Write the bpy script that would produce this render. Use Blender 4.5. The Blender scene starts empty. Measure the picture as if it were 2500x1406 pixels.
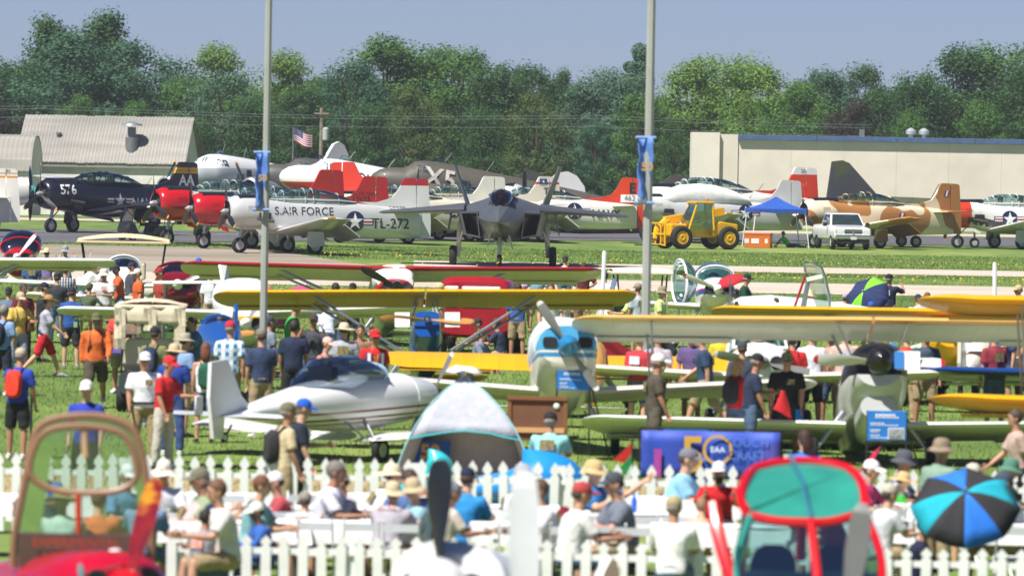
import bpy, bmesh, math, random
from mathutils import Vector, Matrix, noise
from mathutils.bvhtree import BVHTree
R = math.radians
rnd = random.Random(7)
scn = bpy.context.scene
COL = scn.collection

# ------------------------------------------------------------------ camera, sky, sun, exposure
CAM_H = 4.9
LENS = 220.0
FPX = 2500 * LENS / 36.0
YH = 395.0                                   # horizon row of the photograph at its middle column
PITCH = math.atan((703 - YH) / FPX)
ROLL = R(1.0)
cam_d = bpy.data.cameras.new('camera'); cam = bpy.data.objects.new('camera', cam_d); COL.objects.link(cam)
cam_d.sensor_width = 36; cam_d.lens = LENS; cam_d.clip_end = 4000; cam_d.clip_start = 1
CM = (Matrix.Rotation(R(90) - PITCH, 4, 'X') @ Matrix.Rotation(ROLL, 4, 'Z'))
cam.matrix_world = Matrix.Translation((0, 0, CAM_H)) @ CM
cam_d.dof.use_dof = True; cam_d.dof.focus_distance = 235; cam_d.dof.aperture_fstop = 3.1
scn.camera = cam

SUN_EL, SUN_AZ = 58.0, 222.0                 # azimuth clockwise from +Y; the sun stands behind the camera, to its left
world = bpy.data.worlds.new('World'); scn.world = world; world.use_nodes = True
nt = world.node_tree; nt.nodes.clear()
wo = nt.nodes.new('ShaderNodeOutputWorld'); bg = nt.nodes.new('ShaderNodeBackground'); sk = nt.nodes.new('ShaderNodeTexSky')
sk.sky_type = 'NISHITA'; sk.sun_disc = False; sk.sun_elevation = R(SUN_EL); sk.sun_rotation = R(SUN_AZ)
sk.air_density = .6; sk.dust_density = .2; sk.ozone_density = 6.0; sk.altitude = 0
tint = nt.nodes.new('ShaderNodeMix'); tint.data_type = 'RGBA'; tint.blend_type = 'MULTIPLY'; tint.inputs[0].default_value = 1
tint.inputs[7].default_value = (.94, .86, 1.0, 1)
nt.links.new(sk.outputs[0], tint.inputs[6]); nt.links.new(tint.outputs[2], bg.inputs[0])
bg.inputs[1].default_value = 0.0500
nt.links.new(bg.outputs[0], wo.inputs[0])
sun_d = bpy.data.lights.new('sun', 'SUN'); sun = bpy.data.objects.new('sun', sun_d); COL.objects.link(sun)
sun_d.energy = 4.9; sun_d.angle = R(.53); sun_d.color = (1, .955, .88)
sv = Vector((math.sin(R(SUN_AZ)) * math.cos(R(SUN_EL)), math.cos(R(SUN_AZ)) * math.cos(R(SUN_EL)), math.sin(R(SUN_EL))))
sun.rotation_euler = sv.to_track_quat('Z', 'Y').to_euler()
sun.location = (0, 0, 60)
vs = scn.view_settings
vs.view_transform = 'Standard'; vs.look = 'None'; vs.exposure = 0.75; vs.gamma = 1; vs.use_curve_mapping = False
scn.cycles.max_bounces = 8; scn.cycles.transparent_max_bounces = 24; scn.cycles.use_denoising = True
scn.cycles.volume_bounces = 0

# ------------------------------------------------------------------ photo coordinates <-> place
def gz(Y):                                   # the field rises very gently away from the camera
    P = [(0, -.1), (95, -.05), (105, .08), (126, .2), (155, .28), (200, .32), (260, .42), (300, .55), (400, .65), (5000, .65)]
    for (a, za), (b, zb) in zip(P, P[1:]):
        if Y <= b: return za + (zb - za) * max(0, Y - a) / (b - a)
    return .65
def ray(px, py): return CM.to_3x3() @ Vector(((px - 1250) / FPX, (703 - py) / FPX, -1))
def at(px, py, Y):
    d = ray(px, py); return Vector((0, 0, CAM_H)) + d * (Y / d.y)
def gnd(px, py):
    d = ray(px, py); Y = 200.
    for _ in range(12): Y = (gz(Y) - CAM_H) / d.z * d.y
    p = at(px, py, Y); p.z = gz(Y); return p
def base(px, Y, dz=0):                       # ground point under image column px (at the horizon row) at depth Y
    z = gz(Y)
    py = 700
    for _ in range(4):
        p = at(px, py, Y); py += (p.z - z) * FPX / Y
    p = at(px, py, Y); return Vector((p.x, Y, z + dz))
def by_top(px, ytop, h):                     # ground point of something h tall whose top shows at (px, ytop)
    d = ray(px, ytop); Y = 150.
    for _ in range(12): Y = (gz(Y) + h - CAM_H) / d.z * d.y
    p = at(px, ytop, Y); return Vector((p.x, Y, gz(Y)))

# ------------------------------------------------------------------ materials
def lin(c):
    if isinstance(c, str):
        c = c.lstrip('#'); c = ''.join(x * 2 for x in c) if len(c) == 3 else c; c = [int(c[i:i + 2], 16) / 255 for i in (0, 2, 4)]
        return tuple(x / 12.92 if x < .04045 else ((x + .055) / 1.055) ** 2.4 for x in c)
    return tuple(c)
MATS = {}
def node(nt, t, **kw):
    n = nt.nodes.new(t)
    for k, v in kw.items():
        if k.startswith('i_'): n.inputs[int(k[2:])].default_value = v
        else: setattr(n, k, v)
    return n
def mat(col, rough=.5, metal=0., coat=0., var=.06, scale=3., trans=0., alpha=1., bump=0., emit=0, spec=None):
    key = (col, rough, metal, coat, var, scale, trans, alpha, bump)
    if key in MATS: return MATS[key]
    m = bpy.data.materials.new('surface'); m.use_nodes = True; nt = m.node_tree
    b = nt.nodes['Principled BSDF']; c = lin(col)
    b.inputs['Roughness'].default_value = rough; b.inputs['Metallic'].default_value = metal
    b.inputs['Coat Weight'].default_value = coat; b.inputs['Coat Roughness'].default_value = .06
    b.inputs['Transmission Weight'].default_value = trans; b.inputs['Alpha'].default_value = alpha
    if spec is not None: b.inputs['Specular IOR Level'].default_value = spec
    tc = node(nt, 'ShaderNodeTexCoord')
    if var:
        nz = node(nt, 'ShaderNodeTexNoise'); nz.inputs['Scale'].default_value = scale; nz.inputs['Detail'].default_value = 5
        nt.links.new(tc.outputs['Object'], nz.inputs['Vector'])
        mr = node(nt, 'ShaderNodeMapRange'); mr.inputs[1].default_value = .3; mr.inputs[2].default_value = .7
        mr.inputs[3].default_value = 1 - var * 1.6; mr.inputs[4].default_value = 1 + var * .5
        nt.links.new(nz.outputs[0], mr.inputs[0])
        mx = node(nt, 'ShaderNodeVectorMath', operation='SCALE'); mx.inputs[0].default_value = c
        nt.links.new(mr.outputs[0], mx.inputs['Scale']); nt.links.new(mx.outputs[0], b.inputs['Base Color'])
        r2 = node(nt, 'ShaderNodeMapRange'); r2.inputs[3].default_value = rough * .85; r2.inputs[4].default_value = min(1, rough * 1.2)
        nt.links.new(nz.outputs[0], r2.inputs[0]); nt.links.new(r2.outputs[0], b.inputs['Roughness'])
    else: b.inputs['Base Color'].default_value = (*c, 1)
    if bump:
        n2 = node(nt, 'ShaderNodeTexNoise'); n2.inputs['Scale'].default_value = scale * 4; n2.inputs['Detail'].default_value = 6
        nt.links.new(tc.outputs['Object'], n2.inputs['Vector'])
        bp = node(nt, 'ShaderNodeBump'); bp.inputs['Strength'].default_value = bump; bp.inputs['Distance'].default_value = .03
        nt.links.new(n2.outputs[0], bp.inputs['Height']); nt.links.new(bp.outputs[0], b.inputs['Normal'])
    MATS[key] = m; return m
def paint(c, rough=.3, var=.05): return mat(c, rough, 0, .5, var, 1.3)
def fabric(c, rough=.5, pitch=.32, depth=.5):
    key = ('fabric', c, pitch)
    if key in MATS: return MATS[key]
    m = mat(c, rough, 0, .15, .07, .9 + len(MATS) * 1e-6); nt = m.node_tree; b = nt.nodes['Principled BSDF']; tc = node(nt, 'ShaderNodeTexCoord'); sp = node(nt, 'ShaderNodeSeparateXYZ'); nt.links.new(tc.outputs['Object'], sp.inputs[0])
    mu = node(nt, 'ShaderNodeMath', operation='MULTIPLY'); mu.inputs[1].default_value = math.pi / pitch; nt.links.new(sp.outputs[1], mu.inputs[0]); si = node(nt, 'ShaderNodeMath', operation='SINE'); nt.links.new(mu.outputs[0], si.inputs[0]); ab = node(nt, 'ShaderNodeMath', operation='ABSOLUTE'); nt.links.new(si.outputs[0], ab.inputs[0]); pw = node(nt, 'ShaderNodeMath', operation='POWER'); pw.inputs[1].default_value = .35; nt.links.new(ab.outputs[0], pw.inputs[0])
    bp = node(nt, 'ShaderNodeBump'); bp.invert = True; bp.inputs['Strength'].default_value = depth; bp.inputs['Distance'].default_value = .02; nt.links.new(pw.outputs[0], bp.inputs['Height']); nt.links.new(bp.outputs[0], b.inputs['Normal'])
    MATS[key] = m; return m
def cloth(c, var=.12): return mat(c, .9, 0, 0, var, 9., bump=.35)
def metal(c='#b9bcc0', rough=.32): return mat(c, rough, 1., 0, .07, 2.)
def glass(c='#cfe3df', rough=.03, body=.16):
    key = ('glass', c, body)
    if key in MATS: return MATS[key]
    m = bpy.data.materials.new('clear_acrylic'); m.use_nodes = True; nt = m.node_tree; nt.nodes.clear()
    o = node(nt, 'ShaderNodeOutputMaterial'); t = node(nt, 'ShaderNodeBsdfTransparent'); t.inputs[0].default_value = (*lin(c), 1)
    g = node(nt, 'ShaderNodeBsdfGlossy'); g.inputs['Roughness'].default_value = rough; g.inputs[0].default_value = (.9, .95, 1, 1)
    f = node(nt, 'ShaderNodeFresnel'); f.inputs[0].default_value = 1.5
    a = node(nt, 'ShaderNodeMath', operation='ADD'); a.inputs[1].default_value = body * .35; nt.links.new(f.outputs[0], a.inputs[0])
    mx = node(nt, 'ShaderNodeMixShader'); nt.links.new(a.outputs[0], mx.inputs[0])
    nt.links.new(t.outputs[0], mx.inputs[1]); nt.links.new(g.outputs[0], mx.inputs[2]); nt.links.new(mx.outputs[0], o.inputs[0])
    MATS[key] = m; return m
def ramp_mat(name, stops, scale, detail=6, rough=.9, stretch=(1, 1, 1), bump=.3, world=False, scale2=None, mult=None):
    """two octaves of noise through a colour ramp (grass, concrete, camouflage, foliage)"""
    if name in MATS: return MATS[name]
    m = bpy.data.materials.new(name); m.use_nodes = True; nt = m.node_tree; b = nt.nodes['Principled BSDF']
    b.inputs['Roughness'].default_value = rough
    if world: co = node(nt, 'ShaderNodeNewGeometry').outputs['Position']
    else: co = node(nt, 'ShaderNodeTexCoord').outputs['Object']
    mp = node(nt, 'ShaderNodeMapping'); mp.inputs['Scale'].default_value = stretch; nt.links.new(co, mp.inputs[0])
    n1 = node(nt, 'ShaderNodeTexNoise'); n1.inputs['Scale'].default_value = scale; n1.inputs['Detail'].default_value = detail
    n1.inputs['Roughness'].default_value = .62
    nt.links.new(mp.outputs[0], n1.inputs['Vector'])
    cr = node(nt, 'ShaderNodeValToRGB'); el = cr.color_ramp.elements
    while len(el) < len(stops): el.new(.5)
    for e, (p, c) in zip(el, stops): e.position = p; e.color = (*lin(c), 1)
    src = n1.outputs[0]
    if scale2:
        n2 = node(nt, 'ShaderNodeTexNoise'); n2.inputs['Scale'].default_value = scale2; n2.inputs['Detail'].default_value = 4
        nt.links.new(mp.outputs[0], n2.inputs['Vector'])
        av = node(nt, 'ShaderNodeMix'); av.data_type = 'FLOAT'; av.inputs[0].default_value = .5
        nt.links.new(n1.outputs[0], av.inputs[2]); nt.links.new(n2.outputs[0], av.inputs[3]); src = av.outputs[0]
    nt.links.new(src, cr.inputs[0]); nt.links.new(cr.outputs[0], b.inputs['Base Color'])
    if bump:
        bp = node(nt, 'ShaderNodeBump'); bp.inputs['Strength'].default_value = bump; bp.inputs['Distance'].default_value = .05
        nt.links.new(src, bp.inputs['Height']); nt.links.new(bp.outputs[0], b.inputs['Normal'])
    MATS[name] = m; return m
def split_mat(key, lo, hi, axis, pos, rough=.3, coat=.5, jag=0., wave=2.):
    """two paints that meet along a line of the object's own axis (a painted band)"""
    if key in MATS: return MATS[key]
    m = bpy.data.materials.new('two_tone_paint'); m.use_nodes = True; nt = m.node_tree; b = nt.nodes['Principled BSDF']
    b.inputs['Roughness'].default_value = rough; b.inputs['Coat Weight'].default_value = coat
    tc = node(nt, 'ShaderNodeTexCoord'); sp = node(nt, 'ShaderNodeSeparateXYZ'); nt.links.new(tc.outputs['Object'], sp.inputs[0])
    v = sp.outputs[axis]
    if jag:
        nz = node(nt, 'ShaderNodeTexNoise'); nz.inputs['Scale'].default_value = wave; nt.links.new(tc.outputs['Object'], nz.inputs['Vector'])
        ma = node(nt, 'ShaderNodeMath', operation='MULTIPLY_ADD'); ma.inputs[1].default_value = jag
        nt.links.new(nz.outputs[0], ma.inputs[0]); nt.links.new(v, ma.inputs[2]); v = ma.outputs[0]
    cr = node(nt, 'ShaderNodeValToRGB'); cr.color_ramp.interpolation = 'CONSTANT'
    mr = node(nt, 'ShaderNodeMapRange'); mr.inputs[1].default_value = pos - 1; mr.inputs[2].default_value = pos + 1
    nt.links.new(v, mr.inputs[0]); nt.links.new(mr.outputs[0], cr.inputs[0])
    cr.color_ramp.elements[0].color = (*lin(lo), 1); cr.color_ramp.elements[1].position = .5; cr.color_ramp.elements[1].color = (*lin(hi), 1)
    nt.links.new(cr.outputs[0], b.inputs['Base Color'])
    MATS[key] = m; return m

WHITE = paint('#e6e6e3'); BLACK = paint('#141416', .35); RUBBER = mat('#17171a', .8, var=.15); SILVER = metal(); DARK = mat('#1d1f22', .6)
ALU = mat('#a9adb0', .38, .85, 0, .1, 2.5); CHROME = metal('#d6d8da', .12); CANOPY = glass(); GREYSTEEL = mat('#777b7e', .5, .4)

# ------------------------------------------------------------------ mesh builder
class MB:
    def __init__(s): s.v = []; s.f = []; s.m = []
    def add(s, vs, fs, mi=0):
        o = len(s.v); s.v += [tuple(p) for p in vs]; s.f += [tuple(i + o for i in f) for f in fs]; s.m += [mi] * len(fs); return s
    def loft(s, rings, c0=True, c1=True, mi=0, closed=True):
        n = len(rings[0]); vs = [p for r in rings for p in r]; fs = []
        for k in range(len(rings) - 1):
            for i in range(n if closed else n - 1):
                j = (i + 1) % n; fs.append((k * n + i, k * n + j, (k + 1) * n + j, (k + 1) * n + i))
        if c0 and closed: fs.append(tuple(range(n))[::-1])
        if c1 and closed: fs.append(tuple((len(rings) - 1) * n + i for i in range(n)))
        return s.add(vs, fs, mi)
    def box(s, c, d, mi=0, rot=None, taper=1.):
        hx, hy, hz = d[0] / 2, d[1] / 2, d[2] / 2
        P = [Vector((x * hx * (taper if z > 0 else 1), y * hy * (taper if z > 0 else 1), z * hz)) for z in (-1, 1) for x, y in ((-1, -1), (1, -1), (1, 1), (-1, 1))]
        if rot is not None: P = [rot @ p for p in P]
        P = [p + Vector(c) for p in P]
        return s.add(P, [(3, 2, 1, 0), (4, 5, 6, 7), (0, 1, 5, 4), (1, 2, 6, 5), (2, 3, 7, 6), (3, 0, 4, 7)], mi)
    def tube(s, pts, rad, n=8, mi=0, flat=1., cap=True, up=None):
        pts = [Vector(p) for p in pts]
        if not hasattr(rad, '__len__'): rad = [rad] * len(pts)
        rings = []; pu = None
        for i, p in enumerate(pts):
            t = (pts[min(i + 1, len(pts) - 1)] - pts[max(i - 1, 0)]).normalized()
            u = up if up is not None else (pu if pu is not None else (Vector((0, 0, 1)) if abs(t.z) < .9 else Vector((1, 0, 0))))
            u = Vector(u); a = (u - t * u.dot(t)); a = a.normalized() if a.length > 1e-6 else t.orthogonal().normalized()
            b = t.cross(a); pu = a
            rx, ry = rad[i] if hasattr(rad[i], '__len__') else (rad[i], rad[i] * flat)
            rings.append([p + a * (rx * math.cos(q)) + b * (ry * math.sin(q)) for q in (2 * math.pi * k / n for k in range(n))])
        return s.loft(rings, cap, cap, mi)
    def lathe(s, prof, n=16, axis='x', c=(0, 0, 0), mi=0, caps=(True, True)):
        rings = []
        for a, r in prof:
            rg = []
            for k in range(n):
                q = 2 * math.pi * k / n; u, w = r * math.cos(q), r * math.sin(q)
                rg.append(Vector(c) + (Vector((a, u, w)) if axis == 'x' else Vector((w, a, u)) if axis == 'y' else Vector((u, w, a))))
            rings.append(rg)
        return s.loft(rings, caps[0], caps[1], mi)
    def prism(s, poly, off, mi=0):
        n = len(poly); off = Vector(off); P = [Vector(p) for p in poly]; Q = [p + off for p in P]
        return s.add(P + Q, [tuple(range(n))[::-1], tuple(range(n, 2 * n))] + [(i, (i + 1) % n, n + (i + 1) % n, n + i) for i in range(n)], mi)
    def ball(s, c, r, n=10, m=7, mi=0, rot=None):
        r = r if hasattr(r, '__len__') else (r, r, r); rings = []
        for k in range(m + 1):
            t = math.pi * (k + .02) / (m + .04); rg = []
            for i in range(n):
                q = 2 * math.pi * i / n; p = Vector((r[0] * math.sin(t) * math.cos(q), r[1] * math.sin(t) * math.sin(q), -r[2] * math.cos(t)))
                rg.append(Vector(c) + (rot @ p if rot is not None else p))
            rings.append(rg)
        return s.loft(rings, True, True, mi)
    def sheet(s, rows, mi=0, thick=0.):
        n = len(rows[0]); vs = [p for r in rows for p in r]
        fs = [(k * n + i, k * n + i + 1, (k + 1) * n + i + 1, (k + 1) * n + i) for k in range(len(rows) - 1) for i in range(n - 1)]
        return s.add(vs, fs, mi)
    def mesh(s, name, mats, smooth=40):
        me = bpy.data.meshes.new(name); me.from_pydata(s.v, [], s.f)
        for m in (mats if isinstance(mats, (list, tuple)) else [mats]): me.materials.append(m)
        if any(s.m): me.polygons.foreach_set('material_index', s.m)
        bm = bmesh.new(); bm.from_mesh(me); bmesh.ops.recalc_face_normals(bm, faces=bm.faces[:]); bm.to_mesh(me); bm.free()
        if smooth:
            me.polygons.foreach_set('use_smooth', [True] * len(me.polygons)); me.set_sharp_from_angle(angle=R(smooth))
        me.update(); return me
    def build(s, name, mats, parent=None, smooth=40, loc=(0, 0, 0), rot=None):
        return link(name, s.mesh(name, mats, smooth), parent, loc, rot)
def link(name, me, parent=None, loc=(0, 0, 0), rot=None):
    o = bpy.data.objects.new(name, me); COL.objects.link(o); o.parent = parent; o.location = loc
    if rot is not None: o.rotation_euler = rot
    return o
def tag(o, label, cat, group=None, kind=None):
    if label: o['label'] = label
    if cat: o['category'] = cat
    if group: o['group'] = group
    if kind: o['kind'] = kind
    return o
def thing(name, label, cat, loc=(0, 0, 0), rz=0., group=None):
    o = bpy.data.objects.new(name, None); COL.objects.link(o); o.empty_display_size = .2
    o.location = loc; o.rotation_euler = (0, 0, rz); return tag(o, label, cat, group)
def copy_tree(o, parent=None):
    c = o.copy(); COL.objects.link(c); c.parent = parent
    for ch in list(o.children): copy_tree(ch, c)
    return c
def solid(o, t, off=-1):
    md = o.modifiers.new('thickness', 'SOLIDIFY'); md.thickness = t; md.offset = off; return o
def bevel(o, w=.02, n=2):
    md = o.modifiers.new('bevel', 'BEVEL'); md.width = w; md.segments = n; md.limit_method = 'ANGLE'; md.angle_limit = R(35); return o
def sring(x, zc, hw, ht, hb, n=20, e=2.3, yc=0.):
    out = []
    for k in range(n):
        q = 2 * math.pi * k / n; c, s_ = math.cos(q), math.sin(q)
        out.append((x, yc + hw * math.copysign(abs(c) ** (2 / e), c), zc + (ht if s_ > 0 else hb) * math.copysign(abs(s_) ** (2 / e), s_)))
    return out
def fus(stations, n=24, e=2.3):              # (x, bottom, top, half width[, exponent])
    return [sring(q[0], (q[1] + q[2]) / 2, q[3], (q[2] - q[1]) / 2, (q[2] - q[1]) / 2, n, q[4] if len(q) > 4 else e) for q in stations]
AF = [(0, 0), (.02, .022), (.07, .045), (.2, .065), (.35, .069), (.6, .05), (.85, .02), (1, .002)]
def wing_mb(secs, camber=.018, mb=None, mi=0, two=False):
    """secs: (y, leading edge x, z, chord, thickness/0.138)"""
    mb = mb or MB(); rings = []
    for y, x, z, c, t in secs:
        up = [(x - c * a, y, z + c * (h * t + camber * math.sin(math.pi * a))) for a, h in AF]
        dn = [(x - c * a, y, z + c * (-h * .8 * t + camber * math.sin(math.pi * a))) for a, h in AF[1:-1]][::-1]
        rings.append(up + dn)
    k = len(mb.f); mb.loft(rings, True, True, mi)
    if two:
        for q in range(len(rings) - 1):
            for i in range(8, 12): mb.m[k + q * 14 + i] = 1
            mb.m[k + q * 14 + 7] = 1
    return mb
def half_wing(side, root, tip, rnd_tip=.35, t=1., mid=None, camber=.018, mb=None, nround=4, two=False):
    """root/tip: (y, x_le, z, chord); a rounded tip is added beyond the last rib"""
    secs = [(side * root[0], root[1], root[2], root[3], t)]
    if mid: secs.append((side * mid[0], mid[1], mid[2], mid[3], t))
    secs.append((side * tip[0], tip[1], tip[2], tip[3], t * .9))
    y, x, z, c = tip
    for k in range(1, nround + 1):
        a = k / nround * R(86); s_ = math.cos(a)
        dy = rnd_tip * math.sin(a); cc = c * (s_ * .92 + .08)
        secs.append((side * (y + dy), x - (c - cc) * .38, z + dy * .08, cc, t * .9 * (.35 + .65 * s_)))
    return wing_mb(secs, camber, mb, 0, two)
def prop_blade(L, w, mi=0, tipc=None, mb=None, ang=0., hub=.1, x=0., twist=1.):
    """a twisted blade turning about the x axis, pointing up at ang 0"""
    mb = mb or MB(); rings = []; S = [(0, .45), (.12, .55), (.3, .85), (.55, 1.), (.8, .92), (.92, .72), (.97, .55), (1., .3)]
    for a, cw in S:
        r = hub + (L - hub) * a; th = R(62 - 42 * a) * twist; c = w * cw / 2; tk = .018 * L * (1.1 - .8 * a)
        pr = []
        for k in range(8):
            q = 2 * math.pi * k / 8; u, h = c * math.cos(q), tk * math.sin(q)
            pr.append((x + u * math.sin(th) + h * math.cos(th), u * math.cos(th) - h * math.sin(th), r))
        rings.append([Vector(p) for p in pr])
    rot = Matrix.Rotation(ang, 3, 'X'); rings = [[rot @ p for p in r] for r in rings]
    if tipc is None: mb.loft(rings, True, True, mi)
    else:
        mb.loft(rings[:6], True, False, mi); mb.loft(rings[5:], False, True, tipc)
    return mb
def spl(P, n=5, closed=False):
    P = [Vector(p) for p in P]; out = []; m = len(P)
    if closed: P = P[:-1] if (P[0] - P[-1]).length < 1e-6 else P; m = len(P)
    for i in range(m if closed else m - 1):
        g = (lambda k: P[k % m]) if closed else (lambda k: P[max(0, min(m - 1, k))]); p0, p1, p2, p3 = g(i - 1), g(i), g(i + 1), g(i + 2)
        for k in range(n):
            t = k / n; out.append(.5 * (2 * p1 + (p2 - p0) * t + (2 * p0 - 5 * p1 + 4 * p2 - p3) * t * t + (3 * p1 - p0 - 3 * p2 + p3) * t ** 3))
    out.append(out[0].copy() if closed else P[-1]); return out

# ------------------------------------------------------------------ lettering
TXT = {}
def text2d(s, bold=0.):
    if (s, bold) in TXT: return TXT[(s, bold)]
    cu = bpy.data.curves.new('lettering', 'FONT'); cu.body = s; cu.offset = bold; cu.resolution_u = 3; cu.align_x = 'CENTER'; cu.align_y = 'CENTER'
    o = bpy.data.objects.new('lettering', cu); COL.objects.link(o)
    dg = bpy.context.evaluated_depsgraph_get(); me = o.evaluated_get(dg).to_mesh()
    v = [(p.co.x, p.co.y) for p in me.vertices]; f = [tuple(q.vertices) for q in me.polygons]
    o.evaluated_get(dg).to_mesh_clear(); bpy.data.objects.remove(o); bpy.data.curves.remove(cu)
    TXT[(s, bold)] = (v, f); return v, f
for _s, _b in (('576', .02), ('NAVY', .02), ('AA', .03), ('S.AIR FORCE', .0), ('TL-272', .01), ('50272', .0), ('U.S. AIR FORCE', 0.), ('17695', .0), ('TX', .01), ('USAF', .0),
               ('E', .02), ('462', .0), ('X5', .02), ('DOUGLAS', .0), ('AIR FORCE', 0.), ('NC', 0.), ('TX7', 0.), ('5', .02), ('50', .03), ('TOUCH', 0.), ('CRAFT', 0.), ('IN TOUCH', 0.), ('27', 0.),
               ('YEARS', 0.), ('50', .0), ('CELEBRATING', 0.), ('83', 0.), ('04', 0.), ('EAA', .02), ('30', 0.), ('LIMITED', 0.), ('EXPERIMENTAL', 0.)): text2d(_s, _b)
def poly_grid(poly, cuts=3):
    bm = bmesh.new(); f = bm.faces.new([bm.verts.new((x, y, 0)) for x, y in poly]); bmesh.ops.triangulate(bm, faces=[f])
    bmesh.ops.subdivide_edges(bm, edges=bm.edges[:], cuts=cuts, use_grid_fill=True)
    bm.verts.index_update(); v = [(p.co.x, p.co.y) for p in bm.verts]; fs = [tuple(q.index for q in g.verts) for g in bm.faces]; bm.free(); return v, fs
def bvh_of(objs):
    v = []; f = []
    for o in objs:
        k = len(v); v += [p.co.copy() for p in o.data.vertices]; f += [tuple(i + k for i in q.vertices) for q in o.data.polygons]
    return BVHTree.FromPolygons(v, f)
def decal(mb, shape, bvh, x0, z0, size, mi=0, side=1, lift=.012, sx=1., slant=0.):
    """lays flat print on the side of an aircraft; side +1 = port (reads nose to tail)"""
    v, f = shape; P = []; last = 0.
    for a, b in v:
        x = x0 - side * (a * size * sx + b * slant * size); z = z0 + b * size
        h = bvh.ray_cast(Vector((x, side * 6, z)), Vector((0, -side, 0)))
        if h[0] is not None: last = h[0].y
        P.append((x, last + side * lift, z))
    mb.add(P, f, mi)
STAR = [(math.sin(R(36 * k)) * (1 if k % 2 == 0 else .382), math.cos(R(36 * k)) * (1 if k % 2 == 0 else .382)) for k in range(10)]
def disc2d(r=1., n=24): return poly_grid([(r * math.cos(2 * math.pi * k / n), r * math.sin(2 * math.pi * k / n)) for k in range(n)], 2)
def star2d(s=.95):
    v = [(0, 0)] + [(x * s, y * s) for x, y in STAR]; f = [(0, 1 + k, 1 + (k + 1) % 10) for k in range(10)]
    return v, f
def rect2d(x0, x1, y0, y1, c=2): return poly_grid([(x0, y0), (x1, y0), (x1, y1), (x0, y1)], c)
M_NAVYBLUE = paint('#1c2547'); M_WH = paint('#e9e9e6', .4); M_RED = paint('#b01a20', .35); M_LET = paint('#17181a', .45)
def insignia(bvh, x, z, s, parent, side=1, disc=True, blue=None):
    mb = MB()
    if disc:
        for sg in (-1, 1):
            decal(mb, rect2d(min(sg * .9, sg * 2.12), max(sg * .9, sg * 2.12), -.36, .36), bvh, x, z, s, 0, side, .010)
        decal(mb, disc2d(1.09), bvh, x, z, s, 0, side, .014)
    for sg in (-1, 1):
        a, b = sorted((sg * .98, sg * 2.0))
        decal(mb, rect2d(a, b, -.26, .26), bvh, x, z, s, 1, side, .020)
        decal(mb, rect2d(a, b, -.09, .09), bvh, x, z, s, 2, side, .026)
    decal(mb, star2d(), bvh, x, z, s, 1, side, .030)
    mb.build('insignia_marking', [blue or M_NAVYBLUE, M_WH, M_RED], parent, 0)
def lettering(s, bvh, x, z, size, parent, m=None, side=1, bold=0., sx=1., slant=0.):
    mb = MB(); decal(mb, text2d(s, bold), bvh, x, z, size, 0, side, .02 if size < .6 else .035 if size < 1 else .09, sx, slant); return mb.build('lettering', m or M_LET, parent, 0)
# ------------------------------------------------------------------ ground, pavements
M_GRASS = ramp_mat('mown_grass', [(.30, '#3e5620'), (.43, '#546c29'), (.55, '#6b8036'), (.64, '#848c48'), (.76, '#9a925c')], .55, 12, .95, (1, .35, 1), .8, True, .05)
M_ASPH = ramp_mat('dark_asphalt', [(.3, '#47474c'), (.55, '#57575b'), (.75, '#67676a')], .4, 8, .85, (.4, 1, 1), .1, True)
M_CONC = ramp_mat('stained_concrete', [(.28, '#6e665c'), (.45, '#8d8375'), (.6, '#9d9385'), (.75, '#aaa091')], .16, 9, .9, (.35, 1, 1), .1, True, .03)
M_PATH = ramp_mat('pale_concrete', [(.3, '#aa9e90'), (.6, '#bdb1a3'), (.8, '#c9bfb2')], .3, 8, .9, (.3, 1, 1), .05, True)
BRK = [2, 30, 60, 95, 105, 126, 155, 200, 230, 260, 300, 350, 400, 500, 700, 1000, 1500, 2600]
def ground_sheet(name, m, y0, y1, xf0, xf1, dz, kind='structure', label=None):
    ys = sorted({y0, y1} | {b for b in BRK if y0 < b < y1} | {y0 + (y1 - y0) * k / 4 for k in range(5)})
    rows = []
    for y in ys:
        t = (y - y0) / (y1 - y0); a = xf0[0] + (xf0[1] - xf0[0]) * t; b = xf1[0] + (xf1[1] - xf1[0]) * t
        rows.append([(a + (b - a) * k / 8, y, gz(y) + dz) for k in range(9)])
    o = MB().sheet(rows).build(name, m, None, 0); o['kind'] = kind
    if label: o['label'] = label
    return o
ground_sheet('ground', M_GRASS, 2, 2600, (-900, -900), (900, 900), 0)
Yof = lambda px, py: gnd(px, py).y
ya0, ya1 = Yof(2000, 599), Yof(200, 571)
NE = [(-900, 296), (200, 304), (800, 326), (1400, 346), (2300, 352), (3500, 352)]; FE = [(-900, 350), (200, 354), (800, 362), (1400, 384), (2300, 394), (3500, 394)]
rows = [[], [], [], [], []]
for (pa, ya), (pb, yb) in zip(NE, FE):
    for k in range(5):
        Y = ya + (yb - ya) * k / 4; rows[k].append((base(pa, Y).x, Y, gz(Y) + .03))
o = MB().sheet(rows).build('asphalt_runway', M_ASPH, None, 0); o['kind'] = 'structure'
ap0, ap1 = Yof(300, 662), Yof(300, 601)
XL = lambda px, Y: base(px, Y).x
ground_sheet('concrete_apron', M_CONC, ap0, ap1, (-60, -70), (XL(1080, ap0), XL(640, ap1)), .008)
p0, p1 = Yof(2000, 668), Yof(2000, 654)
ground_sheet('taxiway_strip', M_PATH, p0, p1, (XL(1010, p0), XL(1010, p1)), (60, 60), .012)
q0, q1 = Yof(2200, 722), Yof(2200, 696)
ground_sheet('service_road', M_PATH, q0, q1, (-60, -60), (60, 60), .008)
ground_sheet('far_footpath', M_PATH, 398, 412, (-150, -150), (150, 150), .012)
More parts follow.
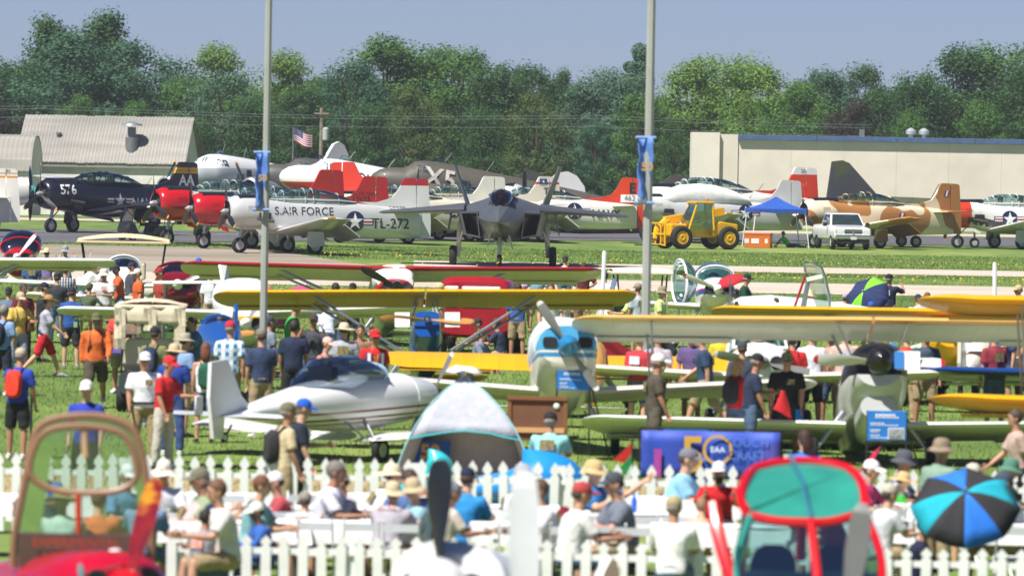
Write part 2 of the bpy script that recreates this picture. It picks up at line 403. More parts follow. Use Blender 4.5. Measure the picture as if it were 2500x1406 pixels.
ground_sheet('dry_verge', ramp_mat('dry_verge', [(.3, '#8a7a58'), (.6, '#a5936c'), (.8, '#7c7a45')], .5, 8, .95, (1, .5, 1), .4, True), 88, 97, (-60, -60), (60, 60), .006)
M_YEL = mat('#c9a15a', .8, var=.25, scale=1.5)
for (x0, x1, yy0, yy1, w) in ((-20.5, -3, 283, 262.5, .22), (-14.5, -11.5, 303, 299, .22)):
    n = 8; rows = [[], []]
    for k in range(n + 1):
        t = k / n; x = x0 + (x1 - x0) * t; y = yy0 + (yy1 - yy0) * t
        rows[0].append((x, y - w, gz(y - w) + .016)); rows[1].append((x, y + w, gz(y + w) + .016))
    o = MB().sheet(rows).build('pavement_marking', M_YEL, None, 0); o['kind'] = 'structure'
rows = [[(x, y, gz(y) + .045) for x in (-100, -8)] for y in (344, 345)]
o = MB().sheet(rows).build('runway_marking', mat('#cfcfcb', .8, var=.3, scale=.7), None, 0); o['kind'] = 'structure'

# grass blades and small yellow flowers, too many to count
def scatter(name, n, hmin, hmax, w, m, ysel, seed, label, head=False):
    r = random.Random(seed); v = []; f = []; k = 0
    while k < n:
        Y = ysel(r)
        if p0 - .3 < Y < p1 + .3 or q0 - .3 < Y < q1 + .3: continue
        hw = Y * .098; x = r.uniform(-hw, hw)
        if ap0 - .5 < Y < ap1 and x < XL(1080, ap0) + (XL(640, ap1) - XL(1080, ap0)) * (Y - ap0) / (ap1 - ap0): continue
        z = gz(Y); h = r.uniform(hmin, hmax); a = r.uniform(0, math.pi); dx, dy = math.cos(a) * w, math.sin(a) * w
        lx, ly = r.uniform(-.6, .6) * h, r.uniform(-.6, .6) * h; i = len(v)
        if head:
            v += [(x - w, Y, z + h), (x, Y - w, z + h), (x + w, Y, z + h + w * .5), (x, Y + w, z + h + w * .8)]; f.append((i, i + 1, i + 2, i + 3))
        else:
            v += [(x - dx, Y - dy, z - .01), (x + dx, Y + dy, z - .01), (x + lx, Y + ly, z + h)]; f.append((i, i + 1, i + 2))
        k += 1
    me = bpy.data.meshes.new(name); me.from_pydata(v, [], f); me.materials.append(m)
    o = link(name, me); tag(o, label, name.split('_')[-1], None, 'stuff'); return o
M_BLADE = ramp_mat('grass_blade', [(.3, '#3c541d'), (.5, '#607a31'), (.7, '#88984e')], 1.1, 8, .8, (1, 1, 1), 0, True, .12)
scatter('grass', 145000, .03, .10, .012, M_BLADE, lambda r: 84 + (262 - 84) * r.random() ** .8, 3, 'mown grass covering the field between the aircraft')
scatter('far_grass', 46000, .03, .08, .03, M_BLADE, lambda r: r.uniform(255, 312), 4, 'rough grass bank between the taxiway and the dark runway')
M_FLOWER = mat('#c9a516', .8, var=.1)
BANDS = [(q1 + .4, q1 + 5, 600), (p0 - 4, p0 - .4, 120), (p1 + .4, p1 + 7, 330), (q0 - 4, q0 - .3, 100)]
def flower_y(r):
    t = r.uniform(0, sum(b[2] for b in BANDS))
    for a, b, n in BANDS:
        if t < n: return a + (b - a) * r.random() ** 1.6
        t -= n
    return BANDS[0][0]
scatter('flowers', 300, .12, .3, .045, M_FLOWER, flower_y, 5, 'small yellow wildflowers along the edges of the paved strips', True)

# ------------------------------------------------------------------ sheds behind the flight line
def xy(px, Y): return base(px, Y)
M_ROOF = ramp_mat('weathered_roof', [(.25, '#6f6c67'), (.45, '#86837d'), (.65, '#97948d'), (.8, '#a5a29b')], .35, 10, .8, (.3, 3, .6), .2)
M_WALLW = mat('#d9d6cf', .8, var=.12, scale=.8); M_WALLT = mat('#d6cdc1', .85, var=.08, scale=.5, bump=.1)
def barn():
    Y = 440; P = xy(265, Y); k = FPX / Y
    t = thing('corrugated_barn', 'long barn with weathered corrugated roof and white walls behind the dark blue aircraft', 'barn', P, R(-6))
    L, W, he, hr = 11.6, 7.0, 3.7, 6.9
    MB().box((0, 0, he / 2), (L, W, he)).build('wall', M_WALLW, t, 0)
    MB().prism([(-L / 2, -W / 2, he), (-L / 2, W / 2, he), (-L / 2, .2, hr - .15), (-L / 2, -.2, hr - .15)], (.25, 0, 0)).build('gable', M_WALLW, t, 0)
    MB().prism([(L / 2, -W / 2, he), (L / 2, W / 2, he), (L / 2, 0, hr - .12)], (-.25, 0, 0)).build('gable', M_WALLW, t, 0)
    n = 17; w = (L + .4) / n; r = random.Random(5)
    for s in (-1, 1):
        for i in range(n):
            x0 = -L / 2 - .2 + i * w; d = r.uniform(0, .05); mb = MB(); rows = []
            for q, (yy, zz) in enumerate(((-W / 2 - .35, he - .1), (-W / 2 * .62, he + (hr - he) * .45), (-W / 2 * .22, he + (hr - he) * .84), (0, hr))):
                rows.append([(x0 + w * a / 6, yy if s < 0 else -yy, zz + d + (.05 if a % 2 else 0) + (.05 if a in (0,) else 0)) for a in range(7)])
            mb.sheet(rows); solid(mb.build('roof_panel', M_ROOF, t, 0), .03)
    v = MB(); v.lathe([(0, .45), (1.2, .45)], 10, 'z', (2.0, -2.6, 4.3)); v.lathe([(1.25, .3), (1.9, .3)], 10, 'z', (2.0, -2.6, 4.3))
    v.build('roof_ventilator', GREYSTEEL, t)
    c = MB(); c.lathe([(2.0, .75), (2.12, .7), (2.3, .1)], 12, 'z', (2.0, -2.6, 4.3)); c.build('ventilator_cap', mat('#9aa4ab', .4, .5), t)
    p = MB(); p.tube([(-3.3, -1.9, 4.6), (-3.3, -1.9, 5.6)], .12); p.tube([(-3.3, -1.9, 5.6), (-3.3, -1.9, 5.75)], .2); p.build('flue_pipe', GREYSTEEL, t)
    MB().box((0, -W / 2 - .2, he - .28), (L + .4, .12, .14)).build('gutter', mat('#8d8a84', .5), t)
    for x in (-3.5, .8, 4.2): MB().box((x, -W / 2 - .02, 1.5), (1.1, .1, 1.2)).build('window', mat('#7f868a', .3), t, 0)
barn()
t = thing('arched_shed', 'low shed with rounded corrugated roof at the end of the barn', 'shed', xy(-40, 432), R(-4))
MB().box((0, 0, 1.5), (7.2, 5, 3)).build('wall', M_WALLW, t, 0)
for i in range(11):
    x0 = -3.7 + i * .67; rows = [[(x0 + .67 * a / 4, -2.7 * math.cos(q), 3 + 2.5 * math.sin(q) + (.04 if a % 2 else 0)) for a in range(5)] for q in (math.pi * k / 10 for k in range(11))]
    solid(MB().sheet(rows).build('roof_panel', M_ROOF, t, 0), .03)
for s in (-3.55, 3.55): MB().prism([(s, -2.6 * math.cos(math.pi * k / 10), 3 + 2.4 * math.sin(math.pi * k / 10)) for k in range(11)], (.1, 0, 0)).build('gable', M_WALLW, t, 0)
P = xy(1685, 430); t = thing('tan_hangar', 'long plain tan hangar with blue roof trim', 'hangar', P, 0)
MB().box((1.0, 3.2, 3.2), (1.9, 5, 6.6)).build('corner_tower', mat('#d9d2c6', .85, var=.06, scale=.5), t, 0)
MB().box((2.55, 3.5, 3.15), (1.35, 5, 6.5)).build('corner_bay', mat('#d2cabd', .85, var=.06, scale=.5), t, 0)
MB().box((19, 6.2, 3.0), (32.5, 10, 6.1)).build('wall', M_WALLT, t, 0)
for i in range(9):
    bevel(MB().box((3.3 + 3.62 * i + 1.8, 1.13, 3.0), (3.612, .14, 6.06)).build('wall_panel', M_WALLT, t, 0), .006, 1)
for i in range(6): bevel(MB().box((3.2 + 5.45 * i + 2.72, 1.0, 6.2), (5.43, .5, .36)).build('roof_trim', mat('#465f86', .5, var=.15), t, 0), .02, 1)
MB().box((19.5, 6.5, 6.28), (33, 10.5, .2)).build('roof', mat('#7d8288', .6), t, 0)
for x in (15.2, 16.1):
    v = MB(); v.lathe([(6.3, .16), (6.6, .16), (6.62, .34), (6.85, .36), (7.05, .1)], 10, 'z', (x, 2.5, 0)); v.build('roof_ventilator', mat('#c8ccd0', .4, .5), t)
v = MB(); v.box((11.8, 2.2, 6.6), (.35, .35, .6)); v.build('roof_vent_pipe', GREYSTEEL, t)

# ------------------------------------------------------------------ trees
def tree_proto(seed, H, W, kind='round', leaf=.25, n=17000, low=.03):
    r = random.Random(seed); tr = MB(); lf = MB()
    th = H * .55; tip = Vector((r.uniform(-.4, .4), r.uniform(-.4, .4), th))
    tr.tube([(0, 0, -.2), (0, 0, .4), (tip.x * .4, tip.y * .4, th * .5), tip, tip + Vector((0, 0, H * .3))], [H * .028, H * .02, H * .015, H * .009, .03], 7)
    cl = []; nc = 104 if kind != 'poplar' else 36
    for i in range(nc):
        for _ in range(40):
            z = r.uniform(low, 1.0)
            if kind == 'round': rad = math.sin(math.pi * min(1, (z - low) / (1 - low) * .86 + .12)) ** .6
            elif kind == 'cone': rad = max(.12, (1.05 - z) * 1.25)
            elif kind == 'poplar': rad = .8 * math.sin(math.pi * min(1, (z - low) / (1 - low) * .8 + .15)) ** .5
            else: rad = (math.sin(math.pi * min(1, (z - low) / (1 - low) * .8 + .15)) ** .5) * (.75 + .35 * math.sin(z * 9 + seed))
            a = r.uniform(0, 2 * math.pi); q = math.sqrt(r.random())
            if q > .35 or r.random() < .4: break
        c = Vector((W / 2 * rad * q * math.cos(a), W / 2 * rad * q * math.sin(a), z * H))
        s = (W * .105 + .25) * r.uniform(.65, 1.35)
        cl.append((c, s))
        if i % 4 == 0: tr.tube([(tip.x * .5 * c.z / H, tip.y * .5 * c.z / H, max(.8, c.z * .55)), (c + Vector((0, 0, c.z * .55))) * .5, c], [H * .009, H * .006, .02], 5)
    per = n // nc
    for c, s in cl:
        out_ = Vector((c.x, c.y, (c.z - H * .35) * .8 + .6)).normalized()
        for k in range(per):
            d = Vector((r.gauss(0, 1), r.gauss(0, 1), r.gauss(0, 1))).normalized() * s * (r.random() ** .45)
            d.z *= .62; d += out_ * (d.dot(out_) * .55); p = c + d; nn = (d.normalized() + Vector((r.gauss(0, .33), r.gauss(0, .33), r.gauss(.35, .33)))).normalized()
            a = nn.orthogonal().normalized(); a.rotate(Matrix.Rotation(r.uniform(0, 6.28), 3, nn)); b = nn.cross(a); L = leaf * r.uniform(.55, 1.25); w = L * r.uniform(.5, .8)
            i = len(lf.v); lf.v += [tuple(p - a * L * .5), tuple(p + b * w * .5 - nn * L * .1), tuple(p + a * L * .6), tuple(p - b * w * .5 - nn * L * .1)]; lf.f.append((i, i + 1, i + 2, i + 3)); lf.m.append(0)
    me = bpy.data.meshes.new('crown'); me.from_pydata(lf.v, [], lf.f); me.materials.append(None)
    mt = tr.mesh('trunk', mat('#4a4037', .9, var=.2)); return me, mt
def leaf_mat(a, b, c):
    m = ramp_mat('leaves_' + a + b, [(.32, a), (.52, b), (.7, c)], .42, 5, .6, (1, 1, 1), 0, False, 2.2)
    bs = m.node_tree.nodes['Principled BSDF']
    if not m.get('done'):
        m['done'] = 1; nt = m.node_tree; out = nt.nodes['Material Output']; tl = node(nt, 'ShaderNodeBsdfTranslucent'); mx = node(nt, 'ShaderNodeMixShader'); mx.inputs[0].default_value = .36
        cr = [n for n in nt.nodes if n.type == 'VALTORGB'][0]; nt.links.new(cr.outputs[0], tl.inputs[0]); nt.links.new(bs.outputs[0], mx.inputs[1]); nt.links.new(tl.outputs[0], mx.inputs[2]); nt.links.new(mx.outputs[0], out.inputs[0])
        bs.inputs['Specular IOR Level'].default_value = .25
    return m
LV = {'dark': leaf_mat('#2c4b2a', '#3f6334', '#557a41'), 'mid': leaf_mat('#395c2a', '#4f7635', '#6d9046'), 'light': leaf_mat('#4d6e30', '#6b8c3d', '#89a54f'),
      'blue': leaf_mat('#32543f', '#446a4e', '#5e8464'), 'olive': leaf_mat('#3f542c', '#576a35', '#738244'), 'plum': leaf_mat('#302928', '#3f3732', '#4e463f'), 'grey': leaf_mat('#3c5944', '#55765b', '#759578')}
PR = {}
for k, a in {'A': (1, 14, 10, 'round'), 'B': (2, 14, 9, 'lump'), 'C': (3, 14, 8.5, 'cone'), 'D': (4, 14, 11, 'lump'), 'E': (5, 14, 8, 'round'), 'P': (6, 14, 4.2, 'poplar')}.items(): PR[k] = tree_proto(*a)
TREES = []
def tree(proto, px, ytop, Y, w, col, label, group='trees along the field edge'):
    b = base(px, Y); top = at(px, ytop, Y).z; h = top - b.z; s = h / 14.6
    t = thing('leafy_tree', label, 'tree', b, (px * .37) % 6.28, group)
    me, mt = PR[proto]; o = link('crown', me, t); o.material_slots[0].link = 'OBJECT'; o.material_slots[0].material = LV[col]; link('trunk', mt, t)
    t.scale = (s * w * 1.3, s * w * 1.3, s)
for a in (
 ('A', -60, 190, 470, 1., 'plum', 'dark reddish tree at the edge of the view beside the barn'),
 ('C', 245, 22, 505, 1.0, 'dark', 'tallest dark green tree rising above the barn roof'),
 ('C', 120, 36, 512, .95, 'dark', 'tall dark green tree just beside the tallest one above the barn'),
 ('B', 175, 80, 498, 1.15, 'blue', 'broad bluish green tree behind the barn ridge'),
 ('A', 335, 105, 500, 1.1, 'blue', 'bluish green tree with drooping side behind the barn end'),
 ('D', 30, 150, 500, .9, 'dark', 'dark rounded tree behind the arched shed'),
 ('A', 190, 235, 470, .7, 'mid', 'small mid green tree crown showing just above the barn ridge'),
 ('E', 330, 240, 465, .65, 'mid', 'low bright tree crown touching the barn ridge'),
 ('B', 520, 108, 520, .9, 'light', 'yellow green tree behind the barn end'),
 ('D', 455, 190, 490, .8, 'mid', 'mid green tree between the barn and the first lamp pole'),
 ('A', 545, 180, 480, 1.0, 'grey', 'grey green willow like tree beside the first lamp pole'),
 ('B', 690, 125, 515, .85, 'light', 'yellow green tree showing past the first lamp pole'),
 ('D', 620, 240, 465, .9, 'dark', 'dark low tree behind the first lamp pole banner'),
 ('E', 735, 205, 485, .9, 'dark', 'dark tree behind the flying flag'),
 ('B', 930, 88, 500, 1.05, 'mid', 'tall spreading tree with jagged top above the white airliner'),
 ('A', 850, 150, 490, .9, 'blue', 'bluish tree leaning over the utility pole'),
 ('D', 1035, 112, 505, 1.05, 'mid', 'wide mid green tree above the olive transport nose'),
 ('B', 1140, 122, 500, .95, 'mid', 'lacy mid green tree above the jet fighter'),
 ('A', 1000, 215, 470, .8, 'olive', 'yellowish low tree behind the olive transport'),
 ('D', 1215, 160, 495, .95, 'dark', 'dark green tree above the jet fighter fins'),
 ('E', 1290, 148, 530, .75, 'dark', 'far dark tree crown behind the fighter trees'),
 ('C', 1365, 165, 535, .6, 'dark', 'small far conical tree in the gap in the woods'),
 ('A', 1300, 230, 470, .8, 'olive', 'yellow tinged tree behind the fighter canopy'),
 ('B', 1420, 195, 480, .95, 'grey', 'pale green tree behind the white navy trainer'),
 ('D', 1500, 170, 490, .9, 'grey', 'wide pale green tree next to the second lamp pole'),
 ('P', 1545, 108, 545, .85, 'blue', 'narrow dark poplar standing beside the second lamp pole'),
 ('E', 1560, 220, 465, .8, 'mid', 'mid green tree behind the second lamp pole banner'),
 ('B', 1680, 150, 500, .95, 'light', 'bright green tree above the hangar corner'),
 ('D', 1770, 138, 505, 1.05, 'light', 'broad bright green tree above the blue roof trim'),
 ('A', 1880, 165, 495, 1.0, 'light', 'bright leafy tree with dipping top above the hangar wall'),
 ('B', 1945, 200, 480, .8, 'mid', 'green tree with thin branches above the hangar roof'),
 ('E', 2005, 160, 540, .8, 'blue', 'hazy far tree seen between bright and dark trees'),
 ('A', 2090, 160, 545, .85, 'dark', 'far dark tree crown with rounded top over the hangar'),
 ('D', 2140, 215, 520, .8, 'dark', 'mid distance tree behind the dark round bush'),
 ('A', 2075, 250, 470, .75, 'plum', 'dark round bush like tree just above the hangar roof'),
 ('D', 2250, 180, 500, .85, 'dark', 'dark green tree at the foot of the tall hangar trees'),
 ('B', 2335, 112, 505, .95, 'dark', 'tall dark tree with flat top above the hangar ventilators'),
 ('D', 2440, 112, 508, 1.0, 'mid', 'tall leafy tree at the end of the row of hangar trees'),
 ('A', 2530, 140, 500, 1.0, 'dark', 'dark tree cut by the edge of the view above the hangar'),
 ('E', 2390, 240, 475, .75, 'mid', 'low tree above the hangar trim near the roof ventilators'),
 ('E', 2220, 262, 470, .6, 'mid', 'small leafy tree peeping over the hangar roof'),
 ('A', 1640, 300, 462, .55, 'dark', 'dark shrubby tree at the hangar corner'),
 ('D', 1180, 265, 462, .75, 'dark', 'dark undergrowth tree behind the jet fighter'),
 ('E', 1450, 290, 460, .65, 'blue', 'dark low tree behind the covered trainer canopy'),
 ('D', 900, 255, 462, .8, 'dark', 'dark low tree behind the white round tail fin'),
 ('E', 490, 285, 458, .6, 'dark', 'dark low tree beside the barn end'),
): tree(*a)
# the far wood behind them, one mass
wm = MB(); r_ = random.Random(77); lv = []; lfc = []
for k in range(34000):
    x = r_.uniform(-62, 62); hz = 10.2 + 2.2 * noise.noise((x * .09, 3, 0)) + 1.2 * noise.noise((x * .3, 9, 0))
    z = .6 + hz * r_.random() ** .8; y = 560 + r_.uniform(-4, 4) + 3 * noise.noise((x * .2, z * .3, 0)); L = r_.uniform(.35, .8)
    a = Vector((r_.gauss(0, 1), r_.gauss(0, .5), r_.gauss(0, 1))).normalized(); b = a.orthogonal().normalized(); p = Vector((x, y, z)); i = len(lv)
    lv += [tuple(p - a * L), tuple(p + b * L * .6), tuple(p + a * L), tuple(p - b * L * .6)]; lfc.append((i, i + 1, i + 2, i + 3))
me = bpy.data.meshes.new('far_woods'); me.from_pydata(lv, [], lfc); me.materials.append(LV['dark']); tag(link('far_woods', me), 'distant woods filling the gaps behind the row of trees', 'woods', None, 'stuff')

# ------------------------------------------------------------------ poles, wires, flag
M_POLE = mat('#a7aba4', .55, .2, 0, .1, 1.2); M_BAN = mat('#2f62b8', .7, var=.12, scale=3)
def lamp_pole(px, yb, lean, label, r0):
    b = gnd(px, yb); t = thing('lamp_pole', label, 'pole', b, R(20), 'grey lamp poles')
    MB().tube([(0, 0, 0), (0, 0, 14)], [r0, r0 * .78], 8).build('pole_shaft', M_POLE, t, 30)
    MB().lathe([(0, r0 * 2.1), (.05, r0 * 2.1), (.06, r0 * 1.3), (.3, r0 * 1.2)], 10, 'z').build('pole_base', M_POLE, t)
    for z in (.45, .72, 1.35): MB().lathe([(z, r0 * 1.08), (z + .02, r0 * 1.08)], 8, 'z').build('steel_band', mat('#5c6064', .5), t)
    return t, b
POLE1, b1 = lamp_pole(640, 985, 0, 'pale grey lamp pole with tattered blue banner beside the silver trainer', .078)
POLE2, b2 = lamp_pole(1572, 1045, 0, 'pale grey lamp pole with blue banner beside the yellow telehandler', .092)
def pole_banner(b, ytop, ybot, px0, px1, label, low):
    k = FPX / b.y; p = at(px0, ytop, b.y); h = (ybot - ytop) / k; w = (px1 - px0) / k * .8
    t = thing('pole_banner', label, 'banner', (p.x, b.y - .02, p.z - h), R(8), 'banners on the lamp poles')
    rows = [[(w * a / 6 + (.04 if 2 < q < 8 else 0) * math.sin(q) * w * 3, -.12 - .10 * math.sin(a * .8 + q * .35), h * q / 10) for a in range(7)] for q in range(11)]
    solid(MB().sheet(rows).build('cloth', split_mat('ban' + str(px0), low, '#5b82c6', 2, h * .34, .7, 0, .5, 2.2), t, 60), .006)
    for z in (0, h): MB().tube([(-.05, -.12, z), (w + .06, -.12, z)], .028).build('banner_arm', mat('#7d9bd0', .6), t)
    mb = MB(); m2 = text2d('50', .03); mb.add([(w * .5 + x * w * .8, -.36 + .0 * y, h * .55 + y * w * .8) for x, y in m2[0]], m2[1]); mb.build('lettering', mat('#c7a05a', .7), t, 0)
pole_banner(b1, 372, 512, 624, 658, 'narrow tattered blue banner on the lamp pole by the silver trainer', '#b9b4bd')
pole_banner(b2, 336, 495, 1556, 1600, 'narrow blue and white banner on the lamp pole by the telehandler', '#cfd3e2')
b = base(781, 455); t = thing('utility_pole', 'wooden utility pole with transformer in front of the woods', 'pole', b)
MB().tube([(0, 0, 0), (0, 0, 7.9)], [.16, .13], 8).build('pole_shaft', mat('#8a7b6c', .9, var=.2), t)
MB().lathe([(5.6, .22), (6.4, .24), (6.5, .1)], 10, 'z', (.32, -.1, 0)).build('transformer', mat('#a9afb2', .5), t)
MB().box((0, -.2, 7.5), (1.1, .1, .12)).build('cross_arm', mat('#8a7b6c', .9), t)
for s, z in ((0, 7.7), (.4, 7.5), (-.4, 6.9)):
    w = thing('power_line', 'thin power line crossing in front of the woods, %s of the three' % ('highest' if s == 0 else 'middle' if s > 0 else 'lowest'), 'cable', (0, 0, 0))
    pts = [(b.x + x, 454.8, b.z + z - .35 * math.sin(math.pi * ((x + 60) % 40) / 40)) for x in range(-40, 41, 4)]
    MB().tube(pts, .012, 5).build('cable', mat('#8b9196', .5, .5), w)
f = base(712, 400); t = thing('flag_on_pole', 'striped flag with blue starred corner flying above the white airliner', 'flag', f)
MB().tube([(0, 0, 0), (0, 0, 6.2)], .03, 6).build('flagpole', ALU, t)
W_, H_ = 1.25, .86; MF = [mat('#a8323e', .8), mat('#d5d5d8', .8), mat('#3a4370', .8), mat('#e2e2e8', .8)]
fl = MB(); n = 14
def fp(u, v): return (.03 + W_ * u * .96, .12 * math.sin(u * 7), 6.15 - H_ * (1 - v) - .42 * u + .06 * math.sin(u * 6 + 1))
for k in range(13):
    for i in range(n):
        u0, u1, v0, v1 = i / n, (i + 1) / n, k / 13, (k + 1) / 13
        fl.add([fp(u0, v0), fp(u1, v0), fp(u1, v1), fp(u0, v1)], [(0, 1, 2, 3)], 2 if u0 < .43 and k >= 6 else (0 if k % 2 == 0 else 1))
for a in range(6):
    for c in range(5):
        p = Vector(fp(.04 + a * .068, .5 + c * .1)); p.y -= .014
        fl.add([p + Vector((.022 * x, 0, .022 * y)) for x, y in STAR], [tuple(range(10))], 3)
fl.build('flag_cloth', MF, t, 60)
# ------------------------------------------------------------------ shared aircraft pieces
def wheel(t, c, r, w=.2, hub=None, name='wheel'):
    tw = MB(); k = w / 2
    tw.lathe([(-k * .8, r * .55), (-k, r * .72), (-k * .9, r * .9), (-k * .45, r), (k * .45, r), (k * .9, r * .9), (k, r * .72), (k * .8, r * .55)], 20, 'y', caps=(False, False))
    o = tw.build(name, RUBBER, t, 50, c)
    h = MB(); h.lathe([(-k * .75, r * .02), (-k * .95, r * .2), (-k * .7, r * .38), (-k * .82, r * .57), (k * .82, r * .57), (k * .7, r * .38), (k * .95, r * .2), (k * .75, r * .02)], 14, 'y')
    h.build('rim', hub or mat('#c4c6c4', .4, .3), o); return o
def propeller(t, c, L, w, n, ang, mats, hubr=.12, spin=.2, spm=None, tip=True, pitch=0., twist=1.):
    p = MB(); p.lathe([(-.12, hubr), (.1, hubr), (spin * .6, hubr * .75), (spin, .01)], 16, 'x')
    o = p.build('propeller_spinner', spm or mats[0], t, 50, c, (0, pitch, 0))
    for k in range(n):
        b = prop_blade(L, w, 0, 1 if tip else None, ang=ang + 2 * math.pi * k / n, hub=hubr * .7, twist=twist); b.build('blade', mats, o)
    return o
PB = [paint('#151517', .4), paint('#c98a1e', .5)]
def ribbon(t, name, pts, r, m, n=6): return MB().tube(pts, r, n).build(name, m, t)

# ------------------------------------------------------------------ radial engined trainer (low wing, tandem canopy)
T28 = {}
def t28_meshes():
    S = [(-.9, 1.10, 2.6, .76), (-1.3, .96, 2.54, .75), (-2.4, .84, 2.5, .73), (-3.6, .78, 2.5, .70), (-4.6, .75, 2.46, .64), (-5.6, .73, 2.36, .54), (-6.8, .73, 2.24, .40), (-7.8, .76, 2.16, .27), (-8.5, .78, 2.1, .15), (-8.72, .8, 2.08, .10)]
    m = MB(); m.loft(fus(S, 28, 2.4), True, True); T28['fuselage'] = m
    m = MB(); m.lathe([(.62, .50), (.60, .58), (.50, .66), (.3, .73), (0, .775), (-.5, .79), (-.98, .77)], 28, 'x', (0, 0, 1.89), caps=(False, True)); T28['cowling'] = m
    m = MB(); m.lathe([(.38, .1), (.36, .58), (.3, .62)], 24, 'x', (0, 0, 1.89)); m.lathe([(.62, .1), (.55, .22), (.36, .27)], 14, 'x', (0, 0, 1.89))
    for k in range(9):
        a = 2 * math.pi * k / 9; m.tube([(.42, .2 * math.cos(a), 1.89 + .2 * math.sin(a)), (.42, .52 * math.cos(a), 1.89 + .52 * math.sin(a))], .085, 7)
    T28['engine'] = m
    for s in (-1, 1):
        T28['wing', s] = half_wing(s, (.55, -1.55, 1.02, 2.75), (5.75, -1.95, 1.66, 1.5), .35, 1., camber=.01)
        T28['stab', s] = half_wing(s, (.1, -7.25, 1.98, 1.35), (2.55, -7.65, 2.05, .85), .25, .6, camber=0.)
    C = [(-1.28, 2.44, 2.5, .40), (-1.55, 2.38, 2.69, .47), (-1.95, 2.36, 2.88, .50), (-2.4, 2.36, 2.98, .52), (-3.2, 2.36, 3.0, .52), (-4.0, 2.36, 2.92, .50), (-4.8, 2.33, 2.72, .42), (-5.45, 2.3, 2.45, .25), (-5.6, 2.3, 2.38, .12)]
    m = MB(); m.loft(fus(C, 22, 2.1), True, True); T28['canopy'] = m
    fr = MB()
    for x, h, w in ((-1.62, 2.74, .48), (-1.95, 2.89, .505), (-2.95, 3.005, .53), (-3.35, 3.0, .525), (-4.6, 2.79, .45)):
        pts = [(x, w * math.copysign(abs(math.cos(a)) ** .95, math.cos(a)), 2.37 + (h - 2.37) * math.sin(a) ** .95) for a in (math.pi * k / 12 for k in range(13))]
        fr.tube(pts, .028, 6)
    for s in (-1, 1): fr.tube([(-1.3, s * .42, 2.5), (-2.2, s * .53, 2.5), (-3.4, s * .535, 2.5), (-4.7, s * .47, 2.47), (-5.5, s * .25, 2.4)], .03, 6)
    T28['frame'] = fr
    f = MB(); P = [(-5.7, 2.42), (-6.6, 2.42), (-7.3, 2.62), (-7.62, 3.0), (-7.86, 3.48), (-7.95, 3.55), (-8.45, 3.55), (-8.5, 2.0), (-7.0, 2.1)]
    r0 = [(x, -.055 if z > 2.5 else -.07, z) for x, z in P]; f.prism(r0, (0, .12, 0)); T28['fin'] = f
    f = MB(); f.prism([(-8.52, -.045, 3.54), (-8.95, -.045, 3.52), (-9.06, -.045, 3.44), (-9.22, -.045, 1.6), (-9.22, -.045, .86), (-9.1, -.045, .8), (-8.74, -.045, .8), (-8.74, -.045, 2.05), (-8.52, -.045, 2.05)], (0, .09, 0)); T28['rudder'] = f
t28_meshes()
T28M = {}
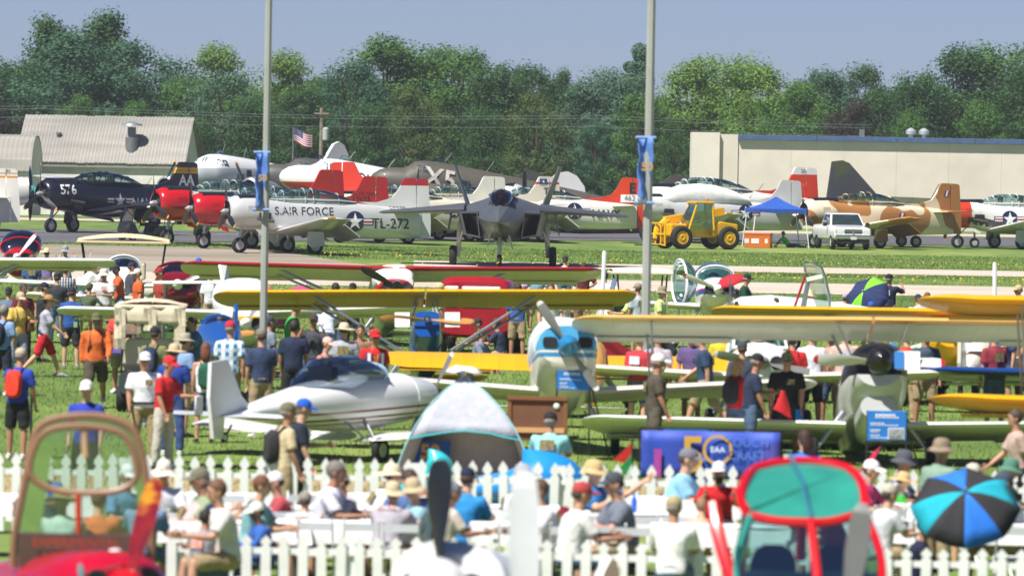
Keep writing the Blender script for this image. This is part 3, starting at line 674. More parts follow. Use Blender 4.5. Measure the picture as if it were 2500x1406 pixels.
def t28(label, nose, psi, fm, cowl, fin, rud, wing, marks=None, cover=None, sx=1., frame=None, prop=PB, ang=0., canopy=True, group='radial engined trainers on the flight line', stabm=None, scale=1., blades=3, belly=None, open_canopy=False):
    t = thing('trainer_aircraft', label, 'aircraft', nose, psi, group); t.scale = (scale,) * 3
    def part(k, m, name=None, sm=40):
        key = k if isinstance(k, str) else k
        if key not in T28M:
            me = T28[k].mesh(name or k, m, sm); T28M[key] = me
        me = T28M[key].copy(); me.materials.clear()
        for q in (m if isinstance(m, (list, tuple)) else [m]): me.materials.append(q)
        return link(name or k, me, t)
    fo = part('fuselage', fm); co = part('cowling', cowl); part('engine', DARK, 'engine')
    for s in (-1, 1):
        w = part(('wing', s), wing, 'wing'); part(('stab', s), stabm or fm, 'stabilizer')
        MB().ball((-2.4, s * 6.06, 1.72), (.22, .05, .06), 8, 5).build('wingtip_light', paint('#c98a1e' if s > 0 else '#7a2020'), w)
        fl = MB(); fl.box((-4.25, s * 2.2, .82), (.75, 2.6, .05), rot=None); o = fl.build('flap', wing, t, 0); 
        o.rotation_euler = (0, 0, 0); fl2 = o.data
        for v in fl2.vertices:
            dx = v.co.x + 3.9; v.co.z = v.co.z + .22 + dx * .75 + abs(v.co.y) * .1
        g = MB(); g.tube([(-2.95, s * 1.95, 1.05), (-2.95, s * 1.98, .55), (-2.95, s * 2.0, .36)], [.09, .085, .06], 8); g.build('gear_strut', metal('#b8bbbd', .4), t)
        d = MB(); d.prism([(-2.55, s * 2.18, 1.05), (-3.3, s * 2.18, 1.05), (-3.36, s * 2.2, .42), (-2.75, s * 2.2, .3), (-2.5, s * 2.2, .5)], (0, s * .03, 0)); d.build('gear_door', wing, t, 0)
        wheel(t, (-2.95, s * 2.08 - s * .02, .38), .38, .22)
        ex = MB(); ex.box((-.95, s * .78, 1.72), (.55, .1, .3)); ex.build('exhaust_shield', DARK, t, 0)
        ex = MB(); ex.tube([(-.6, s * .74, 1.60), (-1.15, s * .88, 1.5), (-1.35, s * .9, 1.48)], .075, 8); ex.build('exhaust_pipe', mat('#6f6a64', .45, .7), t)
    cf = MB(); cf.prism([(-.55, .55, 1.12), (-.95, .6, 1.05), (-1.1, .62, .8), (-.75, .58, .88)], (0, .03, 0)); cf.build('cowl_flap', cowl, co, 0)
    pn = MB()
    pn.box((-.35, .772, 2.02), (.42, .012, .3)); pn.build('access_panel', cowl, co, 0)
    ag = MB(); ag.loft([[(x, .62 * math.cos(a) * k, 2.0 + (.70 if x < -.8 else .685) * math.sin(a)) for a in (R(52 + 76 * q / 8) for q in range(9))] for x, k in ((.2, 1.18), (-.5, 1.22), (-.98, 1.22), (-1.35, 1.1))], False, False, 0, False)
    ag.build('antiglare_panel', BLACK, co)
    g = MB(); g.tube([(-.1, 0, 1.2), (0, 0, .75), (.02, 0, .4)], [.09, .075, .06], 8); g.tube([(-.55, 0, 1.2), (-.05, 0, .72)], .035, 6)
    g.tube([(.02, -.13, .33), (.02, -.13, .62), (.02, .13, .62), (.02, .13, .33)], .035, 6); g.build('nose_strut', metal('#b8bbbd', .4), t)
    wheel(t, (.02, 0, .36), .36, .2)
    fi = part('fin', fin, None, 30); ru = part('rudder', rud, None, 30)
    propeller(t, (.68, 0, 1.89), 1.5, .27, blades, ang, prop, .14, .28, paint('#8b8d8f', .35))
    if canopy and not cover:
        c = part('canopy', CANOPY); f = link('canopy_frame', T28['frame'].mesh('canopy_frame', frame or fm), c)
        for x in (-2.2, -3.4):
            q = MB(); q.box((x - .25, 0, 2.52), (.14, .5, .7)); q.box((x - .05, 0, 2.3), (.5, .5, .12)); q.ball((x - .22, 0, 2.82), (.1, .16, .1), 8, 5); q.build('seat', mat('#4a4d45', .8), t)
    if cover:
        cv = MB(); C = [(-.7, 1.9, 2.72, .62), (-1.3, 1.95, 2.95, .68), (-1.9, 1.95, 3.2, .66), (-3.0, 1.95, 3.28, .66), (-4.0, 2.0, 3.2, .64), (-5.0, 2.1, 2.9, .58), (-5.9, 2.2, 2.52, .46)]
        r = random.Random(3); rg = [[(p[0] + r.uniform(-.03, .03), p[1] * (1 + r.uniform(-.03, .04)), p[2] + r.uniform(-.02, .03)) for p in q] for q in fus(C, 20, 2.3)]
        cv.loft(rg); cv.build('canvas_cover', cover, t, 60)
    ob = [fo, co, fi, ru]; bv = bvh_of(ob)
    for mk in (marks or []):
        if mk[0] == 'walk':
            dk = MB(); decal(dk, poly_grid([(x, z) for x, z in ((.3, 1.72), (1.3, 1.66), (2.7, 1.36), (3.3, 1.06), (2.8, .98), (1.5, 1.2), (.3, 1.36))], 2), bv, 0, 0, 1., 0, 1, .012); dk.build('wing_walk', BLACK, fo, 0)
        elif mk[0] == 'star': insignia(bv, mk[1], mk[2], mk[3], fo, 1, *(mk[4:]))
        else: lettering(mk[0], bv, mk[1], mk[2], mk[3], fi if mk[2] > 2.5 else fo, mk[4] if len(mk) > 4 else None, 1, *(mk[5:] if len(mk) > 5 else (0.,)))
    ribbon(t, 'antenna', [(-5.9, 0, 2.35), (-6.2, 0, 2.75)], .015, DARK)
    return t
def heading(deg): return R(180 + deg)          # degrees the nose is swung towards the camera from due left
M_T28S = mat('#c9cbca', .32, .25, .3, .05, 1.2); M_T28N = paint('#14182a', .28); M_TW = paint('#dedcd4', .35); M_TCR = paint('#cfc6b4', .4); M_REDC = paint('#b3131c', .2); M_ORG = paint('#cf3416', .3); M_REDT = paint('#a8151b', .3)
LW = M_WH
M_FINBLUE = split_mat('finblue', '#14182a', '#d29a16', 2, 3.0)
def band_mat(key, stops, axis=2, rough=.3):
    """paint bands stacked along one axis: [(up to, colour), ...]"""
    if key in MATS: return MATS[key]
    m = bpy.data.materials.new('banded_paint'); m.use_nodes = True; nt = m.node_tree; b = nt.nodes['Principled BSDF']; b.inputs['Roughness'].default_value = rough; b.inputs['Coat Weight'].default_value = .4
    tc = node(nt, 'ShaderNodeTexCoord'); sp = node(nt, 'ShaderNodeSeparateXYZ'); nt.links.new(tc.outputs['Object'], sp.inputs[0])
    lo, hi = stops[0][0] - 1, stops[-1][0] + 1
    mr = node(nt, 'ShaderNodeMapRange'); mr.inputs[1].default_value = lo; mr.inputs[2].default_value = hi; nt.links.new(sp.outputs[axis], mr.inputs[0])
    cr = node(nt, 'ShaderNodeValToRGB'); cr.color_ramp.interpolation = 'CONSTANT'; el = cr.color_ramp.elements
    while len(el) < len(stops): el.new(.5)
    p = 0.
    for e, (u, c) in zip(el, stops): e.position = max(0., min(1., p)); e.color = (*lin(c), 1); p = (u - lo) / (hi - lo)
    nt.links.new(mr.outputs[0], cr.inputs[0]); nt.links.new(cr.outputs[0], b.inputs['Base Color']); MATS[key] = m; return m
B1 = band_mat('fin576', [(2.98, '#14182a'), (3.10, '#d29a16'), (3.125, '#14182a'), (3.28, '#d29a16'), (5, '#14182a')])
t28('dark blue navy trainer with yellow banded tail parked on the far grass', gnd(124, 569), heading(42), M_T28N, M_T28N, B1, B1, M_T28N,
    [('576', -.45, 2.1, .66, LW, .02), ('star', -3.7, 1.62, .40, False), ('NAVY', -5.3, 1.5, .66, LW, .02), ('AA', -8.35, 2.62, .72, LW, .03)], frame=M_T28N, ang=0., scale=1.12)
t28('trainer with red cowl and bright red tail, farthest of the three nose to nose trainers', gnd(408, 599), heading(31), M_T28S, M_REDC, M_REDC, M_REDC, M_T28S, [('star', -6.4, 1.55, .42)], ang=.1, scale=1.07)
t28('trainer with orange fin turned the other way behind the red tails', base(1246, 354), R(-12), M_T28S, M_T28S, M_ORG, M_ORG, M_T28S, [], ang=.1, scale=1.16)
t28('trainer with red cowl and dark red numbered tail beside the silver trainer', gnd(497, 607), heading(19), M_T28S, M_REDC, M_REDT, M_REDT, M_T28S,
    [('U.S. AIR FORCE', -7.9, 2.72, .2), ('17695', -7.75, 2.45, .38), ('star', -6.4, 1.55, .42)], ang=.0, stabm=M_REDT)
B2 = band_mat('fin272', [(3.2, '#c9cbca'), (5, '#a8182a')], rough=.35)
t28('silver trainer lettered for the air force standing nearest on the apron', gnd(585, 618), heading(20), M_T28S, M_T28S, B2, B2, M_T28S,
    [('S.AIR FORCE', -2.85, 1.95, .52, None, .0), ('star', -5.35, 1.52, .44), ('TL-272', -7.15, 1.42, .66, None, .01), ('50272', -7.55, 2.1, .34)], ang=0.05)
t28('cream trainer with pale tail behind the dark red tail', base(830, 322), heading(22), M_TCR, M_TCR, M_TW, M_TW, M_TCR, [('27', -3.3, 2.05, .5), ('USAF', -7.4, 1.72, .62), ('star', -6.1, 1.7, .3)], ang=.3)
BTX = band_mat('fintx', [(3.12, '#d5d0c2'), (3.24, '#b02a22'), (3.42, '#d9d9d6'), (5, '#cfcabd')])
tx = t28('cream trainer with flag striped tail reading TX', base(985, 335), heading(24), M_TCR, M_TCR, BTX, BTX, M_TCR, [('TX', -8.5, 2.72, .56, None, .01), ('USAF', -6.6, 1.75, .6)], ang=.6)
mbt = MB(); mbt.box((-8.12, .075, 3.27), (.42, .02, .3)); mbt.build('flag_marking', paint('#23407f'), tx, 0)
mbt = MB(); mbt.add([(-8.12 + .1 * x, .092, 3.27 + .1 * y) for x, y in STAR], [tuple(range(10))]); mbt.build('star_marking', M_WH, tx, 0)
B5 = band_mat('fine', [(2.62, '#cf3416'), (5, '#d33a18')])
ne = t28('white navy trainer with orange tail lettered E, shimmering behind the fighter wing', base(1172, 338), heading(14), M_TW, M_ORG, B5, B5, M_TW,
    [('walk',), ('star', -5.1, 1.7, .42), ('NAVY', -6.9, 1.55, .62, None, .02), ('E', -8.45, 2.95, .8, None, .02)], ang=.2)
mbt = MB(); mbt.box((-8.3, .09, 2.42), (1.0, .02, .42)); mbt.build('number_panel', M_WH, ne, 0); lettering('462', bvh_of([o for o in ne.children if o.name.startswith('number_panel')]), -8.3, 2.42, .42, ne, paint('#5a6a62'))
t28('pale grey trainer with white canvas canopy cover parked behind the telehandler', base(1580, 344), heading(20), paint('#c4c6c6', .4), paint('#c4c6c6', .4), paint('#c8caca', .4), paint('#c8caca', .4), paint('#c4c6c6', .4),
    [('star', -5.6, 1.7, .42), ('NC', -7.3, 2.3, .26)], cover=mat('#dcdcd8', .9, var=.1, scale=3, bump=.5), ang=.5)
CAMO = ramp_mat('desert_camouflage', [(.0, '#dccfb4'), (.465, '#d8cab0'), (.47, '#a8743f'), (1., '#a0703f')], .62, 1.2, .5, (1, .3, 1.1), 0)
cm = t28('tan and brown camouflaged trainer parked behind the white pickup', gnd(1985, 604), heading(27), CAMO, CAMO, CAMO, CAMO, CAMO, [], ang=0.)
for z, x, w, p in ((3.0, -8.25, .1, 'fin'), (1.72, -5.15, .12, 'fus')):
    bvx = bvh_of([o for o in cm.children if o.name.split('.')[0] in ('fin', 'rudder', 'fuselage')])
    for k, c in enumerate(('#2b3f86', '#e6e6e6', '#b02028')):
        mk = MB(); decal(mk, rect2d(-.5, .5, -1.6, 1.6), bvx, x - w * (k - 1), z, w, 0, 1, .016, 1, .25); mk.build('roundel_stripe', paint(c), cm, 0)
BW = split_mat('whiteorange', '#e0ded8', '#c8361c', 0, -.5)
t28('white trainer with orange nose band and dark wing walk cut off by the frame edge', gnd(2338, 606), heading(17), paint('#e2e1dc', .3), BW, M_ORG, M_ORG, paint('#cfd0cf', .35),
    [('walk',), ('star', -2.75, 1.62, .44)], ang=.9)
t28('white trainer with orange tail standing behind the camouflaged trainer', base(1578, 354), heading(26), M_TW, M_TW, band_mat('finw', [(3.2, '#cf3416'), (5, '#e2e2de')]), band_mat('finw', []), M_TW, [('30', -8.3, 3.35, .26)], ang=.4, scale=1.2)
t28('trainer with white tail striped orange at the edge beside the dark blue trainer', base(-395, 318), heading(10), M_TW, M_TW, band_mat('finl', [(3.05, '#dedcd4'), (3.14, '#d08a1c'), (3.24, '#dedcd4'), (3.31, '#d08a1c'), (5, '#dedcd4')]), band_mat('finl2', [(3.05, '#dedcd4'), (3.14, '#d08a1c'), (3.24, '#dedcd4'), (3.31, '#d08a1c'), (5, '#dedcd4')]), M_TW, [('83', -8.6, 3.42, .2)], ang=.4)

# ------------------------------------------------------------------ twin engined transports
def c47(label, nose, psi, fm, marks=(), att=10., wm=None, finm=None, eng=True, cowl=None, scale=1.):
    """tail dragging twin; x = 0 at the nose tip; the whole airframe is tipped nose up about its main wheels"""
    t = thing('transport_aircraft', label, 'aircraft', nose, psi, 'twin engined transports behind the trainers'); t.scale = (scale,) * 3
    A = Matrix.Translation((-4.6, 0, .55)) @ Matrix.Rotation(-R(att), 4, 'Y') @ Matrix.Translation((4.6, 0, -.55)); 
    def fixup(o): o.data.transform(A); return o
    S = [(-.02, 2.35, 2.5, .08), (-.12, 2.12, 2.75, .34), (-.45, 1.88, 3.05, .62), (-1.0, 1.66, 3.28, .86), (-1.75, 1.5, 3.40, 1.02), (-1.95, 1.46, 3.5, 1.05), (-2.35, 1.42, 3.88, 1.1), (-2.9, 1.38, 4.04, 1.17), (-3.6, 1.35, 4.1, 1.22), (-6, 1.32, 4.12, 1.25), (-9.5, 1.36, 4.1, 1.24), (-12.5, 1.65, 4.04, 1.1), (-15.5, 2.25, 3.9, .75), (-18, 2.85, 3.7, .35), (-19.3, 3.15, 3.5, .08)]
    fo = MB().loft(fus(S, 30, 2.15)).build('fuselage', fm, t); bv = bvh_of([fo])
    GW = mat('#39444c', .08, 0, 0, .1)
    def pane(pts, d, o):
        P = []
        for p in pts:
            h = bv.ray_cast(Vector(p) + Vector(d) * -8, Vector(d)); P.append((h[0] if h[0] is not None else Vector(p)) - Vector(d) * .03)
        q = MB(); q.add(P, [tuple(range(len(P)))]); fixup(q.build('window', GW, t, 0))
    for s in (-1, 1):
        pane([(0, s * .05, 3.55), (0, s * .05, 3.82), (0, s * .5, 3.78), (0, s * .62, 3.52)], (-1, 0, 0), s)
        pane([(-2.2, 0, 3.42), (-2.38, 0, 3.7), (-2.62, 0, 3.7), (-2.62, 0, 3.36)], (0, -s, 0), s)
        pane([(-2.72, 0, 3.36), (-2.72, 0, 3.7), (-3.15, 0, 3.7), (-3.15, 0, 3.36)], (0, -s, 0), s)
    for k in range(6):
        q = MB(); q.box((-5.2 - 1.05 * k, 1.245, 3.1), (.5, .05, .42)); fixup(q.build('window', mat('#2a3036', .15), t, 0))
    if eng:
        for s in (-1, 1):
            c = (-2.55, s * 2.85, 2.05); e = MB(); e.lathe([(.05, .5), (.0, .62), (-.25, .70), (-.8, .73), (-1.25, .72), (-2.6, .6), (-3.8, .3)], 22, 'x', c, caps=(False, True)); fixup(e.build('engine_nacelle', cowl or fm, t))
            k = MB(); k.lathe([(-.15, .08), (-.2, .6)], 18, 'x', c); k.lathe([(.15, .08), (.05, .2), (-.2, .25)], 12, 'x', c); fixup(k.build('engine', DARK, t))
            p = MB(); p.lathe([(-.05, .14), (.15, .14), (.3, .02)], 12, 'x', (-2.3, c[1], c[2])); h = fixup(p.build('propeller_hub', ALU, t))
            for q in range(3):
                b = prop_blade(1.75, .32, 0, 1, ang=q * 2.094 + s * .5, hub=.1); 
                o = b.build('blade', PB, h); o.data.transform(Matrix.Translation((-2.25, c[1], c[2]))); fixup(o)
            g = MB(); g.tube([(-3.4, s * 2.85, 1.6), (-4.3, s * 2.85, .62)], .09, 8); g.tube([(-4.7, s * 2.85, 1.6), (-4.55, s * 2.85, .6)], .06, 8); g.build('gear_strut', DARK, t); wheel(t, (-4.5, s * 2.85, .55), .55, .36)
    for s in (-1, 1):
        w = half_wing(s, (1.1, -3.6, 1.75, 4.3), (13.6, -5.9, 2.75, 1.6), .9, 1., mid=(4.4, -3.7, 1.75, 4.2)); fixup(w.build('wing', wm or fm, t))
        w = half_wing(s, (.1, -16.0, 3.55, 2.3), (3.7, -16.7, 3.6, 1.3), .5, .6, camber=0); fixup(w.build('stabilizer', wm or fm, t))
    fn = MB(); pts = [(-14.5, 3.9), (-15.6, 4.3), (-16.5, 5.3), (-17.1, 5.9), (-17.7, 6.1), (-18.3, 5.95), (-18.9, 5.4), (-19.2, 4.6), (-19.3, 3.5), (-18.5, 3.2), (-16, 3.4)]
    fn.prism([(x, -.09, z) for x, z in pts], (0, .18, 0)); fixup(fn.build('fin', finm or fm, t, 0))
    wheel(t, (-18.4, 0, .28), .28, .2)
    for m in marks: fixup(lettering(m[0], bv, m[1], m[2], m[3], fo, m[4], 1, m[5], 1., m[6] if len(m) > 6 else 0.))
    fixup(fo)
    for x in (-4.0, -6.5):
        an = MB(); an.tube([(x, 0, 4.05), (x - .35, 0, 4.75)], .02, 5); fixup(an.build('antenna', ALU, t))
    dm = MB(); dm.ball((-3.8, 0, 4.1), (.32, .26, .28), 12, 6); fixup(dm.build('astrodome', CANOPY, t))
    return t
OLIVE = mat('#4f4b42', .55, 0, .1, .1, 1.); OLIVE2 = mat('#474945', .55, 0, .1, .1, 1.)
SILW = split_mat('c47sil', '#a9b0b4', '#dfe1e1', 2, 3.35, .3, .3)
c47('silver and white air force transport in front of the barn', base(446, 385), heading(62), SILW, [('AIR FORCE', -5.4, 2.75, .66, M_LET, 0.)], att=4.5, cowl=mat('#c9cccb', .25, .7), scale=1.06)
c47('dark olive transport nose behind the first lamp pole', base(608, 392), heading(16), OLIVE2, [('04', -2.6, 2.9, .5, paint('#b58a2a'), 0.)])
DCW = split_mat('dcw', '#b3202a', '#e4e3df', 2, 2.86, .25, .6)
c47('white airliner with red belly and black lettering behind the red tails', base(664, 374), heading(17), DCW, [('DOUGLAS', -5.6, 3.2, .8, M_LET, 0.)], finm=paint('#e4e3df'), wm=ALU)
c47('dark olive transport with big pale fuselage code behind the fighter', base(884, 353), heading(12), OLIVE, [('X5', -3.75, 3.12, 1.5, mat('#a9a49b', .6), .02)], cowl=OLIVE)
# far engine pair of another transport seen in front of the barn
# ------------------------------------------------------------------ grey jet fighter, head on
def fighter():
    M_F = mat('#4f5359', .45, .15, .1, .06, 1.5); M_F2 = mat('#494c51', .55, .1, 0, .06, 2.); M_F3 = mat('#63676d', .5, .1, 0, .05, 2.)
    p = base(1214, 259.5); t = thing('jet_fighter', 'grey twin tailed jet fighter taxiing straight towards the viewer', 'aircraft', p, R(270 - 1.6))
    # x forward, nose tip at x=0; faceted cross sections: (x, [(y,z) half outline from top centre to bottom centre])
    X = [(-.02, [(0, 2.02), (.02, 2.01), (.04, 1.99), (.04, 1.97), (.03, 1.95), (.02, 1.94), (0, 1.93)]),
         (-.5, [(0, 2.27), (.15, 2.22), (.27, 2.08), (.32, 1.98), (.25, 1.85), (.12, 1.76), (0, 1.74)]),
         (-1.4, [(0, 2.52), (.26, 2.42), (.46, 2.18), (.56, 2.0), (.44, 1.74), (.22, 1.55), (0, 1.5)]),
         (-2.4, [(0, 2.72), (.34, 2.6), (.60, 2.28), (.74, 2.03), (.58, 1.66), (.30, 1.40), (0, 1.35)]),
         (-3.5, [(0, 2.9), (.42, 2.74), (.75, 2.4), (.95, 2.1), (.72, 1.6), (.4, 1.28), (0, 1.25)]),
         (-4.6, [(0, 3.05), (.5, 2.86), (.95, 2.55), (1.3, 2.25), (.95, 1.55), (.5, 1.22), (0, 1.2)]),
         (-6.2, [(0, 3.12), (.6, 2.95), (1.2, 2.7), (1.85, 2.42), (1.55, 1.6), (.75, 1.2), (0, 1.16)]),
         (-8.5, [(0, 3.0), (.7, 2.9), (1.4, 2.68), (2.1, 2.42), (1.6, 1.6), (.8, 1.22), (0, 1.18)]),
         (-11, [(0, 2.8), (.7, 2.75), (1.2, 2.6), (1.7, 2.35), (1.3, 1.8), (.7, 1.5), (0, 1.45)]),
         (-14, [(0, 2.5), (.4, 2.48), (.6, 2.4), (.7, 2.2), (.55, 1.95), (.35, 1.85), (0, 1.82)])]
    rings = []
    for x, h in X: rings.append([(x, y, z) for y, z in h] + [(x, -y, z) for y, z in h[-2:0:-1]])
    MB().loft(rings).build('fuselage', M_F, t, 22)
    for s in (-1, 1):
        # intake box: caret lip leaning back, inner duct dark
        lip = [(-3.55, s * .98, 2.36), (-4.25, s * 1.72, 2.34), (-4.4, s * 1.5, 1.36), (-3.75, s * .86, 1.24)]
        back = [(-7.2, s * .9, 2.5), (-7.2, s * 1.95, 2.42), (-7.2, s * 1.7, 1.34), (-7.2, s * .8, 1.2)]
        ii = [(Vector(a) * .86 + (Vector(lip[0]) + Vector(lip[1]) + Vector(lip[2]) + Vector(lip[3])) * .035) for a in lip]
        dk = [v + Vector((-2.2, -s * .15, 0)) for v in ii]
        a = MB(); a.loft([[Vector(q) for q in lip], [Vector(q) for q in back]], False, True); a.loft([[Vector(q) for q in lip], ii], False, False); a.build('intake', M_F, t, 20)
        a = MB(); a.loft([ii, dk], False, True); a.build('intake_duct', mat('#26282b', .6), t, 20)
        # wing
        w = wing_mb([(s * 1.6, -4.7, 2.42, 7.6, .55), (s * 2.4, -6.1, 2.40, 5.8, .5), (s * 5.2, -8.15, 2.22, 2.6, .45), (s * 5.35, -8.3, 2.21, 2.3, .25)], .0); w.build('wing', M_F, t, 25)
        w = wing_mb([(s * 1.4, -11.4, 2.3, 3.4, .4), (s * 3.4, -13.0, 2.22, 1.7, .35)], 0.); w.build('stabilizer', M_F, t, 25)
        fb = Vector((-9.4, s * 1.62, 2.6)); ft = Vector((-11.4, s * 2.26, 4.30)); r = []
        for k, (q, c) in enumerate(((fb, 3.4), (ft, 1.5))):
            r.append([q, q + Vector((-c * .35, .09 * (1 - k * .5), 0)), q + Vector((-c, s * .20 * (1 - k * .45), 0)), q + Vector((-c * .35, -.09 * (1 - k * .5), 0))])
        MB().loft(r).build('fin', M_F3, t, 20)
        # main gear
        gx = -7.6; g = MB(); g.tube([(gx, s * 1.72, 2.2), (gx, s * 1.86, 1.5), (gx, s * 1.9, .75), (gx, s * 1.9, .4)], [.15, .13, .10, .08], 10); g.tube([(gx + 1.0, s * 1.55, 2.0), (gx, s * 1.88, 1.0)], .05, 8); g.tube([(gx - .1, s * 1.95, 1.2), (gx - .28, s * 1.98, .8), (gx - .05, s * 1.95, .5)], .03, 6)
        g.build('gear_strut', mat('#b5b4ae', .45), t); wheel(t, (gx, s * 2.13, .44), .44, .3, mat('#55585c', .5))
        d = MB(); d.prism([(gx + .9, s * 2.2, 2.25), (gx - .9, s * 2.2, 2.25), (gx - .7, s * 2.36, 1.35), (gx + .6, s * 2.34, 1.5)], (0, s * .04, 0)); d.build('gear_door', M_F2, t, 0)
        d = MB(); d.prism([(-2.0, s * .36, 1.42), (-3.4, s * .4, 1.32), (-3.4, s * .52, .82), (-2.2, s * .48, .98)], (0, s * .03, 0)); d.build('nose_gear_door', mat('#c3c1b8', .5), t, 0)
    g = MB(); g.tube([(-2.9, 0, 1.5), (-2.75, 0, .9), (-2.7, 0, .55), (-2.7, 0, .32)], [.1, .1, .07, .06], 10); g.tube([(-3.6, 0, 1.4), (-2.8, 0, .8)], .045, 8)
    for s in (-1, 1): g.tube([(-2.6, s * .12, 1.15), (-2.55, s * .2, 1.0)], .07, 8)
    g.build('nose_strut', mat('#c9c8c2', .45), t); wheel(t, (-2.7, 0, .3), .3, .2, mat('#c9c8c2', .5)); 
    for s in (-1, 1): MB().lathe([(0, .07), (.04, .075)], 10, 'x', (-2.5, s * .2, 1.05)).build('landing_light', mat('#e8eef2', .1), t)
    C = [(-2.1, 2.55, 2.66, .14), (-2.5, 2.52, 2.95, .34), (-3.1, 2.52, 3.22, .46), (-3.8, 2.6, 3.34, .48), (-4.6, 2.7, 3.3, .44), (-5.4, 2.85, 3.18, .34)]
    MB().loft(fus(C, 20, 2.1)).build('canopy', glass('#8c6f5c', .06, .1), t)
    MB().tube([(-3.35, .5 * math.cos(a), 2.52 + .80 * math.sin(a)) for a in (math.pi * k / 10 for k in range(11))], .04, 6).build('canopy_frame', M_F2, t)
    q = MB(); q.ball((-3.7, 0, 2.92), (.14, .14, .17), 10, 7); q.box((-3.75, 0, 2.62), (.3, .46, .3)); q.build('pilot_helmet', mat('#8a5b4a', .5), t)
    q = MB(); q.box((-4.1, 0, 2.85), (.2, .42, .55)); q.build('seat', DARK, t)
    q = MB(); q.prism([(-4.4, -.55, 3.0), (-4.4, .55, 3.0), (-9, .6, 3.02), (-9, -.6, 3.02)], (0, 0, .1)); q.build('dorsal_spine', M_F, t, 20)
    q = MB(); q.prism([(-3.4, -.28, 1.26), (-3.0, 0, 1.3), (-3.4, .28, 1.26), (-3.9, 0, 1.1)], (0, 0, -.16)); q.build('targeting_window', mat('#3a3d44', .1), t, 0)
fighter()
# dark green attack jet with raised canopy behind the camouflaged trainer
def attack_jet():
    M_J = ramp_mat('jet_camouflage', [(.3, '#3d4145'), (.52, '#44484c'), (.53, '#4a5038'), (.8, '#51573d')], .5, 2, .5, (1, 1, 1), 0)
    t = thing('attack_jet', 'dark green and grey attack jet with its canopy raised behind the camouflaged trainer', 'aircraft', base(2328, 345), R(14))
    S = [(2.6, 2.0, 2.15, .08), (1.8, 1.7, 2.3, .38), (.5, 1.45, 2.5, .58), (-1.5, 1.35, 2.7, .7), (-3.5, 1.3, 2.75, .75), (-6, 1.5, 2.6, .62), (-8, 1.8, 2.4, .4)]
    MB().loft(fus(S, 24, 2.3)).build('fuselage', M_J, t)
    f = MB(); f.prism([(-4.2, -.07, 2.55), (-6.1, -.07, 4.55), (-6.5, -.07, 4.7), (-7.1, -.07, 4.62), (-7.4, -.07, 2.4)], (0, .14, 0)); f.build('fin', M_J, t, 0)
    for s in (-1, 1):
        half_wing(s, (.5, -1.2, 1.75, 3.4), (4.0, -4.2, 1.6, 1.1), .2, .5).build('wing', M_J, t); half_wing(s, (.3, -6.3, 2.4, 1.3), (1.8, -7.2, 2.4, .7), .15, .5).build('stabilizer', M_J, t)
        ribbon(t, 'gear_strut', [(-2.6, s * 1.2, 1.7), (-2.6, s * 1.3, .3)], .06, ALU); wheel(t, (-2.6, s * 1.32, .32), .32, .2)
    ribbon(t, 'nose_strut', [(1.2, 0, 1.7), (1.2, 0, .3)], .06, ALU); wheel(t, (1.2, 0, .28), .28, .18)
    c = MB(); hoop = []
    for x, w, h in ((-2.2, .38, .25), (-1.5, .46, .5), (-.6, .48, .62), (.3, .44, .55)):
        hoop.append([(x, w * math.cos(a), h * math.sin(a)) for a in (math.pi * k / 10 for k in range(11))])
    c.loft(hoop, False, False, 0, False); co = c.build('canopy', CANOPY, t, 60, (-.1, 0, 2.75), (0, -R(38), 0))
    fr = MB()
    for h in hoop: fr.tube(h, .05, 6)
    for k in (0, 5, 10): fr.tube([h[k] for h in hoop], .06, 6)
    fr.build('canopy_frame', DARK, co); ribbon(t, 'canopy_strut', [(-1.4, 0, 2.6), (-.9, 0, 3.5)], .03, ALU)
    q = MB(); q.box((-.8, 0, 2.9), (.25, .45, .6)); q.build('seat', DARK, t)
attack_jet()
# attack aircraft at the frame edge: teal spinner and black propeller
t = thing('propeller_aircraft', 'aircraft with teal spinner and black propeller showing past the orange striped tail', 'aircraft', base(-30, 345), R(8))
MB().loft(fus([(2.2, 1.5, 2.9, .55), (1.5, 1.35, 3.0, .72), (-1, 1.2, 3.1, .75), (-4, 1.3, 2.9, .6), (-7, 1.7, 2.6, .25)], 24)).build('fuselage', M_TW, t)
propeller(t, (2.35, 0, 2.2), 1.75, .34, 3, 1.45, [paint('#151517'), paint('#c87a1e')], .34, .55, paint('#17a09a', .3))
for s in (-1, 1): half_wing(s, (.6, .9, 1.5, 2.4), (5.2, .5, 2.0, 1.5), .4).build('wing', DARK, t); ribbon(t, 'gear_strut', [(.2, s * 1.8, 1.5), (.2, s * 1.8, .4)], .08, ALU); wheel(t, (.2, s * 1.8, .4), .4)
f = MB(); f.prism([(-5.5, -.06, 2.6), (-6.5, -.06, 4.0), (-7.3, -.06, 4.0), (-7.5, -.06, 2.2)], (0, .12, 0)); f.build('fin', M_TW, t, 0)
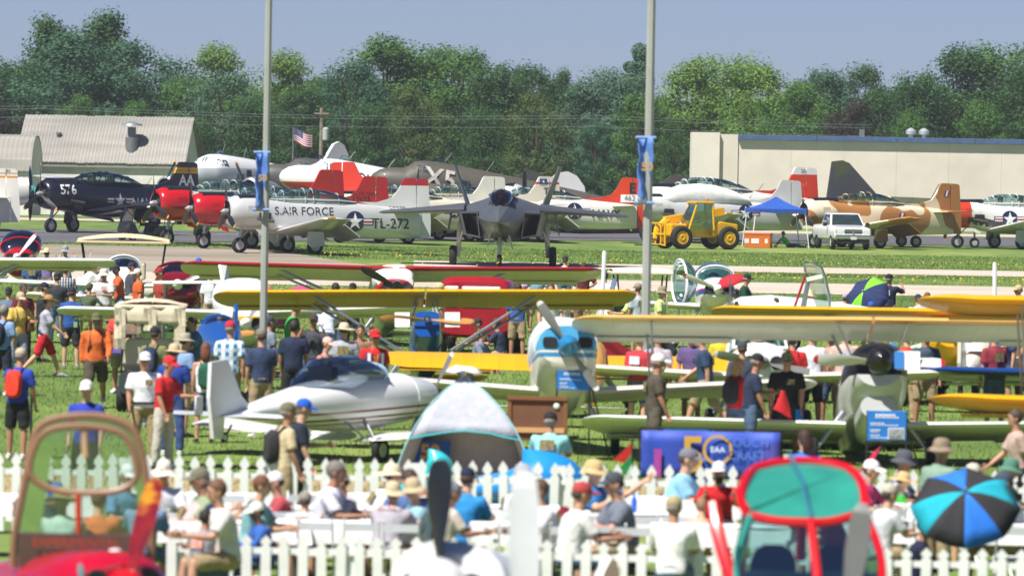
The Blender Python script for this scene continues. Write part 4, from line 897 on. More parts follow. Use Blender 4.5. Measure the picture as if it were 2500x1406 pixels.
# ------------------------------------------------------------------ light aircraft standing among the crowd
FUS0 = [(1.15, 1.02, 1.42, .30), (1.0, .88, 1.5, .44), (.55, .78, 1.58, .5), (.1, .72, 1.66, .52), (-.5, .7, 1.7, .50), (-1.4, .74, 1.62, .44), (-2.6, .86, 1.5, .3), (-3.8, 1.0, 1.38, .16), (-4.6, 1.1, 1.3, .06)]
def light(label, pos, psi, att=11., roll=0., wings=(), fm=WHITE, cowl=None, stn=None, prop=None, spin=None, hub=None, struts=None, cabin=None, canopy=None, tail=None, gear=True, intakes=True, cover=None, tailm=None, gearm=None, ex=2.3, group='light aircraft parked among the visitors', fin=None, scale=1., pants=None, strutm=None):
    t = thing('light_aircraft', label, 'aircraft', pos, 0, group)
    t.rotation_mode = 'QUATERNION'; t.rotation_quaternion = (Matrix.Rotation(psi, 3, 'Z') @ Matrix.Rotation(-R(att), 3, 'Y') @ Matrix.Rotation(R(roll), 3, 'X')).to_quaternion(); t.scale = (scale,) * 3
    st = stn or FUS0; k = next(i for i, s in enumerate(st) if s[0] < st[0][0] - .75)
    MB().loft(fus(st[k:], 22, ex)).build('fuselage', fm, t)
    co = MB().loft(fus(st[:k] + [(st[k][0] + .01, st[k][1] - .01, st[k][2] + .01, st[k][3] + .012)], 22, ex)).build('cowling', cowl or fm, t)
    hx = st[0][0] + .06; hz = (st[0][1] + st[0][2]) / 2 if hub is None else hub
    if intakes:
        for s in (-1, 1):
            i = MB(); i.lathe([(0, .01), (.02, .115), (-.02, .125)], 14, 'x', (st[0][0] + .03, s * .24, hz + .02)); i.build('air_intake', DARK, co)
    if prop: propeller(t, (hx + .05, 0, hz), prop[0], prop[1], prop[2] if len(prop) > 4 else 2, prop[-2], prop[-1], (spin or (.1, .2))[0], (spin or (.1, .2))[1], spin[2] if spin and len(spin) > 2 else None, len(prop[-1]) > 1)
    for (zw, b, c, xl, tm, bm_, dih, rt) in wings:
        for s in (-1, 1):
            hw = half_wing(s, (.02 if zw > 1.55 else .4, xl, zw, c), (b - rt, xl - .03, zw + (b - rt) * dih, c * .97), rt, .95, two=True); w = hw.build('wing', [tm, bm_], t)
            a = MB(); a.box((xl - c * .93, s * b * .68, zw + b * .68 * dih - .035), (c * .2, b * .45, .012)); a.build('aileron', bm_, w, 0)
    for st_ in (struts or []):
        for s in (-1, 1): MB().tube([(p[0], s * p[1], p[2]) for p in st_[0]], st_[1], 7, flat=.55).build('strut', strutm or ALU, t)
    if cabin:                                   # glazed cabin: (x front, x back, z bottom, z top, half width)
        xf, xb, zb, zt, hw = cabin; m = MB()
        rg = [[(xf, y * hw * .95, zb) for y in (-1, 1)] + [(xf - .35, hw * .8, zt), (xf - .35, -hw * .8, zt)], [(xb, -hw, zb), (xb, hw, zb), (xb, hw * .8, zt), (xb, -hw * .8, zt)]]
        m.loft(rg); m.build('windshield', glass('#b9cfca', .03, .4), t, 0)
        f = MB()
        for s in (-1, 1): MB().tube([(xf, s * hw * .96, zb), (xf - .35, s * hw * .81, zt)], .025, 6).build('windshield_post', fm, t); MB().tube([(xb, s * hw, zb), (xb, s * hw * .8, zt)], .03, 6).build('cabin_post', fm, t)
        f.tube([(xf, -hw, zb), (xf, hw, zb)], .03, 6); f.build('windshield_sill', fm, t)
    if canopy:                                  # blown canopy: stations like a fuselage, glass, frame
        cs, gm, fr = canopy; c = MB().loft(fus(cs, 20, 2.1)).build('canopy', gm, t); f = MB()
        for q in (cs[1],):
            f.tube([(q[0], q[3] * 1.02 * math.cos(a), q[1] + (q[2] - q[1]) * (.5 + .5 * math.sin(a)) * 1.01) for a in (R(-30 + 240 * k / 12) for k in range(13))], .025, 6)
        f.build('frame_trim', fr, c)
        s_ = MB(); s_.box((cs[len(cs) // 2][0] - .1, 0, cs[2][1] + .1), (.2, .5, .5)); s_.ball((cs[len(cs) // 2][0], 0, cs[2][1] + .36), (.1, .14, .12), 8, 6); s_.build('seat', DARK, t)
    if cover:
        r = random.Random(len(label)); rg = [[(p[0] + r.uniform(-.02, .02), p[1] * (1 + r.uniform(-.02, .03)), p[2] + r.uniform(-.01, .02)) for p in q] for q in fus(cover[0], 22, 2.4)]
        MB().loft(rg).build('fabric_cover', cover[1], t, 60)
    if tail is not False:
        tz = st[-1][2]; tx = st[-1][0]
        for s in (-1, 1): half_wing(s, (.02, tx + .75, tz - .03, .95), (1.15, tx + .6, tz - .03, .7), .25, .5, camber=0, two=True).build('stabilizer', [tailm or fm] * 2, t)
        fn = fin or [(.75, -.02), (.5, .35), (.2, .8), (-.1, .98), (-.42, .9), (-.5, .3), (-.42, -.15)]
        MB().prism([(tx + a, -.035, tz + z) for a, z in fn], (0, .07, 0)).build('fin', tailm or fm, t, 0)
        tw = MB(); tw.tube([(tx + .2, 0, tz - .2), (tx, 0, .95 if tz > 1.1 else .6)], .02); tw.build('tail_spring', DARK, t); wheel(t, (tx - .02, 0, (.95 if tz > 1.1 else .6)), .09, .06)
    if gear:
        for s in (-1, 1):
            g = MB(); g.tube([(.1, s * .42, .8), (.02, s * .82, .26)], [.05, .03], 8, flat=.5); g.tube([(-.5, s * .4, .78), (.0, s * .82, .26)], .02, 6); g.build('gear_leg', gearm or ALU, t)
            wheel(t, (0, s * .88, .22), .22, .14)
            if pants: MB().ball((-.08, s * .88, .26), (.42, .12, .2), 12, 8).build('wheel_fairing', pants, t)
    return t
CAM_FACING = R(270)
WOOD = [mat('#b98545', .3, 0, .5, .15, 4.), mat('#c9a066', .3, 0, .5, .1, 4.)]; GREYB = [mat('#8f918c', .35, .5, 0, .08), paint('#d9d9d6')]; BLKB = [paint('#131315'), paint('#b01820')]; WHB = [paint('#d3d4d0'), paint('#b01a1e')]
M_CRM = fabric('#cfc9ae', .7); M_REDW = paint('#a3121c', .3); M_YEL2 = fabric('#e0a400', .35); M_YELU = fabric('#bd8d00', .55); M_BLU = paint('#0d4f9e', .3); M_WHG = paint('#dfe0dc', .3); M_SLV = mat('#c2c5c3', .4, .1, .2, .07, 1.5); M_SLU = fabric('#cfcfc6', .6); M_ORW = paint('#dfae5c', .4)
def hw_struts(b, zw, xl): return [([(xl - .35, b * .55, zw + .03), (.1, .42, .78)], .035), ([(xl - 1.0, b * .55, zw + .03), (.0, .42, .78)], .03)]
SP = (.14, .3, paint('#141416', .25))
t = light('red winged high wing taildragger with black propeller facing the crowd', base(958, 155), R(276), 14, 0, [(1.86, 5.25, 1.6, .55, M_REDW, M_CRM, .015, .5)], WHITE, M_REDW, prop=(1.0, .2, R(62), BLKB[:1]), spin=SP,
    struts=hw_struts(5.2, 1.86, .55), cabin=(.35, -1.2, 1.5, 1.88, .46), cover=([(.75, 1.3, 1.62, .46), (.45, 1.2, 1.98, .52), (-.3, 1.2, 2.02, .54), (-.9, 1.3, 1.98, .52)], mat('#cfd0cf', .9, var=.1, bump=.4)))
t = light('open cockpit parasol aircraft with long yellow wing and blue nose', base(1040, 126), R(272), 14, 1.1, [(2.0, 4.28, 1.5, .5, M_YEL2, M_YELU, .0, .45)], M_BLU, M_BLU, stn=[(1.35, .88, 1.4, .25, 4), (1.25, .85, 1.42, .27, 4), (.5, .72, 1.42, .3, 4), (-.6, .68, 1.4, .32, 4), (-1.6, .72, 1.35, .3, 4), (-3.2, .88, 1.25, .18, 4), (-4.3, 1.0, 1.2, .05, 4)],
    prop=(.94, .17, R(88), WOOD[:1]), spin=(.07, .1, CHROME), hub=1.2, struts=[([(.25, 2.3, 2.0), (.1, .32, .75)], .03), ([(-.6, 2.3, 2.0), (-.3, .32, .75)], .03), ([(.3, .32, 1.42), (.25, .15, 2.0)], .025), ([(-.3, .32, 1.42), (-.5, .15, 2.0)], .025), ([(.5, .3, 1.4), (-.1, .2, 2.0)], .02)], intakes=False, tailm=M_YEL2)
for s in (-1, 1):
    q = MB(); q.box((1.47, s * .5, 1.2), (.02, .3, .3)); q.build('paper_tag', mat('#e8eaec', .8), t, 0)
t = light('white and sky blue nosed taildragger with grey propeller and canvas cabin cover', base(1372, 104), R(273), 10, 0, [(1.02, 4.3, 1.5, .2, paint('#dcd8c8'), M_CRM, .06, .4)], WHITE, band_mat('cyanw', [(1.42, '#d6d2c4'), (1.5, '#3a86b4'), (1.53, '#d6d2c4'), (1.56, '#4b9dc6'), (9, '#4b9dc6')]), stn=[(1.32, 1.32, 1.92, .44, 2.8), (1.2, 1.16, 1.97, .5, 2.6), (.4, .88, 1.98, .52, 2.4), (-.4, .78, 1.98, .52, 2.4), (-1.4, .8, 1.75, .46), (-3., 1.0, 1.5, .26), (-4.6, 1.15, 1.35, .08)], prop=(.88, .18, R(34), GREYB), spin=(.17, .38, paint('#1f78b0', .3)), hub=1.6, ex=2.5, intakes=False,
    cover=([(.75, 1.35, 2.04, .54), (.3, 1.3, 2.24, .57), (-.6, 1.3, 2.28, .56), (-1.4, 1.4, 2.1, .5)], mat('#c9cdd2', .9, var=.1, bump=.5)))
for s in (-1, 1):
    q = MB(); q.loft(fus([(1.34, 1.58, 1.76, .12, 4), (1.1, 1.58, 1.76, .12, 4)], 16)); q.build('air_intake', mat('#15171a', .5), t, 40, (0, s * .29, 0))
BI = [([(.45, 3.3, 2.1), (.15, 3.2, .62)], .03), ([(-.55, 3.3, 2.1), (-.85, 3.2, .62)], .03), ([(.45, .3, 1.5), (.5, .55, 2.1)], .025), ([(-.2, .3, 1.5), (-.4, .55, 2.1)], .025), ([(.4, 3.3, 1.9), (-.8, 3.2, .66)], .012)]
BFU = [(1.25, .95, 1.55, .34), (1.1, .82, 1.64, .44), (.4, .62, 1.66, .48), (-.6, .55, 1.6, .46), (-1.6, .6, 1.5, .4), (-3, .8, 1.35, .24), (-4.4, 1.0, 1.2, .06)]
t = light('silver grey biplane with black nose and white red banded propeller', base(2128, 102), R(272), 14, .3, [(2.1, 4.45, 1.5, .55, M_ORW, M_SLU, .0, .5), (.58, 4.3, 1.3, .25, paint('#dfe0db'), fabric('#c6c8be', .6), .02, .5)], M_SLV, band_mat('bnose', [(1.12, '#c2c5c3'), (9, '#14161b')]), stn=BFU, prop=(.97, .2, R(89), WHB), spin=(.2, .3, BLACK), hub=1.3,
    struts=BI, scale=1.1, canopy=([(.35, 1.20, 1.32, .3), (.1, 1.20, 1.60, .34), (-.5, 1.15, 1.65, .34), (-1.0, 1.10, 1.40, .26)], CANOPY, mat('#a9d0d0', .4)))
q = MB(); q.loft(fus([(1.1, .5, .85, .26), (.5, .35, .8, .3), (-.4, .4, .7, .2)], 16)).build('cowl_scoop', M_SLV, t)
q = MB(); q.box((1.42, .42, 1.3), (.02, .34, .28)); q.build('paper_tag', mat('#e8eaec', .8), t, 0); q = MB(); q.box((1.44, .28, 1.3), (.02, .14, .26)); q.build('paper_tag', mat('#2f78c4', .8), t, 0)
light('yellow biplane reaching in from the frame edge with rounded wing tips', base(3128, 96), R(268), 10, .3, [(2.38, 4.6, 1.5, .6, M_YEL2, M_YELU, .0, .75), (1.12, 4.4, 1.4, .1, M_YEL2, M_YELU, .02, .75)], M_YEL2, BLACK, stn=BFU, prop=(1.1, .2, R(40), GREYB), struts=[([(.45, 3.3, 2.38), (.05, 3.2, 1.15)], .03), ([(-.55, 3.3, 2.38), (-.95, 3.2, 1.15)], .03)], scale=1.22)
t = light('yellow high wing taildragger with varnished wooden propeller behind the silver biplane', base(2316, 124), R(271), 11, .6, [(1.84, 4.7, 1.55, .5, M_YEL2, M_YELU, .012, .5)], M_YEL2, M_YEL2, prop=(.95, .17, R(87), WOOD[:1]), spin=(.08, .1, CHROME), hub=1.28, struts=hw_struts(4.7, 1.84, .5), cabin=(.35, -1.2, 1.45, 1.84, .4))
q = MB(); q.box((1.34, .36, 1.12), (.02, .36, .42)); q.build('paper_tag', mat('#e6e9ee', .8), t, 0); q = MB(); q.box((1.36, .26, 1.2), (.02, .16, .2)); q.build('paper_tag', mat('#3f83c8', .8), t, 0)
light('dark blue low wing aircraft reaching in above the yellow lower wing', base(2830, 113), R(268), 10, .8, [(1.12, 4.3, 1.6, .2, paint('#0c3a86', .3), paint('#151a2c', .5), .02, .6)], M_BLU, M_BLU, prop=(.9, .18, R(20), BLKB))
light('white high wing aircraft with blue wingtip reaching in over visitors beside the apron', base(-240, 152), R(272), 9, 0, [(1.95, 5.15, 1.5, .5, paint('#e4e5e3', .3), M_CRM, .012, .3)], M_WHG, M_REDW, prop=(.95, .18, R(40), GREYB), struts=hw_struts(5.2, 1.95, .5))
light('low wing aircraft with big tinted canopy in red frame near the apron', base(47, 196), R(270), 6, 0, [(1.0, 3.6, 1.4, .3, WHITE, M_CRM, .05, .3)], M_REDC, M_REDC, prop=(.95, .17, R(-38), [paint('#d9d9d6'), paint('#d0451a')]), spin=(.12, .28, WHITE), canopy=([(.35, 1.35, 1.55, .5), (.1, 1.3, 1.95, .62), (-.4, 1.3, 2.22, .66), (-1.0, 1.3, 2.2, .6), (-1.7, 1.4, 1.7, .36)], glass('#7fb0a6', .03, .6), M_REDC))
light('red low wing aircraft with white wings and white propeller behind the golf cart', base(432, 164), R(273), 9, 0, [(.8, 4.0, 1.35, .3, paint('#e4e5e3', .3), M_REDC, .03, .2)], M_REDC, paint('#7d0f1c', .25), stn=[(1.15, .8, 1.36, .50, 3), (1.0, .7, 1.45, .6, 3), (.3, .62, 1.55, .64, 3), (-.6, .6, 1.55, .6, 3), (-2.4, .8, 1.4, .4), (-4.2, 1.0, 1.25, .1)], prop=(.92, .2, R(-64), GREYB), spin=(.13, .25, WHITE), canopy=([(.3, 1.3, 1.5, .5), (0, 1.3, 1.85, .58), (-.7, 1.3, 1.95, .58), (-1.7, 1.3, 1.6, .4)], glass('#8ea2aa', .03, .6), paint('#8c1420')))
light('white pusher aircraft with upright winglets beside the red low wing aircraft', base(300, 172), R(272), 2, 0, [(1.0, 3.5, 1.2, .2, WHITE, M_CRM, .02, .15)], WHITE, WHITE, stn=[(1.6, .9, 1.1, .12), (1.2, .75, 1.35, .34), (.3, .65, 1.55, .45), (-.8, .65, 1.5, .45), (-2.2, .8, 1.4, .36)], intakes=False, tail=False, canopy=([(.5, 1.3, 1.5, .36), (.1, 1.3, 1.85, .45), (-.7, 1.3, 1.9, .45), (-1.6, 1.3, 1.6, .36)], glass('#6a7f92', .03, .6), WHITE))
w = thing('winglet_wing', 'white wing with tall winglet standing before the red wing tip', 'aircraft wing', base(470, 148)); q = MB(); wing_mb([(-.95, .3, 1.62, .7, 1.), (.75, .1, 1.66, .55, 1.)], .02, q); 
q.v = [(y, -x, z) for x, y, z in q.v]; q.build('wing_panel', WHITE, w); MB().prism([(.66, -.1, 1.66), (.78, .42, 1.66), (.70, .48, 2.06), (.56, .3, 2.08)], (.06, 0, 0)).build('winglet', WHITE, w, 0)
for x in (-.7, .5): MB().tube([(x, .1, 0), (x, .1, 1.62)], .03).build('trestle_leg', ALU, w)
light('white shoulder wing aircraft with domed canopy cover and yellow black nose', base(596, 134), R(274), 9, 1.2, [(1.32, 4.0, 1.3, .35, paint('#e6e6e2', .3), M_CRM, .03, .3)], paint('#dcdcd4'), band_mat('yb', [(.9, '#d8d8d0'), (.96, '#17181a'), (1.12, '#c99a12'), (9, '#d8d8d0')]), stn=[(1.3, .75, 1.1, .26), (1.1, .66, 1.25, .46), (.4, .62, 1.5, .55), (-.6, .62, 1.6, .55), (-2.4, .8, 1.4, .3), (-4.2, 1.0, 1.25, .08)], prop=(.95, .18, R(-32), [mat('#7d827d', .4), paint('#d9441c')]), spin=(.13, .3, WHITE), cover=([(.3, 1.3, 1.62, .4), (0, 1.3, 2.0, .6), (-.7, 1.3, 2.2, .66), (-1.5, 1.3, 2.05, .56), (-2.1, 1.3, 1.6, .3)], mat('#d3d5d8', .6, var=.06)))
light('bright blue low wing aircraft behind the golf cart', base(530, 124), R(97), 2, 0, [(.95, 2.6, 1.2, .2, M_BLU, M_BLU, .0, .1), (.42, 1.6, .7, .1, M_BLU, M_BLU, .0, .1)], M_BLU, M_ORW, prop=(.9, .15, R(85), WOOD[:1]), canopy=([(.3, 1.3, 1.5, .3), (0, 1.3, 1.75, .36), (-.6, 1.3, 1.75, .36), (-1.2, 1.3, 1.5, .26)], glass('#6f93c4', .03, .6), M_BLU), scale=.9)
light('yellow low wing aircraft standing behind the white and sky blue nosed one', base(1420, 117), R(92), 8, 0, [(1.0, 3.8, 1.5, .7, M_YEL2, M_YELU, .01, .5)], M_YEL2, M_YEL2, intakes=False, stn=[(1.15, .8, 1.3, .3), (1.0, .75, 1.4, .4), (.2, .7, 1.5, .44), (-.8, .7, 1.45, .4), (-2.6, .8, 1.35, .25), (-4.2, .9, 1.2, .06)])
light('white blue and red low wing aircraft with tinted bubble canopy and red tipped propeller', base(1745, 166), R(272), 6, 0, [(.85, 3.7, 1.3, .2, WHITE, M_CRM, .04, .2)], WHITE, band_mat('wbr', [(1.1, '#dcdcda'), (1.2, '#20408e'), (1.26, '#b01a20'), (9, '#dedede')]), prop=(1.0, .17, R(68), WHB), spin=(.13, .28, WHITE), canopy=([(.4, 1.4, 1.6, .4), (.1, 1.35, 1.95, .5), (-.6, 1.35, 2.1, .52), (-1.4, 1.4, 1.8, .36)], glass('#8fb5ab', .03, .6), WHITE))
b = base(1672, 168); t = thing('raised_canopy', 'tinted bubble canopy with white rim propped open beside the visitors', 'canopy', b, R(20)); q = MB(); rr = []
for k in range(9):
    a = R(2 + 86 * k / 8); rr.append([(.5 * math.cos(a) - .2, .62 * math.sin(a) * math.cos(u) * .9, 1.45 + .62 * math.sin(a) * math.sin(u)) for u in (2 * math.pi * j / 16 for j in range(16))])
q.loft(rr, True, False); q.build('canopy_glass', glass('#8fbdb0', .03, .6), t); MB().tube([Vector(p) for p in rr[-1]] + [Vector(rr[-1][0])], .035, 6).build('canopy_rim', WHITE, t); MB().tube([(-.2, 0, 0), (-.2, 0, .85)], .04).build('support_post', ALU, t)
t = light('white low wing aircraft with its tip up canopy standing open', base(1900, 158), R(200), 4, 0, [(.75, 3.6, 1.3, .3, WHITE, M_CRM, .04, .2)], WHITE, WHITE, stn=[(1.3, .8, 1.15, .25), (1.1, .68, 1.25, .42), (.3, .6, 1.35, .5), (-.8, .6, 1.35, .5), (-2.6, .75, 1.25, .3), (-4.2, .95, 1.15, .08)], prop=(.88, .16, R(10), GREYB), fin=[(.75, -.02), (.3, .4), (.1, .55), (-.3, .52), (-.35, -.1)])
b = base(1990, 156); t = thing('raised_canopy', 'silver framed clear canopy tipped up above the white aircraft', 'canopy', b, 0); pts = [(-.28, 0, 2.0), (-.30, 0, 2.18), (-.1, 0, 2.2), (.12, 0, 2.12), (.22, 0, 1.85), (.34, 0, 1.35), (.34, 0, 1.1), (.1, 0, .92)]
MB().tube(pts, .035, 8).build('canopy_frame', metal('#c9cccf', .3), t); q = MB(); q.loft([[(x, y, z) for x, _, z in pts] for y in (0, .5)], False, False, 0, False); q.add([(x, .5, z) for x, _, z in pts], [tuple(range(8))]); q.build('canopy_glass', glass('#bcd6cb', .03, .6), t)
MB().tube([(-.28, 0, 1.9), (-.62, 0, .85)], .03).build('prop_strut', M_REDW, t); MB().tube([(-.2, 0, 1.8), (-.36, 0, .85)], [.05, .08], 8, flat=.3).build('hinge_arm', ALU, t); MB().box((-.05, -.05, 1.86), (.4, .02, .1), rot=Matrix.Rotation(R(-14), 3, 'Y')).build('paper_tag', mat('#e9e9dd', .8), t, 0); MB().tube([(.0, .1, 0), (.0, .1, .95)], .04).build('support_post', ALU, t)
t = light('white low wing cabin aircraft behind the visitors in black', base(1850, 112), R(272), 8, 0, [(1.0, 3.3, 1.4, .2, paint('#dcd8c8'), M_CRM, .04, .3)], WHITE, WHITE, stn=[(1.15, .9, 1.35, .40), (1.0, .75, 1.5, .5), (.3, .65, 1.6, .55), (-.6, .65, 1.6, .54), (-2.4, .8, 1.45, .3), (-4.2, 1.0, 1.3, .08)], prop=(.9, .18, R(80), GREYB), cabin=(.4, -1.1, 1.5, 2.0, .5))
t = light('cream low wing aircraft seen past the silver biplane tail', base(2405, 126), R(80), 7, 0, [(.82, 3.0, 1.7, .6, paint('#e3dfd0'), M_CRM, .0, .3)], paint('#e3dfd0'), paint('#e3dfd0'), intakes=False, strutm=mat('#bfe0e0', .4), struts=[([(.3, 2.0, .9), (.0, .3, 1.5)], .03), ([(-.4, 2.0, .9), (-.3, .3, 1.5)], .03)])
# white homebuilt with maroon stripe, tail to the camera's left
STR = band_mat('stripe', [(.66, '#dcdfe1'), (.70, '#a3957c'), (.72, '#dcdfe1'), (.78, '#6b1626'), (.87, '#dcdfe1'), (.885, '#7d3a46'), (9, '#e3e5e6')])
HB = [(2.9, .85, 1.15, .2), (2.6, .7, 1.32, .42), (1.8, .58, 1.45, .52), (.9, .5, 1.5, .54), (0, .5, 1.48, .54), (-.9, .58, 1.42, .5), (-2.0, .74, 1.25, .36), (-3.1, .9, 1.06, .16), (-3.5, .95, 1.0, .06)]
t = light('white homebuilt aircraft with maroon stripe and tinted bubble canopy behind the picket fence', base(826, 101), R(58), 1.5, 0, [(.36, 3.2, 1.4, 1.2, WHITE, M_CRM, .06, .25)], STR, STR, stn=HB, prop=(.9, .18, R(30), GREYB), canopy=([(1.2, 1.35, 1.45, .3), (.9, 1.33, 1.68, .42), (.3, 1.33, 1.84, .5), (-.4, 1.31, 1.82, .48), (-1.0, 1.27, 1.55, .34), (-1.25, 1.25, 1.38, .2)], glass('#b6bfc9', .03, .2), mat('#8fb3c9', .4)), scale=.92, tailm=paint('#d5dadd', .35), fin=[(.85, -.02), (.45, .3), (.1, .85), (-.02, .93), (-.45, .9), (-.5, .3), (-.38, -.4), (-.1, -.42), (-.05, 0)])
# loose fin tips and masts showing over the crowd
for px, yt, yb, w, label in ((2426, 640, 760, 9, 'plain white post standing before the road edge'), (1468, 612, 740, 10, 'white propeller blade standing upright beside the man in stripes')):
    Yd = 150; b = base(px, Yd); h = at(px, yt, Yd).z - b.z; t = thing('white_post', label, 'post', b); q = MB(); q.tube([(0, 0, 0), (0, 0, h * .5), (.03 if px < 2000 else -.02, 0, h - .05), (.03 if px < 2000 else -.02, 0, h)], [.05, .05, .05, .03], 8, flat=.5); q.build('post_shaft', paint('#dfe1e4'), t); MB().lathe([(0, .14), (.03, .14), (.05, .06)], 10, 'z').build('post_foot', ALU, t)
b = base(1490, 120); t = thing('fabric_wing', 'red fabric covered wing panel propped between yellow wing and lamp pole', 'aircraft wing', b, R(5))
MB().prism([(-.65, 0, 1.55), (-.35, 0, 1.6), (.5, .25, 1.1), (.62, .3, .75), (-.5, .1, .7)], (0, .06, 0)).build('wing_panel', mat('#b3283a', .5, var=.1), t, 0); MB().prism([(.5, .2, 1.3), (.66, .2, 1.2), (.72, .3, .8), (.6, .3, .75)], (0, .06, 0)).build('wing_edge', M_YEL2, t, 0)
for x in (-.3, .35): MB().tube([(x, .1, 0), (x, .15, 1.1)], .025).build('trestle_leg', DARK, t)
# ------------------------------------------------------------------ vehicles and equipment on the far side
YELV = paint('#e2aa00', .35); VTYRE = mat('#1b1b1d', .85, var=.2)
b = base(1700, 322); t = thing('telehandler', 'yellow telescopic handler parked in front of the covered trainer', 'telehandler', b, R(205))
q = MB(); q.box((0, 0, .95), (3.6, 1.3, .7)); bevel(q.build('chassis', YELV, t, 0), .08)
q = MB(); q.prism([(-1.9, -.95, .7), (-.4, -.95, .7), (-.4, -.95, 1.2), (-.9, -.95, 1.45), (-1.9, -.95, 1.3)], (0, 1.9, 0)); bevel(q.build('engine_hood', YELV, t, 0), .06)
q = MB(); q.prism([(-.5, .1, 1.0), (.9, .1, 1.0), (.95, .1, 1.5), (.5, .1, 2.35), (-.4, .1, 2.35)], (0, .9, 0)); q.build('cab', glass('#9fc4c8', .03, .6), t, 0)
for x0, x1 in ((-.5, -.4), (.95, .5)):
    for y in (.1, 1.0): q = MB(); q.tube([(x0, y, 1.0), (x1, y, 2.35)], .06); q.build('cab_post', YELV, t)
q = MB(); q.box((.05, .55, 2.4), (1.15, 1.05, .12)); bevel(q.build('cab_roof', YELV, t, 0), .04)
q = MB(); q.box((.0, -.35, 1.7), (3.4, .38, .42), rot=Matrix.Rotation(R(9), 3, 'Y')); bevel(q.build('boom', YELV, t, 0), .03)
q = MB(); q.tube([(1.5, -.35, 1.5), (2.1, -.35, 1.0), (2.2, -.35, .5)], [.22, .2, .15], 8); q.build('boom_head', YELV, t)
q = MB()
for y in (-.9, -.3, .3, .8): q.tube([(2.2, y, .15), (2.2, y, 1.35)], .05, 6)
for z in (.2, .75, 1.3): q.tube([(2.2, -.9, z), (2.2, .8, z)], .05, 6)
q.build('fork_carriage', YELV, t)
for y in (-.5, .4): MB().box((2.75, y, .18), (1.1, .12, .06)).build('fork', DARK, t, 0)
for x in (-1.35, 1.35):
    for y in (-.95, .95): wheel(t, (x, y, .6), .6, .42, YELV)
MB().ball((-.1, .9, 2.55), .08).build('beacon', mat('#d87a10', .3), t)
b = base(1893, 333); t = thing('canopy_tent', 'pop up tent with blue roof beside the pickup', 'tent', b, R(8))
for sx in (-1, 1):
    for sy in (-1, 1): MB().tube([(sx * 1.55, sy * 1.4, 0), (sx * 1.32, sy * 1.32, 1.95)], .03, 6).build('tent_leg', paint('#dfe1e3'), t)
q = MB(); ap = (0, 0, 2.72); cs = [(-1.42, -1.42, 2.05), (1.42, -1.42, 2.05), (1.42, 1.42, 2.05), (-1.42, 1.42, 2.05)]
for i in range(4):
    a, c = Vector(cs[i]), Vector(cs[(i + 1) % 4]); rows = [[a.lerp(c, k / 6).lerp(Vector(ap), u) + Vector((0, 0, -.1 * math.sin(math.pi * u) - .03 * math.sin(math.pi * k / 6))) for k in range(7)] for u in (0, .25, .5, .75, .98)]; q.sheet(rows)
    q.sheet([[a.lerp(c, k / 6) + Vector((0, 0, -.2 + .02 * math.sin(k * 2))) for k in range(7)], [a.lerp(c, k / 6) for k in range(7)]])
solid(q.build('tent_roof', cloth('#1f4fa8'), t, 0), .01)
b = base(1851, 331); t = thing('equipment_crate', 'orange equipment crate with white labels under the blue tent', 'crate', b, R(-12)); bevel(MB().box((0, 0, .35), (1.4, .8, .7)).build('crate_body', paint('#c8641a', .5), t, 0), .03); bevel(MB().box((0, 0, .74), (1.44, .84, .09)).build('lid', paint('#c8641a', .5), t, 0), .02)
for x, w, c in ((-.1, .4, '#e8e6e0'), (.5, .16, '#d8d4c0'), (-.55, .25, '#c9ccd8')): MB().box((x, -.405, .36), (w, .012, .24)).build('paper_label', mat(c, .7), t, 0)
